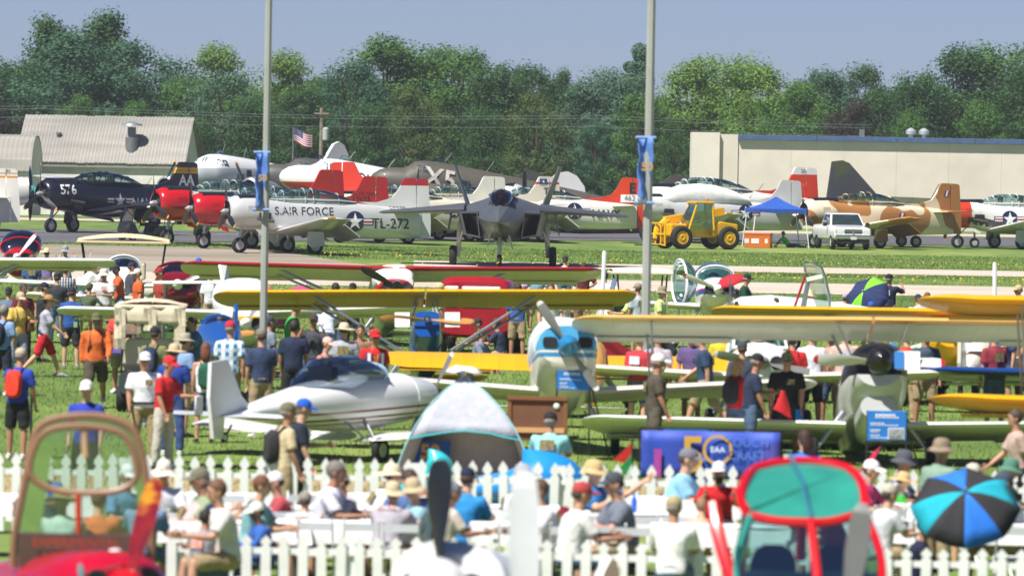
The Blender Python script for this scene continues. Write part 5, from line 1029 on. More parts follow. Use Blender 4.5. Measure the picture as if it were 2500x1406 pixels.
def pickup():
    b = base(2056, 331); t = thing('pickup_truck', 'white pickup truck parked nose on in front of the camouflaged trainer', 'truck', b, R(270 + 9)); W_ = paint('#e3e5e6', .2)
    S = [(2.72, .62, 1.06, .90, 5), (2.62, .5, 1.18, .98, 5), (1.6, .45, 1.27, 1.0, 6), (1.2, .45, 1.3, 1.0, 6), (-2.9, .45, 1.3, 1.0, 6)]
    MB().loft(fus(S, 32)).build('body', W_, t, 30)
    q = MB(); C = [(1.25, 1.22, .93), (.55, 1.88, .76), (-.1, 1.93, .74), (-.9, 1.9, .74), (-1.15, 1.25, .92)]
    q.loft([[(x, -w, z) for x, z, w in C], [(x, w, z) for x, z, w in C]], True, True); q.build('cab', W_, t, 20)
    MB().add([(1.26, -.84, 1.28), (1.26, .84, 1.28), (.62, .7, 1.85), (.62, -.7, 1.85)], [(0, 1, 2, 3)]).build('windshield', mat('#2b3a3c', .05, var=.2), t, 0)
    for s in (-1, 1):
        MB().add([(1.0, s * .93, 1.3), (.5, s * .79, 1.82), (-.8, s * .77, 1.84), (-1.0, s * .93, 1.3)], [(0, 1, 2, 3)]).build('side_window', mat('#222a2c', .05), t, 0)
        h = MB().box((2.66, s * .74, .98), (.14, .36, .2)).build('headlight', mat('#d9e2e6', .08), t, 0); MB().box((2.70, s * .92, .98), (.06, .06, .18)).build('indicator', paint('#d06a1c'), h, 0)
        q = MB(); q.box((.95, s * 1.14, 1.32), (.12, .22, .2)); bevel(q.build('wing_mirror', DARK, t, 0), .03)
        for x in (1.75, -1.9): wheel(t, (x, s * .9, .39), .39, .26)
        MB().lathe([(0, .07), (.03, .08)], 10, 'x', (2.72, s * .62, .58)).build('fog_light', mat('#e6eaec', .1), t)
        MB().box((2.70, s * .25, .98), (.08, .42, .2)).build('grille', DARK, t, 0)
    q = MB(); q.box((2.72, 0, .98), (.06, .08, .3)); q.box((2.72, 0, .98), (.06, 1.0, .05)); q.build('grille_bar', CHROME, t, 0)
    bevel(MB().box((2.74, 0, .68), (.2, 1.9, .22)).build('bumper', CHROME, t, 0), .05); MB().box((2.86, 0, .62), (.02, .32, .16)).build('number_plate', mat('#c9ccd0', .6), t, 0); MB().box((2.7, 0, .45), (.12, 1.7, .2)).build('air_dam', DARK, t, 0)
pickup()
def cart(label, pos, rz, body, roofm, roof_z=1.85, L=2.4, rear=False, canvas=None, black=False, name='golf_cart', roofL=None, arch=.0):
    t = thing(name, label, 'golf cart', pos, rz, 'carts among the visitors'); rl = roofL or L * .82
    q = MB(); q.loft(fus([(L / 2, .4, .7, .42, 4), (L / 2 - .15, .3, .95, .55, 4), (L / 2 - .5, .28, .9, .58, 4), (L / 2 - .7, .28, .42, .58, 4), (-.25, .28, .42, .58, 4), (-.35, .28, .75, .58, 4), (-L / 2, .3, .78, .55, 4)], 24)); q.build('body', body, t, 30)
    for x in (L / 2 - .35, -L / 2 + .4):
        for s in (-1, 1): wheel(t, (x, s * .5, .24), .24, .2)
    MB().box((-.3, 0, .82), (.5, 1.05, .14)).build('seat', mat('#c9bda0', .6) if not black else DARK, t, 0); bevel(MB().box((-.6, 0, 1.1), (.12, 1.05, .5)).build('backrest', mat('#c9bda0', .6) if not black else DARK, t, 0), .04)
    for x in (rl / 2 - .12, -rl / 2 + .12):
        for s in (-1, 1): MB().tube([(x * .85, s * .52, .6), (x, s * .5, roof_z)], .022, 6).build('roof_post', DARK, t)
    rows = [[(x * rl / 2, y * .64, roof_z + .05 + .12 * (1 - y * y) * (1 - x * x * .4) + arch * (1 - x * x)) for y in (-1, -.9, -.5, 0, .5, .9, 1)] for x in (-1, -.85, -.4, 0, .4, .85, 1)]; q = MB(); q.sheet(rows); q.sheet([[(p[0], p[1], roof_z) for p in r] for r in rows]); q.build('roof', roofm, t, 40)
    q = MB(); pts = [(x * rl / 2, y * .64, roof_z + .02) for x, y in ((-1, -1), (1, -1), (1, 1), (-1, 1), (-1, -1))]
    for a, c in zip(pts, pts[1:]): q.tube([a, c], .035, 6)
    q.build('roof_edge', roofm, t); MB().lathe([(0, .17), (.02, .18)], 14, 'x', (.32, .25, .95)).build('steering_wheel', DARK, t); MB().tube([(.5, .25, .6), (.33, .25, .95)], .02).build('steering_column', DARK, t)
    for s in (-1, 1): MB().ball((L / 2 - .08, s * .33, .68), (.05, .09, .07), 8, 6).build('headlight', mat('#e2e6e8', .1), t)
    MB().box((L / 2 - .42, 0, 1.35), (.02, 1.0, .75), rot=Matrix.Rotation(R(-14), 3, 'Y')).build('windscreen', glass('#d5e4e4', .02, .3), t, 0)
    if canvas:
        for y0, y1, z0 in ((-.66, -.45, .9), (.45, .66, 1.15), (-.12, .12, 1.5)):
            rows = [[(-rl / 2 - .04 - .03 * math.sin(z * 9 + k), y0 + (y1 - y0) * k / 3, z) for k in range(4)] for z in (z0, z0 + .2, 1.6, roof_z)]; solid(MB().sheet(rows).build('canvas_flap', canvas, t, 0), .01)
        rows = [[(-rl / 2 - .03 - .03 * math.sin(y * 11), y, z) for y in (-.64, -.4, -.2, 0, .2, .4, .64)] for z in (1.62, 1.7, 1.78, roof_z + .06)]; solid(MB().sheet(rows).build('canvas_valance', canvas, t, 60), .01)
    return t
BEIGE = mat('#d6c19c', .55, var=.05); TANC = mat('#cfc2aa', .85, var=.12, bump=.4)
cart('black utility cart with small windscreen driving past the red nosed trainers', base(352, 317), R(215), paint('#1a1b1e', .4), DARK, 1.75, 2.7, black=True, name='utility_cart')
cart('long golf cart with beige roof on the apron edge', base(300, 188), R(182), paint('#d8d2c2'), BEIGE, 1.95, 3.0, roofL=2.75, arch=.12)
cart('golf cart with cream roof standing beside the second lamp pole', base(1560, 158), R(185), paint('#e0dcce'), mat('#d9d2bd', .5), 1.85, 2.3, roofL=1.5)
cart('near golf cart with rolled canvas side curtains carrying two riders', base(365, 117), R(92), paint('#3c4046', .4), TANC, 1.92, 2.5, canvas=TANC, roofL=1.7)
b = base(1172, 151); t = thing('parked_van', 'dark red van with white framed side window half hidden by the red wing strut', 'van', b, R(86)); RV = paint('#9a1524', .25)
S = [(2.2, .6, 1.0, .78, 5), (2.05, .45, 1.15, .88, 5), (1.3, .42, 1.2, .9, 6), (.7, .42, 1.8, .88, 5), (-1.9, .42, 1.88, .88, 5), (-2.1, .5, 1.75, .84, 5)]
MB().loft(fus(S, 28)).build('body', RV, t, 30)
for y0, y1 in ((-.62, .3), (.38, .7)): q = MB(); q.box((-2.08, (y0 + y1) / 2, 1.4), (.1, y1 - y0, .5)); bevel(q.build('window_frame', WHITE, t, 0), .03); q = MB(); q.box((-2.12, (y0 + y1) / 2, 1.4), (.06, y1 - y0 - .08, .42)); bevel(q.build('window', mat('#b9c6cc', .1), t, 0), .03)
for x in (1.4, -1.4):
    for s in (-1, 1): wheel(t, (x, s * .8, .33), .33, .2)
MB().add([(1.28, -.75, 1.22), (1.28, .75, 1.22), (.75, .68, 1.76), (.75, -.68, 1.76)], [(0, 1, 2, 3)]).build('windshield', mat('#5a6a72', .05), t, 0)
def cone(px, yt, h, Y, c, label):
    b = base(px, Y); t = thing('traffic_cone', label, 'cone', b, 0, 'traffic cones'); MB().lathe([(.02, .15), (.03, .12), (h - .03, .035), (h, .03)], 14, 'z').build('cone_body', paint(c, .5), t); MB().box((0, 0, .015), (.32, .32, .03)).build('cone_base', paint(c, .6), t, 0)
cone(668, 915, .72, 106, '#d8924a', 'faded tall cone beside the first lamp pole base'); cone(690, 925, .62, 105, '#dd8a52', 'faded cone just in front of its taller twin by the pole'); cone(1445, 1050, .5, 93, '#c48f4a', 'tan cone on the grass behind the man in aqua'); cone(2238, 1088, .52, 86, '#e8560c', 'bright orange cone near the blue information board'); cone(1343, 705, .6, 152, '#e0560f', 'small orange cone behind the yellow wing')
def umbrella(label, c, r, tilt, dirz, cols, open_=.42, handle=.8):
    t = thing('umbrella', label, 'umbrella', c, dirz, 'open umbrellas'); t.rotation_euler = (0, tilt, dirz); n = 8
    for i in range(n):
        a0, a1 = 2 * math.pi * i / n, 2 * math.pi * (i + 1) / n; rows = []
        for u in (.02, .25, .5, .75, 1.):
            z = open_ * r * (1 - u * u) ; rows.append([(r * u * math.cos(a0 + (a1 - a0) * k / 4) * (1 - .07 * math.sin(math.pi * k / 4) * u), r * u * math.sin(a0 + (a1 - a0) * k / 4) * (1 - .07 * math.sin(math.pi * k / 4) * u), z - .05 * r * math.sin(math.pi * k / 4) * u) for k in range(5)])
        solid(MB().sheet(rows).build('umbrella_panel', cloth(cols[i % len(cols)], .06), t, 60), .003)
    MB().tube([(0, 0, open_ * r + .06), (0, 0, -handle)], .012, 6).build('umbrella_shaft', ALU, t)
    return t
UB = ['#1f6fd0', '#28282c', '#0fa0b4', '#28282c']
umbrella('big umbrella with black, teal and blue panels tilted towards the viewer', at(2357, 1238, 72), .64, R(44), R(265), UB, .42)
umbrella('red umbrella over a seated visitor beyond the yellow wing', at(1785, 690, 165), .52, R(20), R(200), ['#a81c2a'], .4)
umbrella('navy and lime umbrella behind the photographer in navy', at(2118, 725, 160), .62, R(58), R(240), ['#1e2c56', '#222f5a', '#1e2c56', '#79cc2a'], .45)
umbrella('pink umbrella low behind the yellow wing', at(748, 712, 165), .42, R(10), 0, ['#c83a78'], .35, .5)
def board(px, py, Y, w, h, label, face, fm, legs=True, photo=False, tilt=0.):
    c = at(px, py, Y); z = gz(Y); t = thing('information_board', label, 'sign', (c.x, Y, z), R(tilt), 'information boards'); zc = c.z - z
    bevel(MB().box((0, 0, zc), (w, .04, h)).build('board_panel', face, t, 0), .006, 1)
    for x in (-w / 2, w / 2): MB().tube([(x, 0, 0), (x, 0, zc + h / 2)], .015, 6).build('board_post', fm, t)
    MB().tube([(w / 2, 0, zc), (w / 2 + .35, .5, 0)], .015, 6).build('board_brace', fm, t)
    mb = MB(); r = random.Random(px)
    for k, (yy, hh, ww) in enumerate(((.36, .07, .62), (.28, .045, .66), (.08, .04, .3), (.02, .03, .7), (-.14, .04, .24), (-.2, .03, .2), (-.32, .04, .24), (-.4, .03, .5))):
        x = -w * .42 + (w * .12 if k < 2 else 0)
        while x < -w * .42 + w * ww * (.9 if not photo or k > 4 else 1):
            l = r.uniform(.02, .07) * w; mb.box((x + l / 2, -.024, zc + yy * h), (l, .004, hh * h)); x += l + .012 * w
            if photo and k > 3 and x > .02: break
    o = mb.build('lettering', mat('#d6e4f4', .7), t, 0); o['kind'] = 'stuff'
    if photo:
        MB().box((w * .24, -.026, zc - h * .25), (w * .42, .01, h * .38)).build('photo_print', mat('#d6dbe2', .6), t, 0); MB().box((w * .24, -.034, zc - h * .25), (w * .38, .006, h * .32)).build('photo_image', ramp_mat('photo_print', [(.3, '#3e5a34'), (.5, '#9aa3a8'), (.7, '#7f93c4')], 9, 4, .6, (1, 1, 1), 0), t, 0)
    return t
BLU_S = mat('#1874c4', .6, var=.05)
board(1400, 928, 103, .54, .32, 'blue information board under the sky blue nosed aircraft', BLU_S, DARK); board(2165, 1039, 96, .6, .46, 'blue information board with a photo print before the silver biplane', BLU_S, DARK, photo=True)
b = base(1310, 98); t = thing('notice_board', 'brown notice board with wooden rail behind the grey beach tent', 'board', b, R(-6)); z0, z1 = .55, 1.2
MB().box((0, 0, (z0 + z1) / 2), (.85, .05, z1 - z0)).build('board_panel', mat('#6e4a33', .8, var=.15), t, 0)
for x in (-.44, .44): MB().box((x, -.01, .6), (.06, .08, 1.24)).build('frame_post', mat('#7b5130', .7), t, 0)
MB().box((0, -.03, 1.22), (.94, .08, .06)).build('frame_rail', mat('#7b5130', .7), t, 0); MB().box((0, -.05, .72), (.86, .04, .08)).build('wooden_rail', mat('#c59a68', .7), t, 0); MB().ball((.3, -.04, 1.1), (.05, .02, .05)).build('badge', mat('#d7e4d8', .5), t)
# blue anniversary banner on a barrier
p0_, p1_ = at(1566, 1050, 86), at(1905, 1050, 86); w = p1_.x - p0_.x; h = (1168 - 1052) / FPX * 86; t = thing('banner_barrier', 'wide blue banner with golden fifty emblem hung on a barrier by the fence', 'banner', (p0_.x, 86, gz(86)), 0); zt = p0_.z - gz(86)
BM = bpy.data.materials; rows = [[(w * k / 16, .02 * math.sin(k * 1.1), zt - h + h * q / 4) for k in range(17)] for q in range(5)]
solid(MB().sheet(rows).build('banner_cloth', ramp_mat('banner_print', [(.3, '#3a3f96'), (.5, '#2a49b0'), (.62, '#2f52b8'), (.75, '#5a4aa0')], .9, 2, .6, (1, 1, .4), 0), t, 60), .006)
GOLD = mat('#d0a23a', .6); q = MB(); q.add([(w * .37 + x * .68, -.05, zt - h * .52 + y * .68) for x, y in text2d('5', .02)[0]], text2d('5', .02)[1]); q.build('lettering', GOLD, t, 0)
q = MB()
for k in range(28):
    a, c = 2 * math.pi * k / 28, 2 * math.pi * (k + 1) / 28; q.add([(w * .55 + r_ * math.cos(u) * 1, -.05, zt - h * .38 + r_ * math.sin(u)) for r_, u in ((.165, a), (.165, c), (.205, c), (.205, a))], [(0, 1, 2, 3)])
q.build('emblem_ring', GOLD, t, 0); q = MB(); q.add([(w * .55 + x * .11, -.055, zt - h * .38 + y * .11) for x, y in text2d('EAA', .02)[0]], text2d('EAA', .02)[1]); q.build('emblem_mark', mat('#dfe6f4', .6), t, 0)
for s_, yy in (('TOUCH', .22), ('CRAFT', .5)): q = MB(); q.add([(w * .76 + x * .17, -.05, zt - h * yy + y * .17) for x, y in text2d(s_)[0]], text2d(s_)[1]); q.build('lettering', mat('#5f7fd2', .6), t, 0)
MB().box((w * .12, -.05, zt - h * .68), (.1, .01, h * .6)).build('print_stripe', mat('#a8409a', .6), t, 0)
for x in (-.02, w * .5, w + .02): MB().tube([(x, .03, 0), (x, .03, zt + .03)], .016, 6).build('barrier_post', DARK, t)
MB().tube([(-.02, .03, zt + .03), (w + .35, .03, zt + .03)], .016, 6).build('barrier_rail', DARK, t)
b = base(1678, 92); t = thing('cooler_box', 'blue wheeled cooler bin with white stripe behind the anniversary banner', 'bin', b); bevel(MB().box((0, 0, .5), (.7, .5, 1.0)).build('bin_body', paint('#1c63bd', .4), t, 0), .03); bevel(MB().box((0, 0, 1.04), (.74, .54, .08)).build('lid', paint('#2a78d0', .4), t, 0), .02)
q = MB(); q.add([(x * .34, -.26, .62 + y * .34) for x, y in text2d('50')[0]], text2d('50')[1]); q.build('lettering', mat('#c0b46a', .6), t, 0)
for px, hh, lab in ((1985, .95, 'plain white panel with faint red mark beside the blue banner'), (1928, .98, 'pale barrier panel at the end of the blue banner')):
    b = base(px, 86.5); t = thing('barrier_panel', lab, 'panel', b); MB().box((0, 0, hh * .55), (.2, .03, hh * .9)).build('panel_face', mat('#d7dade', .6), t, 0); MB().tube([(.1, 0, 0), (.1, 0, hh)], .014).build('panel_post', DARK, t)
    if px > 1950: MB().tube([(-.03 + .05 * math.cos(a), -.025, .75 + .05 * math.sin(a)) for a in (R(40 * k) for k in range(10))], .008, 5).build('red_mark', paint('#c0343a'), t)
# beach tent, inflatables, lean-to tent
b = base(1125, 93); t = thing('beach_tent', 'grey domed beach tent with turquoise edging behind the picket fence', 'tent', b, R(-5)); 
FT = [(-.98, -.6, .0), (1.18, -.55, .0), (1.0, .75, .0), (-.85, .75, .0)]; AP = Vector((.02, 0, 1.76)); PL = []
for f_ in FT:
    f_ = Vector(f_); k_ = f_.lerp(AP, .5) + Vector((f_.x * .32, f_.y * .32, .34)); PL.append([(1 - u) ** 2 * f_ + 2 * u * (1 - u) * k_ + u * u * AP for u in (k / 10 for k in range(11))])
for n_, a_, b_, lo in (('tent_side', 1, 2, 0), ('tent_back', 2, 3, 0), ('tent_side', 3, 0, 0), ('tent_front', 0, 1, 4)):
    rows = []
    for k in range(lo, 11):
        rw = []
        for m in range(9):
            w_ = m / 8; p = PL[a_][k].lerp(PL[b_][k], w_); sag = math.sin(math.pi * w_) * .10 * math.sin(math.pi * min(1, k / 10 + .1)); c_ = Vector((.1, .07, p.z)); p = p + (c_ - p) * sag + Vector((.02 * noise.noise((m * .9, k * .8, a_)), .02 * noise.noise((k * .9, m * .7, 5 + a_)), .03 * noise.noise((m * .8, k * .9, 9 + a_))))
            if n_ == 'tent_front' and k == lo: p.z += .12 * math.sin(math.pi * w_) - .03
            rw.append(p)
        rows.append(rw)
    solid(MB().sheet(rows).build(n_, cloth('#b6bac6', .08), t, 60), .005)
    if n_ == 'tent_front': MB().tube([p + Vector((0, -.012, -.005)) for p in rows[0]], .012, 6).build('tent_edging', mat('#3fb4bc', .6), t)
for pl in PL: MB().tube(pl, .012, 6).build('tent_pole', mat('#8fc4cc', .4), t)
q = MB(); r5 = random.Random(4); q.sheet([[AP + Vector((x * .26, y * .16, .03 + r5.uniform(0, .14))) for x in (-1, -.5, 0, .5, 1)] for y in (-1, 0, 1)]); solid(q.build('vent_flap', cloth('#d5d8e0'), t, 60), .006)
def inflat(px, py, Y, r, c, label, rz=0.):
    p = at(px, py, Y); z = gz(Y); t = tag(MB().ball((0, 0, r[2] * .95), r, 24, 14).build('inflatable_lounger', mat(c, .35, 0, .3, .04), None, 60, (p.x, Y, z), (0, 0, rz)), label, 'inflatable', 'inflatable loungers')
    for v in t.data.vertices:
        a = math.atan2(v.co.y, v.co.x); v.co.z *= 1 + .25 * math.cos(a) ; v.co.x *= 1 + .05 * math.sin(9 * v.co.z)
inflat(1275, 1110, 90, (.95, .45, .34), '#1b86cf', 'large bright blue inflatable lounger before the grey tent'); inflat(1045, 1125, 88.5, (.44, .3, .36), '#35b8c0', 'turquoise inflatable lounger in the mouth of the grey tent', .3); inflat(1005, 1065, 93.4, (.26, .18, .2), '#cc4a22', 'small orange red cushion inside the grey tent')
b = base(1055, 93.3); t = thing('small_banner', 'small blue banner with golden fifty hanging inside the tent', 'banner', b); MB().box((0, 0, .58), (.52, .02, .38)).build('banner_cloth', mat('#1f5cb6', .7), t, 0); q = MB(); q.add([(x * .3 - .04, -.02, .6 + y * .3) for x, y in text2d('50', .03)[0]], text2d('50', .03)[1]); q.build('lettering', GOLD, t, 0); q = MB(); q.add([(x * .08 + .05, -.02, .45 + y * .08) for x, y in text2d('YEARS')[0]], text2d('YEARS')[1]); q.build('lettering', mat('#6fb0e0', .7), t, 0)
for x in (-.25, .25): MB().tube([(x, .02, 0), (x, .02, .78)], .01).build('banner_post', DARK, t)
b = base(2455, 94); t = thing('ridge_tent', 'beige tent staked on the grass near the yellow lower wing', 'tent', b, R(30)); q = MB(); q.sheet([[(-.9, -.5, 0), (-.2, -.55, .02), (.6, -.6, 0)], [(-.2, -.1, .38), (.1, 0, .5), (.6, 0, .55)], [(-.3, .5, 0), (.1, .6, .0), (.6, .6, 0)]]); q.build('tent_fabric', cloth('#b9aa8c'), t, 60); MB().tube([(-.95, -.5, .0), (-1.3, -.8, .0)], .006).build('guy_rope', mat('#b7c23a', .7), t); MB().tube([(.6, 0, 0), (.6, 0, .56)], .012).build('tent_pole', ALU, t)
# pennant string on a thin mast, barrier rails by the poles
b = base(1540, 84); t = thing('pennant_mast', 'thin mast carrying red, green and white pennants at the fence', 'flag', b); MB().tube([(0, 0, 0), (0, 0, 1.25)], .014).build('mast', DARK, t)
for k, c in enumerate(('#c8281e', '#1f8a4c', '#d9d9d4', '#1f8a4c')): MB().add([(0, -.01 * k, 1.22 - .14 * k), (-.26 + .06 * k, -.04, .98 - .16 * k), (0, -.01 * k, .92 - .16 * k)], [(0, 1, 2)]).build('pennant', cloth(c), t, 0)
b = base(2105, 84); t = thing('feather_flag', 'small crimson feather flag rising behind the red canopy', 'flag', b, R(-20)); MB().tube([(0, 0, 0), (0, 0, .7), (.25, 0, 1.25)], .01).build('mast', DARK, t); solid(MB().sheet([[(0, 0, .7), (.24, 0, 1.24)], [(-.1, .03, .66), (.1, .04, 1.12)], [(-.16, 0, .6), (-.05, .02, .9)]]).build('flag_cloth', cloth('#c01f4c'), t, 0), .006)
for px, yb, lab in ((640, 1030, 'black tube barrier at the foot of the first lamp pole'), (75, 1075, 'thin dark post beside the man in blue shirt')):
    b = gnd(px, yb); t = thing('tube_barrier', lab, 'barrier', b)
    MB().tube([(-.25, 0, 0), (-.25, 0, .5), (-.22, 0, .54), (.22, 0, .54), (.25, 0, .5), (.25, 0, 0)] if px > 100 else [(0, 0, 0), (0, 0, .75)], .022, 8).build('tube_rail', DARK, t); MB().box((0, 0, .02), (.3, .06, .02)).build('foot_plate', DARK, t, 0)

# ------------------------------------------------------------------ picket fences, tables, chairs
VIN = mat('#e4e5e4', .4, 0, .2, .05, 3.)
PK = MB(); PK.prism([(-.056, -.012, 0), (.056, -.012, 0), (.056, -.012, .80), (.032, -.012, .815), (.032, -.012, .83), (.062, -.012, .86), (.058, -.012, .90), (.0, -.012, .985), (-.058, -.012, .90), (-.062, -.012, .86), (-.032, -.012, .83), (-.032, -.012, .815), (-.056, -.012, .80)], (0, .024, 0)); PKM = PK.mesh('picket', VIN, 0)
def fence(label, px0, px1, Y0, Y1, top, sp):
    a, c = base(px0, Y0), base(px1, Y1); d = c - a; L = d.length; t = thing('picket_fence', label, 'fence', a, math.atan2(d.y, d.x)); n = int(L / sp); r = random.Random(n)
    for i in range(n):
        o = link('picket', PKM, t, (i * sp, -.03 + r.uniform(-.004, .004), .05 + r.uniform(-.012, .012)), (r.uniform(-.02, .02), r.uniform(-.022, .022), 0)); o.scale = (1, 1, top / 1.02)
    for z in (.2, top * .77): MB().box((L / 2, .0, z), (L, .035, .07)).build('fence_rail', VIN, t, 0)
    for i in range(0, n, 9): MB().box((i * sp + sp / 2, .07, top * .48), (.1, .1, top * .96)).build('fence_post', VIN, t, 0)
fence('white picket fence behind the dining tables', -80, 2600, 81.5, 81, 1.06, .212)
fence('white picket fence in front of the dining tables', 418, 2600, 70.5, 70, .70, .212)
TB = MB(); TB.box((0, 0, .73), (1.8, .75, .03)); rows = []
for z, o_ in ((.75, 0), (.66, .01), (.52, .03)): rows.append([((.92 + o_ + .02 * math.sin(k * 2.1)) * (1 if c_[0] > 0 else -1) * abs(c_[0]), (.40 + o_ + .02 * math.sin(k * 1.7)) * c_[1], z) for k, c_ in enumerate([(-1, -1), (-.5, -1), (0, -1), (.5, -1), (1, -1), (1, 0), (1, 1), (.5, 1), (0, 1), (-.5, 1), (-1, 1), (-1, 0), (-1, -1)])])
TCM = MB().sheet(rows); TCM.add([(x * .92, y * .4, .752) for x, y in ((-1, -1), (1, -1), (1, 1), (-1, 1))], [(0, 1, 2, 3)])
M_CLW = mat('#e9e9ea', .8, var=.05, bump=.2); TCMe = TCM.mesh('tablecloth', M_CLW, 50); TTM = MB().box((0, 0, .725), (1.8, .75, .03)).mesh('tabletop', WHITE, 0); TLM = MB().tube([(0, 0, 0), (0, 0, .71)], .02, 6).mesh('leg', GREYSTEEL)
def dining_table(px, Y, rz, label):
    b = base(px, Y); t = thing('dining_table', label, 'table', b, rz, 'dining tables between the fences'); link('tabletop', TTM, t)
    for x in (-.75, .75):
        for y in (-.28, .28): link('leg', TLM, t, (x, y, 0))
    tag(link('tablecloth', TCMe, None, b, (0, 0, rz)), label.replace('folding table', 'cloth on the folding table'), 'tablecloth', 'white tablecloths')
for i, (px, Y, rz, w) in enumerate(((60, 77, 0, 'left of the brown canopy'), (470, 78, .1, 'behind the boy in grey'), (700, 75.5, 0, 'before the man in white stripes'), (930, 78.5, .05, 'beside the man in beige hat'), (1180, 76.5, 0, 'by the visitor with maroon bag'), (1500, 75.5, .05, 'before the man raising his arm'), (1700, 79, 0, 'under the blue banner'), (1340, 72.8, 0, 'along the front fence behind empty chairs'), (2060, 78.5, 0, 'behind the red canopy'), (2300, 78.8, .1, 'beyond the big umbrella'), (840, 72.6, 0, 'along the front fence near the black blade'), (560, 72.3, 0, 'along the front fence under the boys'), (2330, 74.6, 0, 'under the big umbrella'), (1780, 73.2, 0, 'hidden behind the red door frame'), (2000, 75.5, 0, 'seen through the red windshield'))):
    dining_table(px, Y, rz, 'white folding table ' + w)
CH = thing('folding_chair', 'x', 'chair'); WCH = mat('#e3e4e5', .45, var=.03); GCH = mat('#9fa6ab', .5)
CSM = MB().box((0, 0, .44), (.40, .42, .035)).mesh('seat', WCH, 0); CBM = MB().sheet([[(-.2 + .05 * (1 - (y / .2) ** 2) * 0 - .02, y, z) for y in (-.2, -.1, 0, .1, .2)] for z in (.72, .81)]).mesh('backrest', mat('#c4c8cb', .6), 0); CLF = MB().tube([(-.22, 0, .85), (.2, 0, 0)], .014, 6).mesh('leg', WCH); CLR = MB().tube([(.18, 0, .44), (-.2, 0, 0)], .014, 6).mesh('leg', WCH)
bpy.data.objects.remove(CH); r = random.Random(11); CHP = []
def chair(px, Y, rz, label):
    b = base(px, Y); t = thing('folding_chair', label, 'chair', b, rz, 'white folding chairs'); link('seat', CSM, t); solid(link('backrest', CBM, t), .012)
    for y in (-.2, .2): link('leg', CLF, t, (0, y, 0)); link('leg', CLR, t, (0, y, 0))
CHW = ['beside the boy in tie dye shirt', 'under the man in white stripes', 'behind the boy with sunglasses', 'far side of the table before the striped man', 'beside the man in beige hat', 'nearest the tall black propeller blade', 'beside the visitor with maroon bag', 'by the front fence, first right of the white blade', 'by the front fence, second right of the white blade', 'by the front fence, third right of the white blade', 'below the man raising his arm', 'in front of the bottle on the table', 'below the man in light blue shirt', 'hidden behind the white propeller blade', 'beside the child in green', 'behind the child in straw hat', 'partly under the big umbrella', 'beyond the big umbrella', 'by the front fence left of the black blade', 'by the front fence below the man in grey', 'by the front fence below the striped man']
for i, (px, Y, rz) in enumerate(((455, 73, 1.5), (700, 73.6, 1.6), (560, 76.6, -1.5), (745, 77, -1.4), (930, 74.2, 1.6), (1060, 74.8, 1.5), (1290, 74.2, 1.6), (1385, 71.6, 1.55), (1480, 71.7, 1.6), (1570, 71.6, 1.5), (1420, 73.8, 1.7), (1560, 73.9, 1.6), (1660, 74, 1.5), (1260, 71.7, 1.5), (2200, 74, 1.2), (2160, 76.5, 1.8), (2470, 73, 1.6), (2420, 76, 1.9), (980, 71.5, 1.5), (880, 71.6, 1.6), (770, 71.6, 1.5))):
    chair(px, Y, rz, 'white folding chair ' + CHW[i])
# ------------------------------------------------------------------ people
SKINS = ['#b98a70', '#c99c80', '#a87a60', '#7d5844', '#c08f78']
def plaid(key, a, b, c, s):
    if key in MATS: return MATS[key]
    m = bpy.data.materials.new('woven_plaid'); m.use_nodes = True; nt = m.node_tree; bs = nt.nodes['Principled BSDF']; bs.inputs['Roughness'].default_value = .9
    tc = node(nt, 'ShaderNodeTexCoord'); sp = node(nt, 'ShaderNodeSeparateXYZ'); nt.links.new(tc.outputs['Object'], sp.inputs[0]); out = []
    for ax in (1, 2):
        mu = node(nt, 'ShaderNodeMath', operation='MULTIPLY'); mu.inputs[1].default_value = s; nt.links.new(sp.outputs[ax], mu.inputs[0]); si = node(nt, 'ShaderNodeMath', operation='SINE'); nt.links.new(mu.outputs[0], si.inputs[0]); gt = node(nt, 'ShaderNodeMapRange'); gt.inputs[1].default_value = -.15; gt.inputs[2].default_value = .15; nt.links.new(si.outputs[0], gt.inputs[0]); out.append(gt.outputs[0])
    m1 = node(nt, 'ShaderNodeMix'); m1.data_type = 'RGBA'; m1.inputs[6].default_value = (*lin(a), 1); m1.inputs[7].default_value = (*lin(b), 1); nt.links.new(out[0], m1.inputs[0])
    m2 = node(nt, 'ShaderNodeMix'); m2.data_type = 'RGBA'; m2.inputs[7].default_value = (*lin(c), 1); nt.links.new(m1.outputs[2], m2.inputs[6])
    ml = node(nt, 'ShaderNodeMath', operation='MULTIPLY'); ml.inputs[1].default_value = .7 if c != b else .0; nt.links.new(out[1], ml.inputs[0]); nt.links.new(ml.outputs[0], m2.inputs[0]); nt.links.new(m2.outputs[2], bs.inputs['Base Color'])
    MATS[key] = m; return m
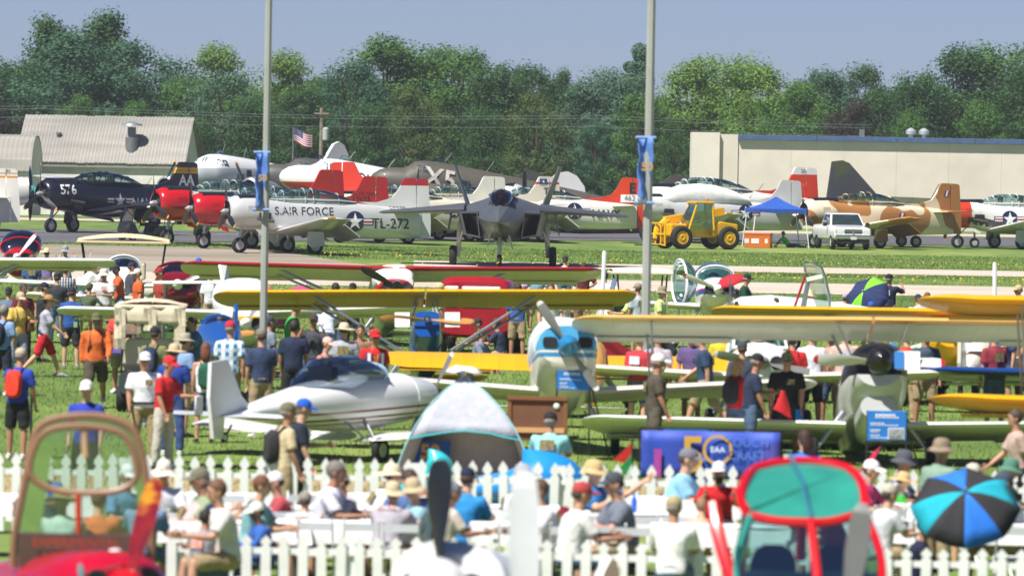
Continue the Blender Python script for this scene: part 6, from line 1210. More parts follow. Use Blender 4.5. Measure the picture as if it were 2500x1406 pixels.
# pose: lean, twist of head, legs [(forward, out, knee)], arms [(forward, out, elbow, inward)]
POSES = {
 'stand': dict(lean=2, legs=[(2, 5, 3), (-2, 5, 2)], arms=[(2, 9, 14, 5), (4, 10, 18, 5)]),
 'fold': dict(lean=0, legs=[(4, 6, 3), (-3, 5, 2)], arms=[(18, 10, 78, 42), (14, 12, 84, 45)]),
 'hips': dict(lean=3, legs=[(3, 8, 2), (-2, 7, 2)], arms=[(-20, 42, 55, 62), (-22, 40, 52, 60)]),
 'camera': dict(lean=-2, legs=[(3, 6, 2), (-2, 6, 2)], arms=[(62, 26, 100, 32), (66, 22, 98, 30)], head=-3),
 'walk': dict(lean=5, legs=[(26, 3, 8), (-22, 3, 22)], arms=[(-22, 8, 16, 4), (26, 8, 24, 6)]),
 'walk2': dict(lean=3, legs=[(-14, 3, 30), (14, 3, 4)], arms=[(16, 10, 34, 8), (-10, 10, 12, 4)]),
 'hold': dict(lean=4, legs=[(3, 5, 3), (-3, 5, 3)], arms=[(28, 8, 62, 14), (6, 10, 16, 5)], head=12),
 'bend': dict(lean=38, legs=[(8, 6, 10), (-6, 6, 6)], arms=[(60, 8, 12, 2), (40, 10, 20, 4)], head=10),
 'sit': dict(lean=10, sit=.47, legs=[(86, 8, 84), (84, 9, 80)], arms=[(32, 10, 58, 14), (26, 12, 64, 18)], head=6),
 'sit_raise': dict(lean=2, sit=.47, legs=[(86, 8, 84), (84, 9, 80)], arms=[(78, 38, 58, -18), (52, 14, 86, 62)], head=2),
 'sit_lean': dict(lean=26, sit=.47, legs=[(86, 8, 84), (84, 9, 80)], arms=[(48, 14, 60, 18), (42, 14, 70, 22)], head=-8),
 'lie': dict(lean=-38, sit=.13, legs=[(60, 8, 70), (88, 10, 8)], arms=[(-35, 14, 8, 0), (-30, 14, 10, 0)], head=34),
}
def limb_dir(f, o, s): return Vector((math.sin(R(f)) * math.cos(R(o)), s * math.sin(R(o)), -math.cos(R(f)) * math.cos(R(o))))
def skel(p):
    J = {}; u = Vector((math.sin(R(p['lean'])), 0, math.cos(R(p['lean'])))); th, sh = .43, .42
    legs = []; low = 0
    for s, (f, o, k) in zip((1, -1), p['legs']):
        h = Vector((0, s * .092, 0)); kn = h + limb_dir(f, o, s) * th; an = kn + limb_dir(f - k, o * .3, s) * sh; legs.append([h, kn, an]); low = min(low, an.z)
    hz = p.get('sit') if 'sit' in p else -low + .075
    for l in legs:
        for v in l: v.z += hz
    H = Vector((0, 0, hz)); J['H'] = H; J['u'] = u; J['legs'] = legs; J['arms'] = []
    for s, (f, o, e, i) in zip((1, -1), p['arms']):
        sh_ = H + u * .47 + Vector((0, s * .185, 0)); f2 = f + p['lean'] * .4; el = sh_ + limb_dir(f2, o, s) * .285; fd = Vector((math.sin(R(f2 + e)) * math.cos(R(i)), -s * math.sin(R(i)) + s * math.sin(R(o)) * .3, -math.cos(R(f2 + e)) * math.cos(R(i)))).normalized(); wr = el + fd * .25; J['arms'].append((sh_, el, wr, fd, s))
    J['N'] = H + u * .535; ha = R(p['lean'] * .35 + p.get('head', 4)); hu = Vector((math.sin(ha), 0, math.cos(ha))); J['hu'] = hu; J['C'] = J['N'] + (u + hu).normalized() * .075 + hu * .105 + Vector((.018, 0, 0)); J['hm'] = Matrix.Translation(J['C']) @ Matrix.Rotation(ha, 4, 'Y')
    return J
FW = Vector((1, 0, 0))
def torso(mb, J, g=0., lo=-.02, hi=.53, k=1.):
    H, u = J['H'], J['u']; S = [(-.10, .09, .12), (-.02, .125, .168), (.08, .118, .16), (.2, .115, .15), (.33, .128, .172), (.43, .112, .182), (.49, .085, .15), (.53, .055, .062)]
    P = [(H + u * a, (d * k + g, w * k + g)) for a, d, w in S if lo - .001 <= a <= hi + .001]; mb.tube([p for p, _ in P], [r for _, r in P], 14, up=FW)
def remesh_all(jobs):
    """one smooth, continuous skin over overlapping limbs: voxel remesh of every job at once"""
    obs = []
    for key, mb, vox, it in jobs:
        me = bpy.data.meshes.new('skin'); me.from_pydata(mb.v, [], mb.f); bm = bmesh.new(); bm.from_mesh(me); bmesh.ops.recalc_face_normals(bm, faces=bm.faces[:]); bm.to_mesh(me); bm.free()
        o = bpy.data.objects.new('skin', me); COL.objects.link(o); md = o.modifiers.new('r', 'REMESH'); md.mode = 'VOXEL'; md.voxel_size = vox; md.use_smooth_shade = True; sm = o.modifiers.new('s', 'SMOOTH'); sm.iterations = it; sm.factor = .5; obs.append((key, o))
    dg = bpy.context.evaluated_depsgraph_get(); dg.update(); out = {}
    for key, o in obs: out[key] = bpy.data.meshes.new_from_object(o.evaluated_get(dg)); out[key].polygons.foreach_set('use_smooth', [True] * len(out[key].polygons))
    for key, o in obs: m = o.data; bpy.data.objects.remove(o); bpy.data.meshes.remove(m)
    return out
def body_mb(J):
    mb = MB(); torso(mb, J); C, hm = J['C'], J['hm']
    mb.tube([J['N'] - J['u'] * .06, J['C'] - J['hu'] * .06], [.062, .055], 10)
    T = lambda x, y, z: hm @ Vector((x, y, z)); r3 = hm.to_3x3()
    mb.ball(T(-.008, 0, .025), (.100, .080, .098), 14, 10, rot=r3); mb.ball(T(.028, 0, -.055), (.062, .058, .070), 12, 8, rot=r3); mb.ball(T(.03, 0, -.01), (.066, .064, .09), 12, 8, rot=r3)
    mb.tube([T(.085, 0, .015), T(.118, 0, -.028), T(.09, 0, -.035)], [.012, .019, .016], 6)
    for s in (-1, 1): mb.ball(T(-.01, s * .082, -.01), (.022, .016, .034), 8, 6, rot=r3)
    for l in J['legs']:
        h, k, a = l; mb.tube([h + Vector((0, 0, .04)) * 0 + (k - h) * -.05, h.lerp(k, .45), k, k.lerp(a, .35), a], [.092, .078, .056, .056, .038], 10)
        d = Vector((1, 0, 0)) if abs((a - k).normalized().x) < .75 else Vector((.5, 0, .86)); mb.tube([a - d * .06 + Vector((0, 0, -.03)), a + d * .05 + Vector((0, 0, -.035)), a + d * .15 + Vector((0, 0, -.05)), a + d * .185 + Vector((0, 0, -.055))], [.04, .044, .036, .02], 8)
    for sh, el, wr, fd, s in J['arms']:
        mb.tube([sh - Vector((0, s * .05, .0)), sh, sh.lerp(el, .5), el, el.lerp(wr, .3), wr], [.05, .058, .05, .042, .043, .028], 10); mb.tube([wr - fd * .01, wr + fd * .05, wr + fd * .085], [(.026, .02), (.040, .018), (.036, .015)], 8, up=Vector((1, 0, 0)) if abs(fd.x) < .8 else Vector((0, 0, 1)))
    return mb
def add_fingers(me, J):
    mb = MB()
    for sh, el, wr, fd, s in J['arms']:
        a = Vector((1, 0, 0)) if abs(fd.x) < .8 else Vector((0, 0, 1)); a = (a - fd * a.dot(fd)).normalized(); b = fd.cross(a) * -s; pl = wr + fd * .08
        for k, (o, L) in enumerate(((.028, .068), (.010, .078), (-.009, .072), (-.027, .055))):
            p = pl + a * o; q = p + fd * L * .55 + b * L * .12; e = q + (fd * .7 + b * .7).normalized() * L * .5; mb.tube([p - fd * .02, q, e], [.0092, .0088, .007], 6)
        p = wr + fd * .03 + a * .03; mb.tube([p, p + (fd * .6 + a * .7).normalized() * .035, p + (fd * .6 + a * .7).normalized() * .035 + (fd + b * .4).normalized() * .03], [.011, .010, .008], 6)
    hm = J['hm']; T = lambda x, y, z: hm @ Vector((x, y, z))
    for s in (-1, 1): mb.ball(T(.088, s * .031, .012), (.010, .014, .008), 8, 5, 1, hm.to_3x3())
    mb.ball(T(.090, 0, -.068), (.006, .024, .006), 8, 5, 2, hm.to_3x3())
    for s in (-1, 1): mb.tube([T(.087, s * .048, .030), T(.096, s * .030, .035), T(.092, s * .014, .030)], .005, 5, 1)
    nv, nf = len(me.vertices), len(me.polygons); bm = bmesh.new(); bm.from_mesh(me); vs = [bm.verts.new(v) for v in mb.v]
    for f, mi in zip(mb.f, mb.m):
        g = bm.faces.new([vs[i] for i in f]); g.material_index = mi; g.smooth = True
    bm.normal_update(); bm.to_mesh(me); bm.free()
def shirt_mb(J, sl):
    mb = MB(); torso(mb, J, .022, -.10, .49 if sl != 'tank' else .44)
    if sl == 'tank':
        for s in (-1, 1): mb.tube([J['H'] + J['u'] * .40 + Vector((.0, s * .09, 0)), J['H'] + J['u'] * .53 + Vector((0, s * .085, 0))], .035, 8)
        return mb
    mb.tube([J['H'] + J['u'] * .46, J['N'] + J['u'] * .015], [(.10, .15), (.072, .078)], 12, up=FW)
    for sh, el, wr, fd, s in J['arms']:
        if sl == 'short': mb.tube([sh - Vector((0, s * .06, .01)), sh, sh.lerp(el, .4), sh.lerp(el, .8)], [.07, .078, .076, .082], 10)
        else: mb.tube([sh - Vector((0, s * .06, .01)), sh, sh.lerp(el, .5), el, el.lerp(wr, .5), wr], [.07, .078, .07, .062, .056, .046], 10)
    return mb
def pants_mb(J, ln):
    mb = MB(); H, u = J['H'], J['u']; mb.tube([H + u * .14, H + u * .04, H - u * .06, H - u * .12], [(.128, .165), (.145, .185), (.14, .18), (.08, .12)], 14, up=FW)
    for h, k, a in J['legs']:
        if ln == 'shorts': mb.tube([h + (k - h) * -.08, h.lerp(k, .4), h.lerp(k, .95), h.lerp(k, 1.0)], [.10, .105, .098, .09], 10)
        else: mb.tube([h + (k - h) * -.08, h.lerp(k, .45), k, k.lerp(a, .5), k.lerp(a, .97)], [.10, .1, .082, .075, .068], 10)
    return mb
def shoe_mb(l):
    h, k, a = l; mb = MB(); d = Vector((1, 0, 0)) if abs((a - k).normalized().x) < .75 else Vector((.5, 0, .86)); n = Vector((0, 0, -1)) if d.x > .9 else Vector((.86, 0, -.5))
    mb.tube([a - d * .085 + n * .03, a - d * .03 + n * .028, a + d * .06 + n * .034, a + d * .15 + n * .048, a + d * .205 + n * .056], [(.036, .036), (.05, .042), (.048, .046), (.034, .047), (.016, .03)], 12, up=-n); return mb
HATS = {}
def _hats():
    r = Matrix.Identity(3)
    m = MB(); m.lathe([(.035, .104), (.07, .104), (.11, .09), (.135, .06), (.148, .015)], 18, 'z', (-.012, 0, 0)); m.v = [(x, y * .86, z) for x, y, z in m.v]
    n = len(m.v); rows = [[(.05 + .15 * math.cos(a) * (.55 + .45 * t) * (1 if t else .55), .082 * math.sin(a) * 1.02, .045 - .03 * t * t + .02 * math.cos(a)) for a in (R(-80 + 160 * k / 8) for k in range(9))] for t in (0, .5, 1)]; m.sheet(rows); m.ball((-.012, 0, .148), (.01, .01, .006), 6, 4); HATS['cap'] = m.mesh('cap', cloth('#222'))
    for nm, br, dr, top in (('bucket', .16, .055, .15), ('sun', .23, .03, .15), ('straw', .22, .0, .16)):
        m = MB(); m.lathe([(.03, .106), (.06, .105), (.11, .094), (top - .01, .07), (top, .02)], 18, 'z', (-.008, 0, 0)); m.v = [(x, y * .88, z) for x, y, z in m.v]
        rows = [[((.1 + (br - .1) * t) * math.cos(a) - .008, (.09 + (br - .1) * t) * math.sin(a), .04 - dr * t + (.03 * math.sin(a) ** 2 * t if nm == 'straw' else .008 * math.sin(3 * a))) for a in (2 * math.pi * k / 20 for k in range(21))] for t in (0, .5, 1)]; m.sheet(rows); HATS[nm] = m.mesh('hat', cloth('#222'), 60)
    m = MB(); m.ball((-.02, 0, .03), (.104, .09, .108), 16, 10); m.v = [(min(x, .055 + .04 * max(0, z) / .1), y, z if x < .02 or z > .055 else .06) for x, y, z in m.v]; HATS['hair'] = m.mesh('hair', cloth('#222'), 60)
    m = MB(); m.ball((-.02, 0, .03), (.108, .095, .112), 16, 10); m.v = [(min(x, .055), y, z if x < .02 or z > .055 else .06) for x, y, z in m.v]; m.tube([(-.07, 0, .03), (-.1, 0, -.06), (-.09, 0, -.16), (-.08, 0, -.2)], [(.05, .09), (.045, .1), (.04, .085), (.02, .05)], 12, up=FW); HATS['long'] = m.mesh('hair', cloth('#222'), 60)
    m = MB(); m.ball((-.03, 0, -.0), (.09, .083, .06), 14, 8); m.v = [(min(x, .0), y, z) for x, y, z in m.v]; HATS['under'] = m.mesh('hair', cloth('#222'), 60)
    m = MB(); m.box((.095, .034, .012), (.012, .05, .03)); m.box((.095, -.034, .012), (.012, .05, .03)); m.box((.1, 0, .018), (.008, .02, .006))
    for s in (-1, 1): m.box((.045, s * .078, .016), (.1, .006, .008))
    HATS['shades'] = m.mesh('sunglasses', mat('#121214', .1), 0)
    m = MB(); m.ball((.055, 0, -.075), (.055, .058, .06), 12, 8); HATS['beard'] = m.mesh('beard', cloth('#222'), 60)
_hats()
def bag_mesh():
    m = MB(); m.loft(fus([(-.12, -.22, .2, .13, 3), (-.19, -.24, .22, .15, 3), (-.26, -.2, .16, .12, 3)], 16)); return m.mesh('backpack', cloth('#222'), 60)
def strap_mesh():
    m = MB()
    for s in (-1, 1): m.tube([(-.14, s * .09, .16), (-.06, s * .1, .255), (.07, s * .1, .2), (.145, s * .105, .05), (.08, s * .14, -.12), (-.1, s * .13, -.16)], .02, 6, flat=.35)
    return m.mesh('straps', cloth('#222'))
BAG, STRAP = bag_mesh(), strap_mesh()
PEOPLE = []
def P(px, yt, pose, face, shirt, pants, head, label, skin=0, ex=(), s=1., fat=1., group='visitors at the air show', hh=None, Y=None): PEOPLE.append((px, yt, pose, face, shirt, pants, head, label, skin, ex, s, fat, group, hh, Y))
JN, KH, BK, GR = '#4a6280', '#a08c6c', '#1c1d20', '#85888c'
# along the apron edge
P(115, 606, 'camera', 70, ('#7a6a9c', 'short'), (KH, 'long'), ('straw', '#d9c79c'), 'photographer in purple shirt and straw hat at the apron edge')
P(160, 599, 'camera', 80, ('#9aa0a8', 'long'), (JN, 'long'), ('bucket', '#8e949c'), 'photographer in grey hooded top and grey hat at the apron edge', s=1.05)
P(318, 640, 'stand', 20, ('#3a3f46', 'short'), (KH, 'shorts'), ('cap', '#1f2630'), 'man in dark cap beside the beige roofed cart')
P(292, 646, 'hold', 200, ('#c8562a', 'short'), (JN, 'long'), ('cap', '#20283a'), 'man in orange shirt and navy cap bending near the blue wingtip', 3)
P(78, 622, 'stand', 95, ('#2f5480', 'short'), (KH, 'shorts'), ('cap', '#6b5138'), 'man in denim blue printed shirt and brown cap below the white wing')
P(160, 645, 'stand', 92, ('plaid:bw', 'short'), (JN, 'long'), ('hair', '#5a4630'), 'man in black and white checked shirt with black shoulder bag', ex=('hipbag',), s=1.03)
P(197, 640, 'bend', 20, ('#dfe1e6', 'short'), ('#b7c2d6', 'shorts'), ('hair', '#6a5a48'), 'man in white shirt reaching down towards the white wing')
P(228, 662, 'sit', 350, ('#8d9298', 'short'), (JN, 'long'), ('cap', '#40464e'), 'seated visitor in grey behind the white low wing')
P(340, 655, 'stand', 200, ('#cc5a22', 'short'), (KH, 'shorts'), ('cap', '#cfcfc8'), 'visitor in orange vest beside the beige cart posts')
P(420, 640, 'stand', 100, ('#8a6a4a', 'short'), (JN, 'long'), ('hair', '#5a4630'), 'brown haired visitor just above the red wing tip')
P(484, 629, 'stand', 80, ('#2b62c8', 'short'), (JN, 'long'), ('cap', '#1f5fd0'), 'visitor in bright blue cap above the red wing')
# the near left crowd
P(8, 742, 'stand', 60, ('#7d9cc8', 'short'), ('#1d2433', 'shorts'), ('hair', '#8a8078'), 'visitor in light blue shirt with navy pack at the frame edge', ex=('bag:#1f2a40',))
P(46, 712, 'hold', 300, ('#d2b258', 'short'), ('#8ea4bc', 'long'), ('cap', '#b7a68c'), 'man in yellow shirt and tan cap with black pack straps', 2, ('straps:#1a1c22', 'cambag'))
P(110, 720, 'walk', 5, ('#a7a9b8', 'short'), ('#c01824', 'shorts'), ('straw', '#a9824e'), 'walking man in grey shirt, red shorts and straw hat', 1)
P(175, 700, 'stand', 92, ('#1f4f94', 'short'), ('#26282e', 'shorts'), ('cap', '#1e2330'), 'man in blue shirt and black shorts seen from behind', 1, ('badge',))
P(236, 762, 'walk2', 272, ('#d4662c', 'long'), ('#4a4438', 'shorts'), ('cap', '#5c5c3c'), 'bearded man in orange long sleeved shirt walking with camera', 2, ('straps:#1c2438', 'shades', 'beard:#8d8378', 'phone'), 1.02, 1.08)
P(104, 688, 'stand', 20, ('#23262c', 'short'), (BK, 'shorts'), ('cap', '#1c2236'), 'man in black shirt with lime print behind the straw hatted walker', 1)
P(56, 690, 'stand', 300, ('#6a1f36', 'short'), (BK, 'long'), ('hair', '#3a3230'), 'bald man in maroon shirt behind the man in yellow', 3)
P(212, 690, 'sit', 60, ('#4d5a40', 'short'), (KH, 'shorts'), ('cap', '#4c5236'), 'visitor in olive cap low beside the man in blue')
P(45, 849, 'hold', 70, ('#1c3fa8', 'short'), ('#15171b', 'shorts'), ('cap', '#b9a992'), 'man in royal blue shirt with red drawstring pack', 2, ('bag:#d2341c', 'print'))
P(213, 926, 'stand', 262, ('#2038a4', 'short'), (BK, 'shorts'), ('cap', '#e4e4e0'), 'man in white cap and royal blue shirt behind the brown canopy frame', 1)
P(355, 857, 'stand', 275, ('#e3e5ec', 'short'), ('#a08a68', 'long'), ('cap', '#c9cfd8'), 'older man in white polo, khaki trousers and sunglasses', 2, ('shades', 'belt'), 1.0, 1.08)
P(402, 868, 'hold', 330, ('#b8181e', 'short'), ('#b9b6ac', 'long'), ('cap', '#c8232c'), 'man in red shirt and red cap carrying a white bag', 2, ('papers',))
P(447, 812, 'stand', 40, ('#7d98c0', 'short'), (KH, 'shorts'), ('sun', '#a59c8a'), 'man in broad grey hat and pale blue shirt')
P(424, 838, 'stand', 80, ('#173a94', 'short'), ('#31487c', 'long'), ('sun', '#c2ae8c'), 'person in royal blue shirt and broad tan hat', s=1.02)
P(376, 796, 'stand', 70, ('#76784e', 'short'), (JN, 'long'), ('cap', '#1c2130'), 'man in olive shirt with navy backpack behind the near golf cart', ex=('bag:#1f2846',))
P(502, 835, 'stand', 95, ('#dfe0e2', 'tank'), ('#3c5068', 'shorts'), ('long', '#6e3f24'), 'woman with brown hair in white top with green drawstring pack', 4, ('bag:#1f5a48',), .95, .92)
P(562, 782, 'walk2', 88, ('plaid:blue', 'short'), ('#8b8068', 'long'), ('cap', '#c01f30'), 'man in blue plaid shirt and red cap holding a water bottle', 2, ('bottle',), 1.05)
# centre
P(718, 779, 'stand', 92, ('#182543', 'short'), (BK, 'shorts'), ('hair', '#2c2320'), 'dark haired man in navy shirt seen from behind', 2, s=1.02)
P(790, 822, 'hold', 330, ('#b0368e', 'tank'), (JN, 'long'), ('cap', '#e2b4aa'), 'woman in pink cap and magenta vest', 4, ('vest:#6a2350',), .92)
P(840, 787, 'stand', 88, ('#9fa3ae', 'short'), (KH, 'shorts'), ('sun', '#c9bfa0'), 'man in grey shirt and broad straw hat seen from behind', 1, fat=1.06)
P(914, 803, 'stand', 285, ('#c4161a', 'short'), ('#4c4a38', 'long'), ('cap', '#c8141c'), 'volunteer in red shirt, red cap and purple reflective vest', 2, ('vest:#5a2148', 'lanyard', 'shades'))
P(766, 765, 'camera', 268, ('#3c4048', 'short'), (JN, 'long'), ('cap', '#3a3630'), 'man in charcoal shirt raising a white phone', 2, ('phone',))
P(712, 735, 'hold', 20, ('#2fa04a', 'short'), (KH, 'shorts'), ('hair', '#3c2e24'), 'person in bright green shirt below the yellow wing', s=1.0)
P(800, 735, 'bend', 100, ('plaid:pale', 'short'), (JN, 'long'), ('hair', '#4a4038'), 'stooping man in pale checked shirt below the yellow wing')
P(1070, 690, 'stand', 10, ('#b9c2b4', 'short'), (KH, 'long'), ('cap', '#d2bd8a'), 'man in tan cap standing by the dark red van', 2)
P(1312, 652, 'hips', 90, ('#7d9cae', 'short'), (KH, 'shorts'), ('hair', '#4a3a30'), 'visitor in patterned blue shirt with magenta sleeve under the red wing', ex=('sleeve',))
P(1380, 624, 'stand', 90, ('#e1e2e6', 'short'), (JN, 'shorts'), ('cap', '#2f2a28'), 'man in white shirt whose dark cap shows above the red wing')
P(1425, 640, 'hips', 88, ('#5e1f24', 'short'), ('#20304a', 'shorts'), ('hair', '#3a2a22'), 'man in maroon shirt with hands on hips under the red wing tip', 2)
P(1477, 662, 'stand', 88, ('stripe', 'short'), (KH, 'shorts'), ('hair', '#3a2c26'), 'man in white striped shirt seen from behind', 1)
P(1374, 704, 'sit', 280, ('#c9ccd2', 'short'), (KH, 'shorts'), ('cap', '#8f989c'), 'seated man in grey cap behind the yellow wing', 2)
P(1408, 703, 'sit', 280, ('#9a8468', 'short'), (KH, 'shorts'), ('bucket', '#6b5a42'), 'seated visitor in brown hat and teal sunglasses behind the yellow wing', 2, ('shades',))
P(1500, 700, 'sit', 60, ('#3e7d86', 'short'), (KH, 'shorts'), ('cap', '#e6e6e2'), 'visitor in white cap beside the man in stripes')
P(1545, 706, 'sit', 180, ('#c9d880', 'short'), (KH, 'shorts'), ('cap', '#28477e'), 'rider in blue cap and lime shirt on the cream roofed cart', hh=1.5)
P(1612, 698, 'stand', 350, ('#c5d88e', 'short'), (KH, 'shorts'), ('bucket', '#8d836a'), 'man in lime shirt and khaki hat beside the second lamp pole')
P(1740, 662, 'fold', 275, ('#a9b4b8', 'tank'), (JN, 'shorts'), ('long', '#4a3020'), 'woman with sunglasses and dark hair near the red umbrella', 4, ('shades',), .95, .92)
P(1816, 668, 'hold', 350, ('#12402e', 'short'), (BK, 'shorts'), ('cap', '#1b2030'), 'man in dark green shirt looking down beside the red umbrella', 2)
P(1800, 705, 'sit', 100, ('#4a5a80', 'short'), (KH, 'shorts'), ('cap', '#2c3142'), 'seated visitor in navy cap under the red umbrella')
P(1968, 708, 'sit', 355, ('#237a3c', 'short'), (KH, 'shorts'), ('bucket', '#d2bf98'), 'seated man in green shirt and tan hat before the open canopy', 2)
P(1895, 726, 'sit', 90, ('#cfd2d6', 'short'), (KH, 'shorts'), ('hair', '#4a3428'), 'seated brown haired visitor behind the yellow wing near the open canopy')
P(2172, 668, 'camera', 60, ('#131f3c', 'short'), (KH, 'long'), ('cap', '#10182c'), 'photographer in navy polo and navy cap beside the lime umbrella', 2, fat=1.1)
P(2066, 716, 'sit', 95, ('#d9dde2', 'short'), (KH, 'shorts'), ('cap', '#9a9ea8'), 'seated visitor in grey cap beside the lime umbrella')
P(2128, 736, 'sit', 90, ('#c8c9cc', 'short'), (KH, 'shorts'), ('cap', '#1d52b4'), 'seated visitor in bright blue cap beneath the lime umbrella')
P(2240, 718, 'sit', 80, ('#b0b6c2', 'short'), (KH, 'shorts'), ('cap', '#222c4c'), 'seated visitor in navy cap beside the road')
P(2264, 712, 'sit', 85, ('#6f7886', 'short'), (KH, 'shorts'), ('hair', '#6a4c38'), 'brown haired seated visitor in grey beside the road')
P(2491, 695, 'stand', 200, ('#7a2f56', 'short'), (KH, 'shorts'), ('cap', '#c0a67c'), 'visitor in tan cap and red glasses at the frame edge', 2, ('shades',))
# right middle
P(1600, 862, 'stand', 10, ('#4d463c', 'short'), ('#5a5448', 'long'), ('cap', '#e3e5e4'), 'grey bearded man in white cap and dark brown shirt by the second pole', 2, ('beard:#c0bab0',), 1.05, 1.06)
P(1800, 872, 'stand', 50, ('#c41c22', 'long'), (JN, 'long'), ('long', '#a5825a'), 'blonde woman in red jacket with black shoulder pack', 4, ('bag:#26282c',), .95)
P(1836, 862, 'hold', 10, ('#1f2a48', 'short'), (JN, 'long'), ('cap', '#1a1b20'), 'man in navy shirt and black cap holding a red jacket', 2, ('jacket',), 1.03)
P(1922, 858, 'stand', 268, ('#131417', 'short'), ('#26282c', 'shorts'), ('cap', '#7d8466'), 'man in black shirt and khaki cap holding blue cards', 2, ('cards', 'shades'), 1.0, 1.12)
P(1936, 812, 'stand', 95, ('#c01a1e', 'short'), (KH, 'shorts'), ('hair', '#4a3428'), 'person in red shirt with black pack straps below the grey wing', ex=('straps:#222',))
P(1982, 800, 'stand', 92, ('#d5d8e2', 'short'), ('#2a3142', 'shorts'), ('hair', '#3a2c26'), 'tall person in white shirt below the grey wing', s=1.04)
P(1842, 814, 'stand', 300, ('#c9b830', 'short'), (JN, 'long'), ('cap', '#6c6a58'), 'visitor in olive cap and yellow shirt below the grey wing', 2)
P(1814, 832, 'stand', 100, ('#3c4452', 'short'), (JN, 'long'), ('cap', '#3a3c42'), 'visitor in dark cap in front of the yellow wing')
P(1606, 806, 'stand', 80, ('#a9a2ae', 'short'), (KH, 'shorts'), ('cap', '#3a3c34'), 'man in dark cap with red bandana behind the second lamp pole', 2)
P(1642, 792, 'bend', 180, ('#232733', 'short'), ('#1c2231', 'long'), ('hair', '#2e2420'), 'stooping man in dark clothes below the grey wing', s=.8)
P(2364, 770, 'stand', 270, ('#b9a8a0', 'short'), ('#b8a88c', 'shorts'), ('cap', '#7a6a5a'), 'visitor in khaki shorts beside the yellow nosed aircraft')
P(2408, 772, 'hips', 100, ('#8fd61c', 'short'), ('#24405e', 'long'), ('cap', '#2a3040'), 'marshal in lime shirt and jeans beside the yellow nosed aircraft', fat=1.1)
P(2450, 780, 'stand', 250, ('#3a4a7a', 'short'), (JN, 'shorts'), ('hair', '#4a3a2e'), 'visitor in blue beside the marshal in lime')
P(2490, 770, 'stand', 200, ('#7d6058', 'short'), (KH, 'shorts'), ('hair', '#3c2e26'), 'visitor cut by the frame edge beyond the dark blue wing')
P(2492, 990, 'walk', 190, ('#b59c90', 'short'), ('#26262c', 'shorts'), ('hair', '#4a3a2e'), 'visitor in pink shirt walking at the frame edge', hh=1.75)
P(1560, 690, 'stand', 120, ('#a8b4c0', 'short'), (KH, 'shorts'), ('cap', '#90857a'), 'visitor in light shirt beyond the cream roofed cart')
P(1180, 776, 'sit', 200, ('#6a5040', 'short'), (BK, 'long'), ('cap', '#2b2b30'), 'visitor sitting on the grass in brown near the blue nosed aircraft', hh=1.0)
P(1225, 775, 'sit', 160, ('#2a3350', 'short'), (KH, 'shorts'), ('hair', '#3c2e26'), 'visitor in navy sitting near the white and sky blue nose', hh=1.05)
P(1165, 800, 'sit', 340, ('#70809a', 'short'), (KH, 'shorts'), ('hair', '#4a3a2e'), 'visitor in slate shirt sitting in the shade of the yellow wing', hh=1.0)
# behind and between the picket fences
P(696, 980, 'stand', 20, ('#c9b794', 'short'), (KH, 'long'), ('cap', '#6d6a52'), 'man in khaki polo and olive cap behind the fence', 2, ('bag:#2a2a2c',))
P(726, 972, 'hold', 10, ('#1c2436', 'short'), (BK, 'shorts'), ('cap', '#1659c8'), 'man in bright blue cap and navy shirt behind the fence', 1, s=1.0)
P(1340, 1005, 'sit', 80, ('#8fd0cc', 'short'), (KH, 'shorts'), ('cap', '#1a1b1f'), 'man in aqua shirt and black cap sitting behind the blue inflatable', 2, hh=1.35, fat=1.1)
P(400, 1120, 'sit', 275, ('#d9dbe6', 'long'), (KH, 'long'), ('bucket', '#ded8cc'), 'man in white sun hat holding a camera at the fence', 2, ('phone',))
P(612, 1155, 'sit', 350, ('#7fb0b4', 'short'), (KH, 'shorts'), ('hair', '#6a4226'), 'brown haired youth in sunglasses and teal shirt', 1, ('shades',), hh=1.36)
P(578, 1214, 'sit_lean', 350, ('tie', 'short'), ('#8a86a0', 'shorts'), ('hair', '#6b4428'), 'boy in grey tie dye shirt reaching over the table', 1, s=.8)
P(490, 1240, 'sit', 60, ('#8d8f9c', 'short'), (JN, 'shorts'), ('hair', '#241d1c'), 'dark haired child in grey seen from behind', 2, s=.8)
P(540, 1228, 'sit', 200, ('#d9cdd0', 'short'), (JN, 'shorts'), ('cap', '#1f2a52'), 'child in navy cap facing the dark haired child', 2, s=.8)
P(650, 1225, 'sit', 200, ('#2f5fb0', 'long'), (JN, 'long'), ('cap', '#e4ded0'), 'seated person in cream cap and blue sleeves', 3, s=.8)
P(790, 1120, 'sit', 350, ('stripe', 'short'), ('#4a526a', 'shorts'), ('hair', '#77706a'), 'grey haired man in white striped shirt holding a yellow drink', 2, ('cup:#d8c81c',), 1.06, 1.1)
P(940, 1175, 'sit_lean', 70, ('#a29ea8', 'short'), (KH, 'shorts'), ('bucket', '#cbb89a'), 'person in beige hat and grey shirt leaning on the table', 1, ('scarf',))
P(1132, 1140, 'sit', 70, ('#1f83c2', 'short'), ('#28486c', 'shorts'), ('cap', '#141c3a'), 'person in bright blue shirt and navy cap with neon drink', 1, ('cup:#4be01c',), 1.02)
P(1248, 1130, 'sit', 350, ('#dee2e8', 'short'), (KH, 'long'), ('cap', '#a2a2aa'), 'person in white shirt and grey cap with maroon bag on the shoulder', 2, ('tote',), 1.03)
P(1442, 1120, 'sit_raise', 330, ('#1a7cc2', 'short'), (JN, 'long'), ('bucket', '#c0a878'), 'man in blue polo and khaki hat raising one arm', 1, (), 1.02, 1.12)
P(1650, 1092, 'sit', 350, ('#8cc2de', 'short'), (KH, 'shorts'), ('cap', '#70727c'), 'man in light blue shirt and grey cap facing the table', 1, (), 1.05, 1.15)
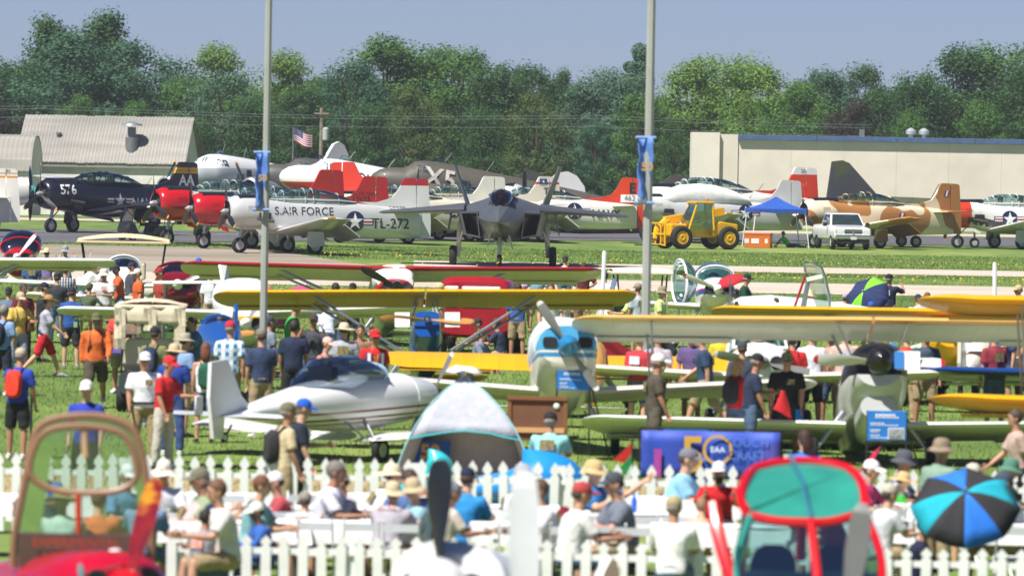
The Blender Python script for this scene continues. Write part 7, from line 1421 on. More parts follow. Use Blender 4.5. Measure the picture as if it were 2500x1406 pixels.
P(1756, 1122, 'sit_lean', 268, ('#c0141c', 'short'), (BK, 'long'), ('cap', '#d6d6de'), 'bearded man in red shirt and white cap facing the viewer', 2, ('beard:#2c221e',))
P(1642, 1210, 'sit', 80, ('#e0e0de', 'short'), (JN, 'shorts'), ('cap', '#a89872'), 'person in white shirt and tan cap seen from behind', 2, hh=1.26)
P(1716, 1212, 'sit', 95, ('print', 'tank'), (JN, 'shorts'), ('hair', '#8a6a4e'), 'person in white top with yellow and purple print beside the red canopy', 1, s=.8)
P(2102, 1120, 'sit', 340, ('#c02a6e', 'short'), (BK, 'long'), ('cap', '#ecebe8'), 'person in white cap and pink shirt raising a hand to the face', 1, ('bag:#2a2a30',), 1.)
P(2180, 1096, 'sit', 350, ('plaid:bw', 'short'), (KH, 'long'), ('bucket', '#4c4f58'), 'person in charcoal bucket hat and checked shirt', 2, (), 1.05)
P(2184, 1150, 'sit', 0, ('#2fae3a', 'short'), (JN, 'shorts'), ('sun', '#d0b27c'), 'child in green shirt and straw hat', 1, hh=1.14, s=.82)
P(2292, 1068, 'stand', 40, ('#7f9a88', 'short'), (KH, 'long'), ('bucket', '#8d7c6a'), 'man in sage shirt and brown hat beyond the big umbrella', 2, (), 1.0, 1.08)
P(2442, 1116, 'sit', 350, ('#4a5a54', 'short'), (KH, 'long'), ('bucket', '#4c7c6a'), 'person in green sun hat behind the big umbrella', 2)
P(2232, 1252, 'sit', 355, ('#10193a', 'long'), (BK, 'long'), ('hair', '#2c2220'), 'person in navy huddled under the big umbrella', 2, hh=1.0)
P(1968, 1046, 'stand', 120, ('#1f74c8', 'short'), (JN, 'long'), ('long', '#3a2018'), 'dark haired person in blue behind the white panels', 1, s=.93)
P(116, 1105, 'sit', 250, ('#2f62a4', 'short'), (JN, 'long'), ('cap', '#2c2e36'), 'person in dark cap seen through the brown canopy', 2)
P(150, 1190, 'sit', 90, ('#a8c2b8', 'short'), (KH, 'shorts'), ('sun', '#a8a06c'), 'person in olive sun hat seen through the brown canopy', 2, hh=1.28)
P(235, 1190, 'sit', 80, ('#c86a3c', 'short'), (KH, 'shorts'), ('hair', '#6a4c38'), 'person in orange seen through the brown canopy', 1, hh=1.26)
P(1925, 577, 'lie', 0, ('#58d81a', 'short'), (JN, 'long'), ('hair', '#5a3a28'), 'worker in lime vest resting on the ground under the blue tent', 2, Y=334)
P(378, 522, 'sit', 215, ('#c2c6d4', 'short'), ('#20242c', 'long'), ('hair', '#241c1a'), 'driver in white shirt on the black utility cart', 3, Y=317.2, hh=9)

# more of the crowd between the parked aircraft
for i, (px, yt, pose, face, c, sl, pc, pl, hk, hc, lab) in enumerate((
 (20, 700, 'stand', 80, '#5a6e8a', 'short', KH, 'shorts', 'cap', '#20242e', 'visitor in slate shirt beside the man in yellow'), (140, 665, 'stand', 100, '#30343c', 'short', JN, 'long', 'cap', '#15181e', 'visitor in charcoal shirt and black cap left of the checked shirt'),
 (255, 655, 'fold', 250, '#c4c8cc', 'short', KH, 'shorts', 'bucket', '#d9d4c4', 'visitor in pale shirt and cream hat beside the beige cart'), (395, 652, 'stand', 210, '#a23a2c', 'short', JN, 'shorts', 'cap', '#8e2a24', 'visitor in rust shirt beyond the red cowl'),
 (515, 662, 'stand', 95, '#cfd2d8', 'short', KH, 'shorts', 'hair', '#5a4630', 'brown haired visitor in white behind the red wing'), (600, 640, 'stand', 85, '#d8d0c8', 'short', KH, 'shorts', 'sun', '#d8d0c0', 'visitor in cream hat showing above the red wing'),
 (690, 705, 'sit', 100, '#b03a72', 'short', KH, 'shorts', 'cap', '#d9d6d0', 'seated visitor in pink beside the pink umbrella'), (820, 688, 'stand', 100, '#d8722a', 'short', JN, 'long', 'hair', '#2c2420', 'visitor in orange vest below the red wing'), (860, 690, 'stand', 70, '#22252c', 'short', BK, 'long', 'cap', '#1b1d22', 'visitor in black beside the orange vest'),
 (935, 712, 'sit', 120, '#9fa8b2', 'short', KH, 'shorts', 'cap', '#b9bcc0', 'seated visitor in grey cap beside the red cowl'), (1265, 690, 'stand', 80, '#2f5aa8', 'short', KH, 'shorts', 'hair', '#3a2c26', 'visitor in blue beside the dark red van'), (1345, 690, 'stand', 270, '#d5dade', 'short', JN, 'shorts', 'hair', '#4a3628', 'visitor in white facing out under the red wing'),
 (655, 770, 'stand', 30, '#7d8896', 'short', KH, 'shorts', 'cap', '#3a4250', 'visitor in steel blue behind the first lamp pole'), (480, 770, 'hold', 200, '#4a7a98', 'short', KH, 'shorts', 'hair', '#4a3a2e', 'visitor in teal beyond the blue aircraft'), (300, 735, 'stand', 260, '#c9443a', 'short', KH, 'shorts', 'cap', '#e0e0dc', 'visitor in coral shirt beyond the near golf cart'),
 (640, 800, 'stand', 110, '#2a3a5a', 'short', KH, 'long', 'cap', '#7a7468', 'visitor in navy close to the first lamp pole'), (880, 790, 'stand', 270, '#8d6a52', 'short', JN, 'shorts', 'hair', '#2e2420', 'visitor in brown behind the red volunteer'), (1560, 812, 'stand', 60, '#b8303a', 'short', JN, 'shorts', 'cap', '#8a2a2c', 'visitor in red close behind the second lamp pole'),
 (1690, 800, 'stand', 250, '#5a4a78', 'short', KH, 'shorts', 'cap', '#26304a', 'visitor in purple under the grey upper wing'), (1725, 808, 'walk', 170, '#26405e', 'short', KH, 'shorts', 'hair', '#3c2e26', 'walking visitor in deep blue under the grey upper wing'), (1765, 798, 'stand', 90, '#c8b42c', 'short', JN, 'long', 'cap', '#d2c23a', 'visitor in yellow cap under the grey upper wing'),
 (1870, 800, 'stand', 80, '#5f7488', 'short', KH, 'shorts', 'hair', '#5a4030', 'visitor in grey blue under the grey upper wing'), (2030, 802, 'fold', 260, '#b88a7c', 'short', JN, 'shorts', 'cap', '#a83a3a', 'visitor in salmon shirt beside the silver biplane'), (2065, 795, 'stand', 100, '#c4a9a0', 'short', KH, 'shorts', 'hair', '#6a4a38', 'visitor in blush shirt beside the silver biplane'),
 (2180, 800, 'hold', 200, '#1f78b8', 'short', JN, 'long', 'cap', '#20508a', 'visitor in azure shirt right of the silver biplane'), (2215, 806, 'stand', 90, '#b8401e', 'short', KH, 'long', 'hair', '#3a2c26', 'visitor in burnt orange right of the silver biplane'), (2260, 802, 'stand', 290, '#3a4a5a', 'short', KH, 'shorts', 'cap', '#24282e', 'visitor in dark slate left of the wooden propeller'),
 (2430, 800, 'stand', 120, '#8a2c34', 'short', JN, 'shorts', 'cap', '#d8d4cc', 'visitor in wine red near the marshal'), (2300, 720, 'stand', 90, '#9a8f80', 'short', KH, 'shorts', 'cap', '#6c7a60', 'visitor in taupe beyond the yellow wing'), (2340, 726, 'sit', 95, '#c2c6cc', 'short', KH, 'shorts', 'hair', '#4a3a2e', 'seated visitor in silver grey beyond the yellow wing'),
 (300, 1130, 'sit', 300, '#5a8ab0', 'short', KH, 'shorts', 'cap', '#d8dade', 'seated visitor in sky blue behind the open brown canopy'), (560, 1165, 'sit', 200, '#d5d0cc', 'short', KH, 'shorts', 'hair', '#6a4c38', 'seated visitor in off white facing the youth'), (860, 1150, 'sit', 190, '#b9b2c4', 'short', KH, 'shorts', 'cap', '#c8c4bc', 'seated visitor in lilac facing the striped man'), (1035, 1165, 'sit', 200, '#8fb4c4', 'short', KH, 'shorts', 'bucket', '#b8a888', 'seated visitor in pale teal left of the black blade'),
 (1345, 1165, 'sit', 200, '#d8d9dc', 'short', KH, 'shorts', 'hair', '#5a4636', 'seated visitor in white between the white blade and the raised arm'), (1530, 1150, 'sit', 200, '#6a7280', 'short', KH, 'shorts', 'cap', '#40464e', 'seated visitor in grey facing the raised arm'), (2030, 1150, 'sit', 250, '#4a78a0', 'short', KH, 'shorts', 'hair', '#4a3628', 'seated visitor in blue behind the red skylight'), (2400, 1130, 'sit', 200, '#8a7a6a', 'short', KH, 'shorts', 'cap', '#c8c0b0', 'seated visitor in tan behind the big umbrella'))):
    P(px, yt, pose, face, (c, sl), (pc, pl), (hk, hc), lab, i % 4 + (1 if i % 4 == 3 else 0), s=.94 + .04 * (i % 4), fat=.96 + .05 * (i % 3))

# more diners between the fences
for i, (px, yt, face, c, hk, hc, lab) in enumerate((
 (60, 1150, 330, '#a8b8c8', 'cap', '#d8d4cc', 'seated diner in pale blue at the fence end'), (440, 1160, 20, '#c2a8a8', 'hair', '#6a4c38', 'seated diner in dusty pink beside the white sun hat'), (520, 1140, 200, '#8a9a7a', 'cap', '#6c6a58', 'seated diner in sage beside the youth'), (700, 1150, 190, '#a8404c', 'cap', '#e0dcd4', 'seated diner in brick red before the striped man'),
 (905, 1130, 20, '#d8dce0', 'sun', '#d6cbb0', 'seated diner in white with broad hat'), (985, 1140, 300, '#4a6a9a', 'hair', '#3c2e26', 'seated diner in blue right of the beige hat'), (1080, 1175, 20, '#cfc6b8', 'cap', '#7a8490', 'seated diner in sand beside the black blade'), (1190, 1150, 200, '#7aa8a0', 'bucket', '#cfc8b8', 'seated diner in sea green facing the maroon bag'),
 (1390, 1175, 20, '#e0e0dc', 'cap', '#a83a3a', 'seated diner in white with red cap'),
 (2150, 1180, 30, '#c8ccd2', 'cap', '#b8b0a0', 'seated diner in white beside the child in green'), (2060, 1185, 200, '#9a3a5a', 'bucket', '#e0dcd0', 'seated diner in raspberry behind the grey blade'), (2480, 1150, 200, '#b0b8c4', 'cap', '#3a4458', 'seated diner in steel grey right of the big umbrella'), (350, 1175, 80, '#6a8aa8', 'cap', '#c8c4bc', 'seated diner in denim right of the brown canopy'),
 (735, 1200, 80, '#c0c4d0', 'cap', '#8a8478', 'diner in light grey seen from behind before the tables'), (1500, 1205, 90, '#d8d4cc', 'bucket', '#c4b490', 'diner in cream hat seen from behind near the chairs'))):
    P(px, yt, ('sit', 'sit_lean')[i % 3 == 1], face, (c, 'short'), (KH if i % 2 else JN, 'shorts'), (hk, hc), lab, (0, 1, 2, 4)[i % 4], s=.83 if yt >= 1200 else .95 + .04 * (i % 3), fat=1 + .05 * (i % 3))
combos = set()
for p in PEOPLE: combos |= {('b', p[2]), ('s', p[2], p[4][1]), ('p', p[2], p[5][1])}
JS = {k: skel(v) for k, v in POSES.items()}; jobs = []
for c in sorted(combos):
    J = JS[c[1]]; jobs.append((c, body_mb(J) if c[0] == 'b' else shirt_mb(J, c[2]) if c[0] == 's' else pants_mb(J, c[2]), .0165 if c[0] == 'b' else .021, 5 if c[0] == 'b' else 7))
PM = remesh_all(jobs)
for c, me in PM.items():
    if c[0] == 'b':
        me.materials.clear(); [me.materials.append(m) for m in (mat(SKINS[0], .55, var=.06, scale=6), mat('#2a1d18', .4), mat('#8a4a42', .5))]; add_fingers(me, JS[c[1]])
    else:
        me.materials.clear(); me.materials.append(None)
        n_ = len(me.vertices); nr = [0.] * (3 * n_); co = [0.] * (3 * n_); me.vertices.foreach_get('co', co); me.vertex_normals.foreach_get('vector', nr)
        for i in range(0, 3 * n_, 3):           # soft folds in the cloth
            x, y, z = co[i], co[i + 1], co[i + 2]; n = noise.noise((x * 7.5, y * 7.5, z * 7.5)) * .011 + noise.noise((x * 19, y * 19, z * 19)) * .005
            co[i] = x + nr[i] * n; co[i + 1] = y + nr[i + 1] * n; co[i + 2] = z + nr[i + 2] * n
        me.vertices.foreach_set('co', co); me.update()
    me.name = {'b': 'body', 's': 'shirt', 'p': 'trousers'}[c[0]]
SHM = {k: [shoe_mb(l).mesh('shoe', None, 60) for l in J['legs']] for k, J in JS.items()}
SPECIAL = {'plaid:bw': plaid('pbw', '#2a2c34', '#c9ccd2', '#4a4c56', 95.), 'plaid:blue': plaid('pbl', '#d8dde2', '#2f6ea6', '#b9c6d2', 46.), 'plaid:pale': plaid('ppa', '#b9c2d4', '#93a2c4', '#d5dae4', 120.), 'stripe': plaid('stp', '#e2e2ea', '#e2e2ea', '#a9acc4', 150.),
           'tie': ramp_mat('tie_dye', [(.3, '#4c4a5e'), (.5, '#8d8aa0'), (.65, '#b9b6c6')], 9, 3, .9, (1, 1, 1), 0), 'print': split_mat('tankprint', '#c89a1e', '#d9d4d2', 2, .74, .9, 0, .2, 9)}
PRINTS = [ramp_mat('shirt_print_%d' % k, [(.42, a_), (.5, b_), (.58, a_)], 26, 2, .9, (1, 1, 2.2), 0) for k, (a_, b_) in enumerate((('#d8dce4', '#5a6a8a'), ('#2a3350', '#c8b040'), ('#c04a3a', '#e0dcd4')))]
def own(o, m, i=0): o.material_slots[i].link = 'OBJECT'; o.material_slots[i].material = m; return o
def make_person(px, yt, pose, face, shirt, pants, head, label, skin, ex, s, fat, group, hh, Y):
    J = JS[pose]; top = (J['hm'] @ Vector((0, 0, .15))).z; 
    if Y: p = base(px, Y); 
    else: p = by_top(px, yt, hh or top * s)
    dz = 0
    if hh and hh < 5 and 'sit' in POSES[pose]: dz = max(-.4, hh - top * s)
    if hh == 9: dz = .42
    t = thing('person', label, 'person', (p.x, p.y, p.z + dz), R(face), group); t.scale = (s * fat, s * (1 + (fat - 1) * 1.0), s)
    own(link('body', PM[('b', pose)], t), mat(SKINS[skin], .55, var=.06, scale=6))
    sm = SPECIAL.get(shirt[0]) or cloth(shirt[0]); own(link('shirt', PM[('s', pose, shirt[1])], t), sm); own(link('trousers', PM[('p', pose, pants[1])], t), cloth(pants[0]))
    for m in SHM[pose]: own(link('shoe', m, t), mat(('#d5d5d2', '#2c2e34', '#6a6258', '#8d9094')[hash(label) % 4 if False else len(label) % 4], .7))
    def hang(key, m, name=None):
        o = link(name or HATS[key].name.split('.')[0], HATS[key], t); o.matrix_local = J['hm']; return own(o, m)
    hang(head[0], cloth(head[1], .08) if head[0] not in ('hair', 'long') else mat(head[1], .7, var=.2, scale=30))
    if head[0] not in ('hair', 'long'): hang('under', mat('#4a3a2e' if skin != 2 else '#8a8078', .8, var=.2, scale=30))
    U = Matrix.Translation(J['H'] + J['u'] * .28) @ Matrix.Rotation(R(POSES[pose]['lean']), 4, 'Y'); sh, el, wr, fd, s1 = J['arms'][0]; hand = wr + fd * .12
    for e in ex:
        k, _, c = e.partition(':')
        if k in ('shades',): hang('shades', mat('#121214', .1))
        elif k == 'beard': hang('beard', mat(c, .9, var=.2, scale=40))
        elif k == 'bag':
            o = own(link('backpack', BAG, t), cloth(c)); o.matrix_local = U; o = own(link('straps', STRAP, t), cloth('#1c1d22')); o.matrix_local = U
        elif k == 'straps': o = own(link('straps', STRAP, t), cloth(c)); o.matrix_local = U @ Matrix.Translation((.012, 0, 0))
        elif k == 'vest':
            for sg in (-1, 1):
                q = MB(); rows = [[(.165 * math.cos(a) * (.95 + .1 * (z < .1)), .215 * math.sin(a) * 1., z) for a in (R(sg * (12 + 120 * i / 8)) for i in range(9))] for z in (-.26, -.1, .05, .17)]; q.sheet(rows); o = solid(q.build('vest_panel', cloth(c), t, 60), .008); o.matrix_local = U
                q = MB(); q.sheet([[(.175 * math.cos(R(sg * a)), .225 * math.sin(R(sg * a)), z) for a in (26, 34, 42)] for z in (-.25, -.1, .05, .165)]); o = q.build('reflective_band', mat('#d9dadf', .4), t, 60); o.matrix_local = U
        elif k == 'lanyard': o = MB().tube([(.06, .06, .24), (.155, .03, .1), (.17, 0, -.08), (.155, -.03, .1), (.06, -.06, .24)], .008, 5).build('lanyard', mat('#d8a020', .6), t); o.matrix_local = U
        elif k == 'print': q = MB(); q.sheet([[(-.158 - .012 * (1 - abs(y) * 4), y, z) for y in (-.11, -.04, .04, .11)] for z in (-.02, .08, .16)]); o = q.build('shirt_print', mat('#d8dce6', .9, var=.3, scale=20), t, 60); o.matrix_local = U
        elif k == 'belt': o = MB().tube([((.148) * math.cos(a), .19 * math.sin(a), -.23) for a in (2 * math.pi * i / 20 for i in range(21))], .02, 6).build('belt', DARK, t); o.matrix_local = U
        elif k == 'badge': o = MB().box((-.16, -.1, -.24), (.01, .08, .12)).build('badge_card', mat('#8fa06a', .6), t, 0); o.matrix_local = U
        elif k == 'scarf': o = MB().ball((-.02, 0, .22), (.11, .17, .06), 12, 7).build('bandana', ramp_mat('bandana', [(.4, '#a81f34'), (.5, '#e2e2e6'), (.6, '#26345e')], 22, 2, .9, (1, 1, 1), 0), t); o.matrix_local = U
        elif k == 'sleeve': own(MB().tube([sh, el, wr], [.075, .07, .05], 10).build('arm_sleeve', cloth('#a82478'), t), cloth('#a82478'))
    k_ = len(label) % 3
    if k_ == 0 and 'print' not in ex and not any(q.startswith(('bag', 'vest', 'straps')) for q in ex) and not shirt[0].startswith(('plaid', 'stripe', 'tie', 'print')):
        for sg, wd in ((1, .055), (-1, .1)):
            q = MB(); q.sheet([[(sg * (.152 - .1 * abs(y) ** 1.5) + (.012 if sg > 0 else -.012), y + (.06 if sg > 0 else 0), z) for y in (-wd, -wd / 2, 0, wd / 2, wd)] for z in ((.05, .1, .14) if sg > 0 else (.0, .07, .15))]); o = q.build('shirt_print', PRINTS[len(label) % 5 % len(PRINTS)], t, 60); o.matrix_local = U
    held = {'phone': ('camera', (.03, .13, .08), '#d9dade' if pose == 'camera' else '#1b1c20'), 'bottle': ('water_bottle', None, '#b9c8d4'), 'cambag': ('camera_bag', (.16, .14, .2), '#5a3c28'), 'hipbag': ('shoulder_bag', (.16, .3, .22), '#1a1b1f'), 'papers': ('paper_bag', (.03, .22, .3), '#dcdde4'), 'cards': ('blue_cards', (.02, .13, .17), '#1f74c0'), 'jacket': ('red_jacket', None, '#c8202a'), 'cup': ('drink_cup', None, None), 'tote': ('maroon_bag', None, '#7d1428')}
    M4 = Matrix.Translation(t.location) @ Matrix.Rotation(R(face), 4, 'Z') @ Matrix.Diagonal((s, s, s, 1))
    for e in ex:
        k, _, c = e.partition(':')
        if k not in held: continue
        nm, dim, col = held[k]; w = M4 @ hand; q = MB(); lab = {'phone': 'small camera held by the ', 'bottle': 'clear water bottle held by the ', 'cambag': 'brown camera bag carried by the ', 'hipbag': 'black shoulder bag on the ', 'papers': 'white paper bag held by the ', 'cards': 'blue card in the hand of the ', 'jacket': 'red jacket over the arm of the ', 'cup': 'coloured drink cup held by the ', 'tote': 'maroon cloth bag hanging from the '}[k] + ' '.join(label.split()[:7])
        if k in ('bottle', 'cup'): q.lathe([(-.12, .032), (.02, .034), (.05, .02), (.08, .014)], 12, 'z')
        elif k == 'jacket': rows = [[((.05 + .28 * z) * math.cos(a) * (1 + .25 * math.sin(3 * a + z * 9)), (.04 + .1 * z) * math.sin(a), -z - .25 * z * math.cos(a)) for a in (2 * math.pi * i / 14 for i in range(15))] for z in (-.03, .1, .22, .34)]; q.sheet(rows)
        elif k == 'tote': q.loft([[(.1 * sc * math.cos(a), .05 * sc * math.sin(a), z) for a in (2 * math.pi * i / 12 for i in range(12))] for z, sc in ((.1, .4), (0, 1.), (-.22, 1.3), (-.42, 1.0), (-.46, .3))])
        else: q.box((0, 0, 0), dim)
        if k == 'hipbag': w = M4 @ (J['H'] + Vector((-.2, -.08, .0)))
        if k == 'cambag': w = M4 @ (J['H'] + Vector((.1, .22, .12)))
        if k == 'papers': w = M4 @ (hand + Vector((.02, 0, -.14)))
        o = q.build(nm, cloth(col or c) if k not in ('bottle', 'cup', 'phone') else (glass('#dfe8ec', .05, .4) if k == 'bottle' else mat(col or c, .4)), None, 50, w, (0, 0, R(face))); tag(o, lab, {'phone': 'camera', 'bottle': 'bottle', 'cup': 'cup', 'cards': 'card', 'jacket': 'jacket'}.get(k, 'bag'), 'things carried by visitors')
        if k not in ('bottle', 'cup', 'tote'): bevel(o, .015, 1)
for p in PEOPLE: make_person(*p)
# ------------------------------------------------------------------ the out of focus aircraft nearest the camera
BRN = mat('#8a6a50', .45, 0, .2, .08); BRN2 = mat('#4f3f33', .6, var=.1); GLF = glass('#cfe0d8', .03, .4)
NB = [(1.25, .95, 1.32, .28), (1.1, .86, 1.42, .45), (.5, .72, 1.44, .55), (-.2, .6, 1.42, .58), (-1.2, .6, 1.38, .54), (-2.6, .78, 1.25, .34), (-4.2, .95, 1.15, .08)]
GF = 'aircraft standing nearest to the viewer'
t = light('red aircraft with brown framed canopy standing open and flame painted propeller', base(196, 56), R(291), 3, 0, [(.7, 3.6, 1.35, .5, M_REDC, M_CRM, .05, .25)], M_REDC, paint('#b00f2c', .15), stn=NB, prop=(.98, .2, R(-17), [ramp_mat('flame_paint', [(.35, '#6e1420'), (.5, '#8c1a22'), (.58, '#c8861c'), (.7, '#d09a2a')], 3, 3, .3, (1, 1, 1.5), 0)]), spin=(.15, .3, M_REDC), group=GF)
bq = t.rotation_quaternion.to_matrix().inverted() @ Matrix.Rotation(R(270), 3, 'Z')       # canopy faces the camera squarely
CZ = [.1]
def cp(x, y, z): return bq @ Vector((x, y, z + CZ[0]))
HP = [(-.64, 1.15), (-.62, 1.5), (-.53, 2.0), (-.47, 2.32), (-.36, 2.46), (-.1, 2.52), (.2, 2.51), (.40, 2.42), (.49, 2.25), (.55, 1.95), (.60, 1.5), (.6, 1.15)]
MB().tube(spl([cp(-.2, y, z) for y, z in HP]), .038, 8).build('canopy_frame', BRN, t)
IN = [(-.50, 2.0), (-.44, 2.28), (-.3, 2.40), (0, 2.43), (.3, 2.38), (.42, 2.22), (.46, 1.98), (.3, 1.86), (0, 1.83), (-.3, 1.86), (-.50, 2.0)]
MB().tube(spl([cp(-.18, y, z) for y, z in IN], 5, True), .032, 8).build('roll_bar', BRN, t)
q = MB(); q.add([cp(-.21, y, z) for y, z in HP], [tuple(range(len(HP)))]); q.build('canopy_glass', GLF, t, 0)
q = MB(); q.loft([[cp(x, y * (1 - .25 * k), z - .15 * k) for y, z in HP[1:-1]] for k, x in ((0, -.22), (.5, -.6), (1, -.95))], False, False, 0, False); q.build('canopy_bubble', GLF, t, 60)
MB().tube([cp(-.2, -.02, 2.45), cp(-.2, 0, 2.15)], .035, 6).build('grab_strap', mat('#b59a72', .7), t); MB().tube([cp(-.15, -.06, 1.82), cp(-.15, -.05, 1.45)], .03, 6).build('gas_strut', paint('#b8381c'), t)
q = MB(); q.box((0, 0, 0), (.1, 1.12, .3)); o = q.build('glare_shield', BRN2, t, 0); o.matrix_local = Matrix.Translation(cp(-.1, -.02, 1.32)) @ bq.to_4x4()
v, f = text2d('EXPERIMENTAL'); q = MB(); q.add([cp(.0, -.06 + x * .115, 1.39 + y * .115) for x, y in v], f); q.build('lettering', paint('#a8382c'), t, 0)
q = MB(); q.ball((0, 0, 0), (.16, .05, .14), 12, 8); o = q.build('landing_light', mat('#5d7c80', .1), t); o.location = (1.05, -.34, 1.2); q = MB(); q.ball((.72, .1, 1.43), (.05, .06, .02), 10, 6); q.build('oil_door', M_WH, t)
light('white nosed aircraft with tall black propeller blade before the tables', base(1150, 52), R(255), 9, 0, [(.75, 3.4, 1.3, .3, WHITE, M_CRM, .05, .25)], WHITE, paint('#e6e6e4', .25), stn=[(1.2, 1.0, 1.6, .34), (1.05, .9, 1.72, .5), (.4, .8, 1.72, .56), (-.4, .7, 1.55, .54), (-2.4, .78, 1.25, .34), (-4.2, .95, 1.15, .08)], prop=(1.06, .33, R(3), [mat('#17181c', .4, 0, .3, .05), mat('#17181c', .4)]), spin=(.25, .42, paint('#e6e6e4', .2)), group=GF)
light('aircraft below the frame whose pale propeller blade rises beside the black one', base(1305, 46), R(266), 6, 0, [(.6, 3.2, 1.25, .3, WHITE, M_CRM, .05, .25)], WHITE, WHITE, stn=[(1.2, .8, 1.2, .25), (1.05, .7, 1.3, .42), (.4, .6, 1.3, .5), (-.4, .55, 1.3, .5), (-2.4, .7, 1.15, .3), (-4.0, .85, 1.05, .08)], prop=(1.66, .3, R(2), [mat('#c4c7ca', .4, .1, .2, .05), paint('#cfd2d4')]), spin=(.16, .3, WHITE), hub=.98, group=GF)
t = light('red framed cabin aircraft with teal tinted skylight and grey propeller blade', base(1965, 55), R(282), 3, 0, [(.7, 3.6, 1.35, .3, M_REDC, M_CRM, .05, .25)], M_REDC, M_REDC, stn=[(1.25, .75, 1.1, .26), (1.1, .66, 1.16, .45), (.5, .6, 1.2, .58), (-.3, .55, 1.2, .62), (-1.2, .6, 1.2, .56), (-2.6, .78, 1.15, .34), (-4.2, .95, 1.1, .08)], prop=(1.08, .22, R(-8), [mat('#6d6f6a', .4, .2, .1, .05), mat('#b9b9ae', .3, .5)]), spin=(.15, .3, M_REDC), hub=.95, group=GF, fin=[(.75, -.02), (.4, .1), (-.3, .14), (-.42, -.12)])
bq = t.rotation_quaternion.to_matrix().inverted() @ Matrix.Rotation(R(270), 3, 'Z'); RED = paint('#c2101c', .18)
CZ[0] = .14
SKY_ = [(-.05, -.55, 1.80), (-.15, -.60, 1.9), (-.5, -.54, 2.06), (-.8, -.40, 2.15), (-.92, -.02, 2.2), (-.8, .34, 2.16), (-.5, .47, 2.07), (-.15, .5, 1.9), (-.05, .46, 1.80), (.02, .2, 1.72), (.04, -.05, 1.71), (.02, -.32, 1.72), (-.05, -.55, 1.77)]
SKS = spl([cp(*p) for p in SKY_], 4, True); MB().tube(SKS, .044, 8).build('skylight_frame', RED, t); q = MB(); q.add(SKS[:-1], [tuple(range(len(SKS) - 1))]); q.build('skylight', mat('#2f8a7c', .12, 0, .5, .15, 2.), t, 0); MB().tube([cp(-.92, -.14, 2.27), cp(-.4, -.05, 2.06), cp(.0, .02, 1.75)], .018, 6).build('skylight_rib', mat('#2a6a86', .4), t)
WP = [(.0, -.6, 1.75), (.3, -.66, 1.42), (.55, -.6, 1.12), (.62, 0, 1.08), (.55, .58, 1.12), (.3, .6, 1.42), (.0, .5, 1.75)]
q = MB(); q.add([cp(*p) for p in WP], [tuple(range(7))]); q.build('windshield', glass('#a9d6d0', .03, .75), t, 0)
MB().tube([cp(.04, .02, 1.72), cp(.34, .05, 1.4), cp(.64, .08, 1.06)], .042, 8).build('windshield_post', RED, t); MB().tube(spl([cp(-.2, -.84, 1.84), cp(-.05, -.80, 1.62), cp(.2, -.72, 1.34), cp(.45, -.62, 1.1), cp(.6, -.4, 1.0)]), .065, 8).build('door_frame', RED, t); [MB().tube(spl([cp(-.05, s_ * .5, 1.78), cp(.22, s_ * .62, 1.45), cp(.5, s_ * .62, 1.1), cp(.62, s_ * .5, .98)]), .04, 8).build('windshield_pillar', RED if s_ > 0 else mat('#2d8478', .2), t) for s_ in (-1, 1)]
for s_ in (-1, 1):
    q = MB(); q.add([cp(-.12, s_ * .56, 1.8), cp(.2, s_ * .64, 1.42), cp(.45, s_ * .63, 1.12), cp(-.9, s_ * .6, 1.08), cp(-1.15, s_ * .5, 1.4), cp(-.8, s_ * .48, 1.98)], [(0, 1, 2, 3, 4, 5)]); q.build('side_window', glass('#a9d6d0', .03, .5), t, 0)
    MB().tube(spl([cp(-.8, s_ * .5, 2.0), cp(-1.15, s_ * .52, 1.5), cp(-1.35, s_ * .55, 1.05)]), .045, 8).build('cabin_pillar', RED, t)
MB().tube(spl([cp(.62, -.6, 1.0), cp(.74, -.3, 1.03), cp(.78, 0, 1.04), cp(.74, .3, 1.03), cp(.62, .58, 1.0)]), .04, 8).build('windshield_sill', RED, t)
MB().tube([cp(-.92, -.0, 2.2), cp(-1.2, 0, 1.8), cp(-1.4, 0, 1.3)], .05, 8).build('roof_spine', RED, t)
for y, c in ((-.28, '#3a6f9a'), (.25, '#2c5a88')): q = MB(); q.loft(fus([(-.5, .9, 1.5, .2, 3), (-.6, .9, 1.62, .22, 3), (-.7, .9, 1.5, .2, 3)], 14)); o = q.build('seat', mat(c, .8), t, 60); o.matrix_local = Matrix.Translation(bq @ Vector((0, y, 0))) @ bq.to_4x4()
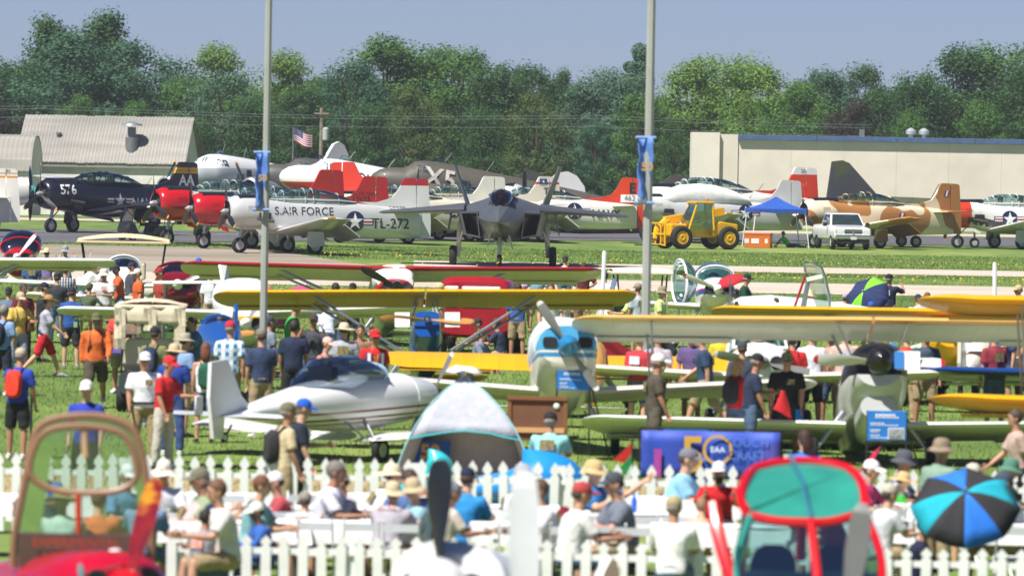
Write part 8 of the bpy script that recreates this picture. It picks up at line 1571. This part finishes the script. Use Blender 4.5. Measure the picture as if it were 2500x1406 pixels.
q = MB(); q.box((0, 0, 0), (.1, 1.14, .3)); o = q.build('instrument_panel', mat('#1d5560', .4), t, 0); o.matrix_local = Matrix.Translation(cp(.3, 0, 1.14)) @ bq.to_4x4()
# small things on the tables
r = random.Random(21)
for i, (px, py, Y, c, nm, lab) in enumerate(((1545, 1228, 75.6, '#2f62c8', 'water_bottle', 'blue capped bottle on the table before the man raising his arm'), (1765, 1200, 78.6, '#2350b0', 'water_bottle', 'blue bottle before the bearded man in red'), (860, 1250, 75.3, '#d9d9d0', 'paper_cup', 'pale cup on the table before the striped man'), (1190, 1225, 76.4, '#d8d0b8', 'paper_cup', 'cream cup on the table by the visitor with maroon bag'), (700, 1238, 75.7, '#c9d2d8', 'paper_cup', 'pale cup beside the seated person in cream cap'), (1470, 1235, 75.4, '#5a4a3a', 'food_tray', 'dark food tray on the table before the man raising his arm'))):
    b = base(px, Y); q = MB()
    if nm == 'food_tray': q.loft(fus([(-.16, .75, .8, .1, 4), (.16, .75, .8, .1, 4)], 12))
    elif nm == 'water_bottle': q.lathe([(.755, .033), (.9, .034), (.94, .02), (.955, .014), (.975, .014)], 12, 'z')
    else: q.lathe([(.755, .03), (.85, .042)], 12, 'z')
    tag(q.build(nm, mat(c, .3), None, 50, b), lab, nm.split('_')[-1], 'things on the dining tables')
# ------------------------------------------------------------------ summer haze
hb = MB(); hb.box((0, 320, 12.2), (420, 680, 30)); hz = hb.build('haze', None, None, 0); hz.data.materials.clear()
hm_ = bpy.data.materials.new('thin_haze'); hm_.use_nodes = True; n_ = hm_.node_tree; n_.nodes.clear(); ho = node(n_, 'ShaderNodeOutputMaterial'); pv = node(n_, 'ShaderNodeVolumePrincipled')
pv.inputs['Color'].default_value = (.86, .92, 1, 1); pv.inputs['Density'].default_value = .00016; pv.inputs['Anisotropy'].default_value = .2; n_.links.new(pv.outputs[0], ho.inputs['Volume'])
hz.data.materials.append(hm_); hz['kind'] = 'stuff'; hz['label'] = 'thin summer haze over the airfield'
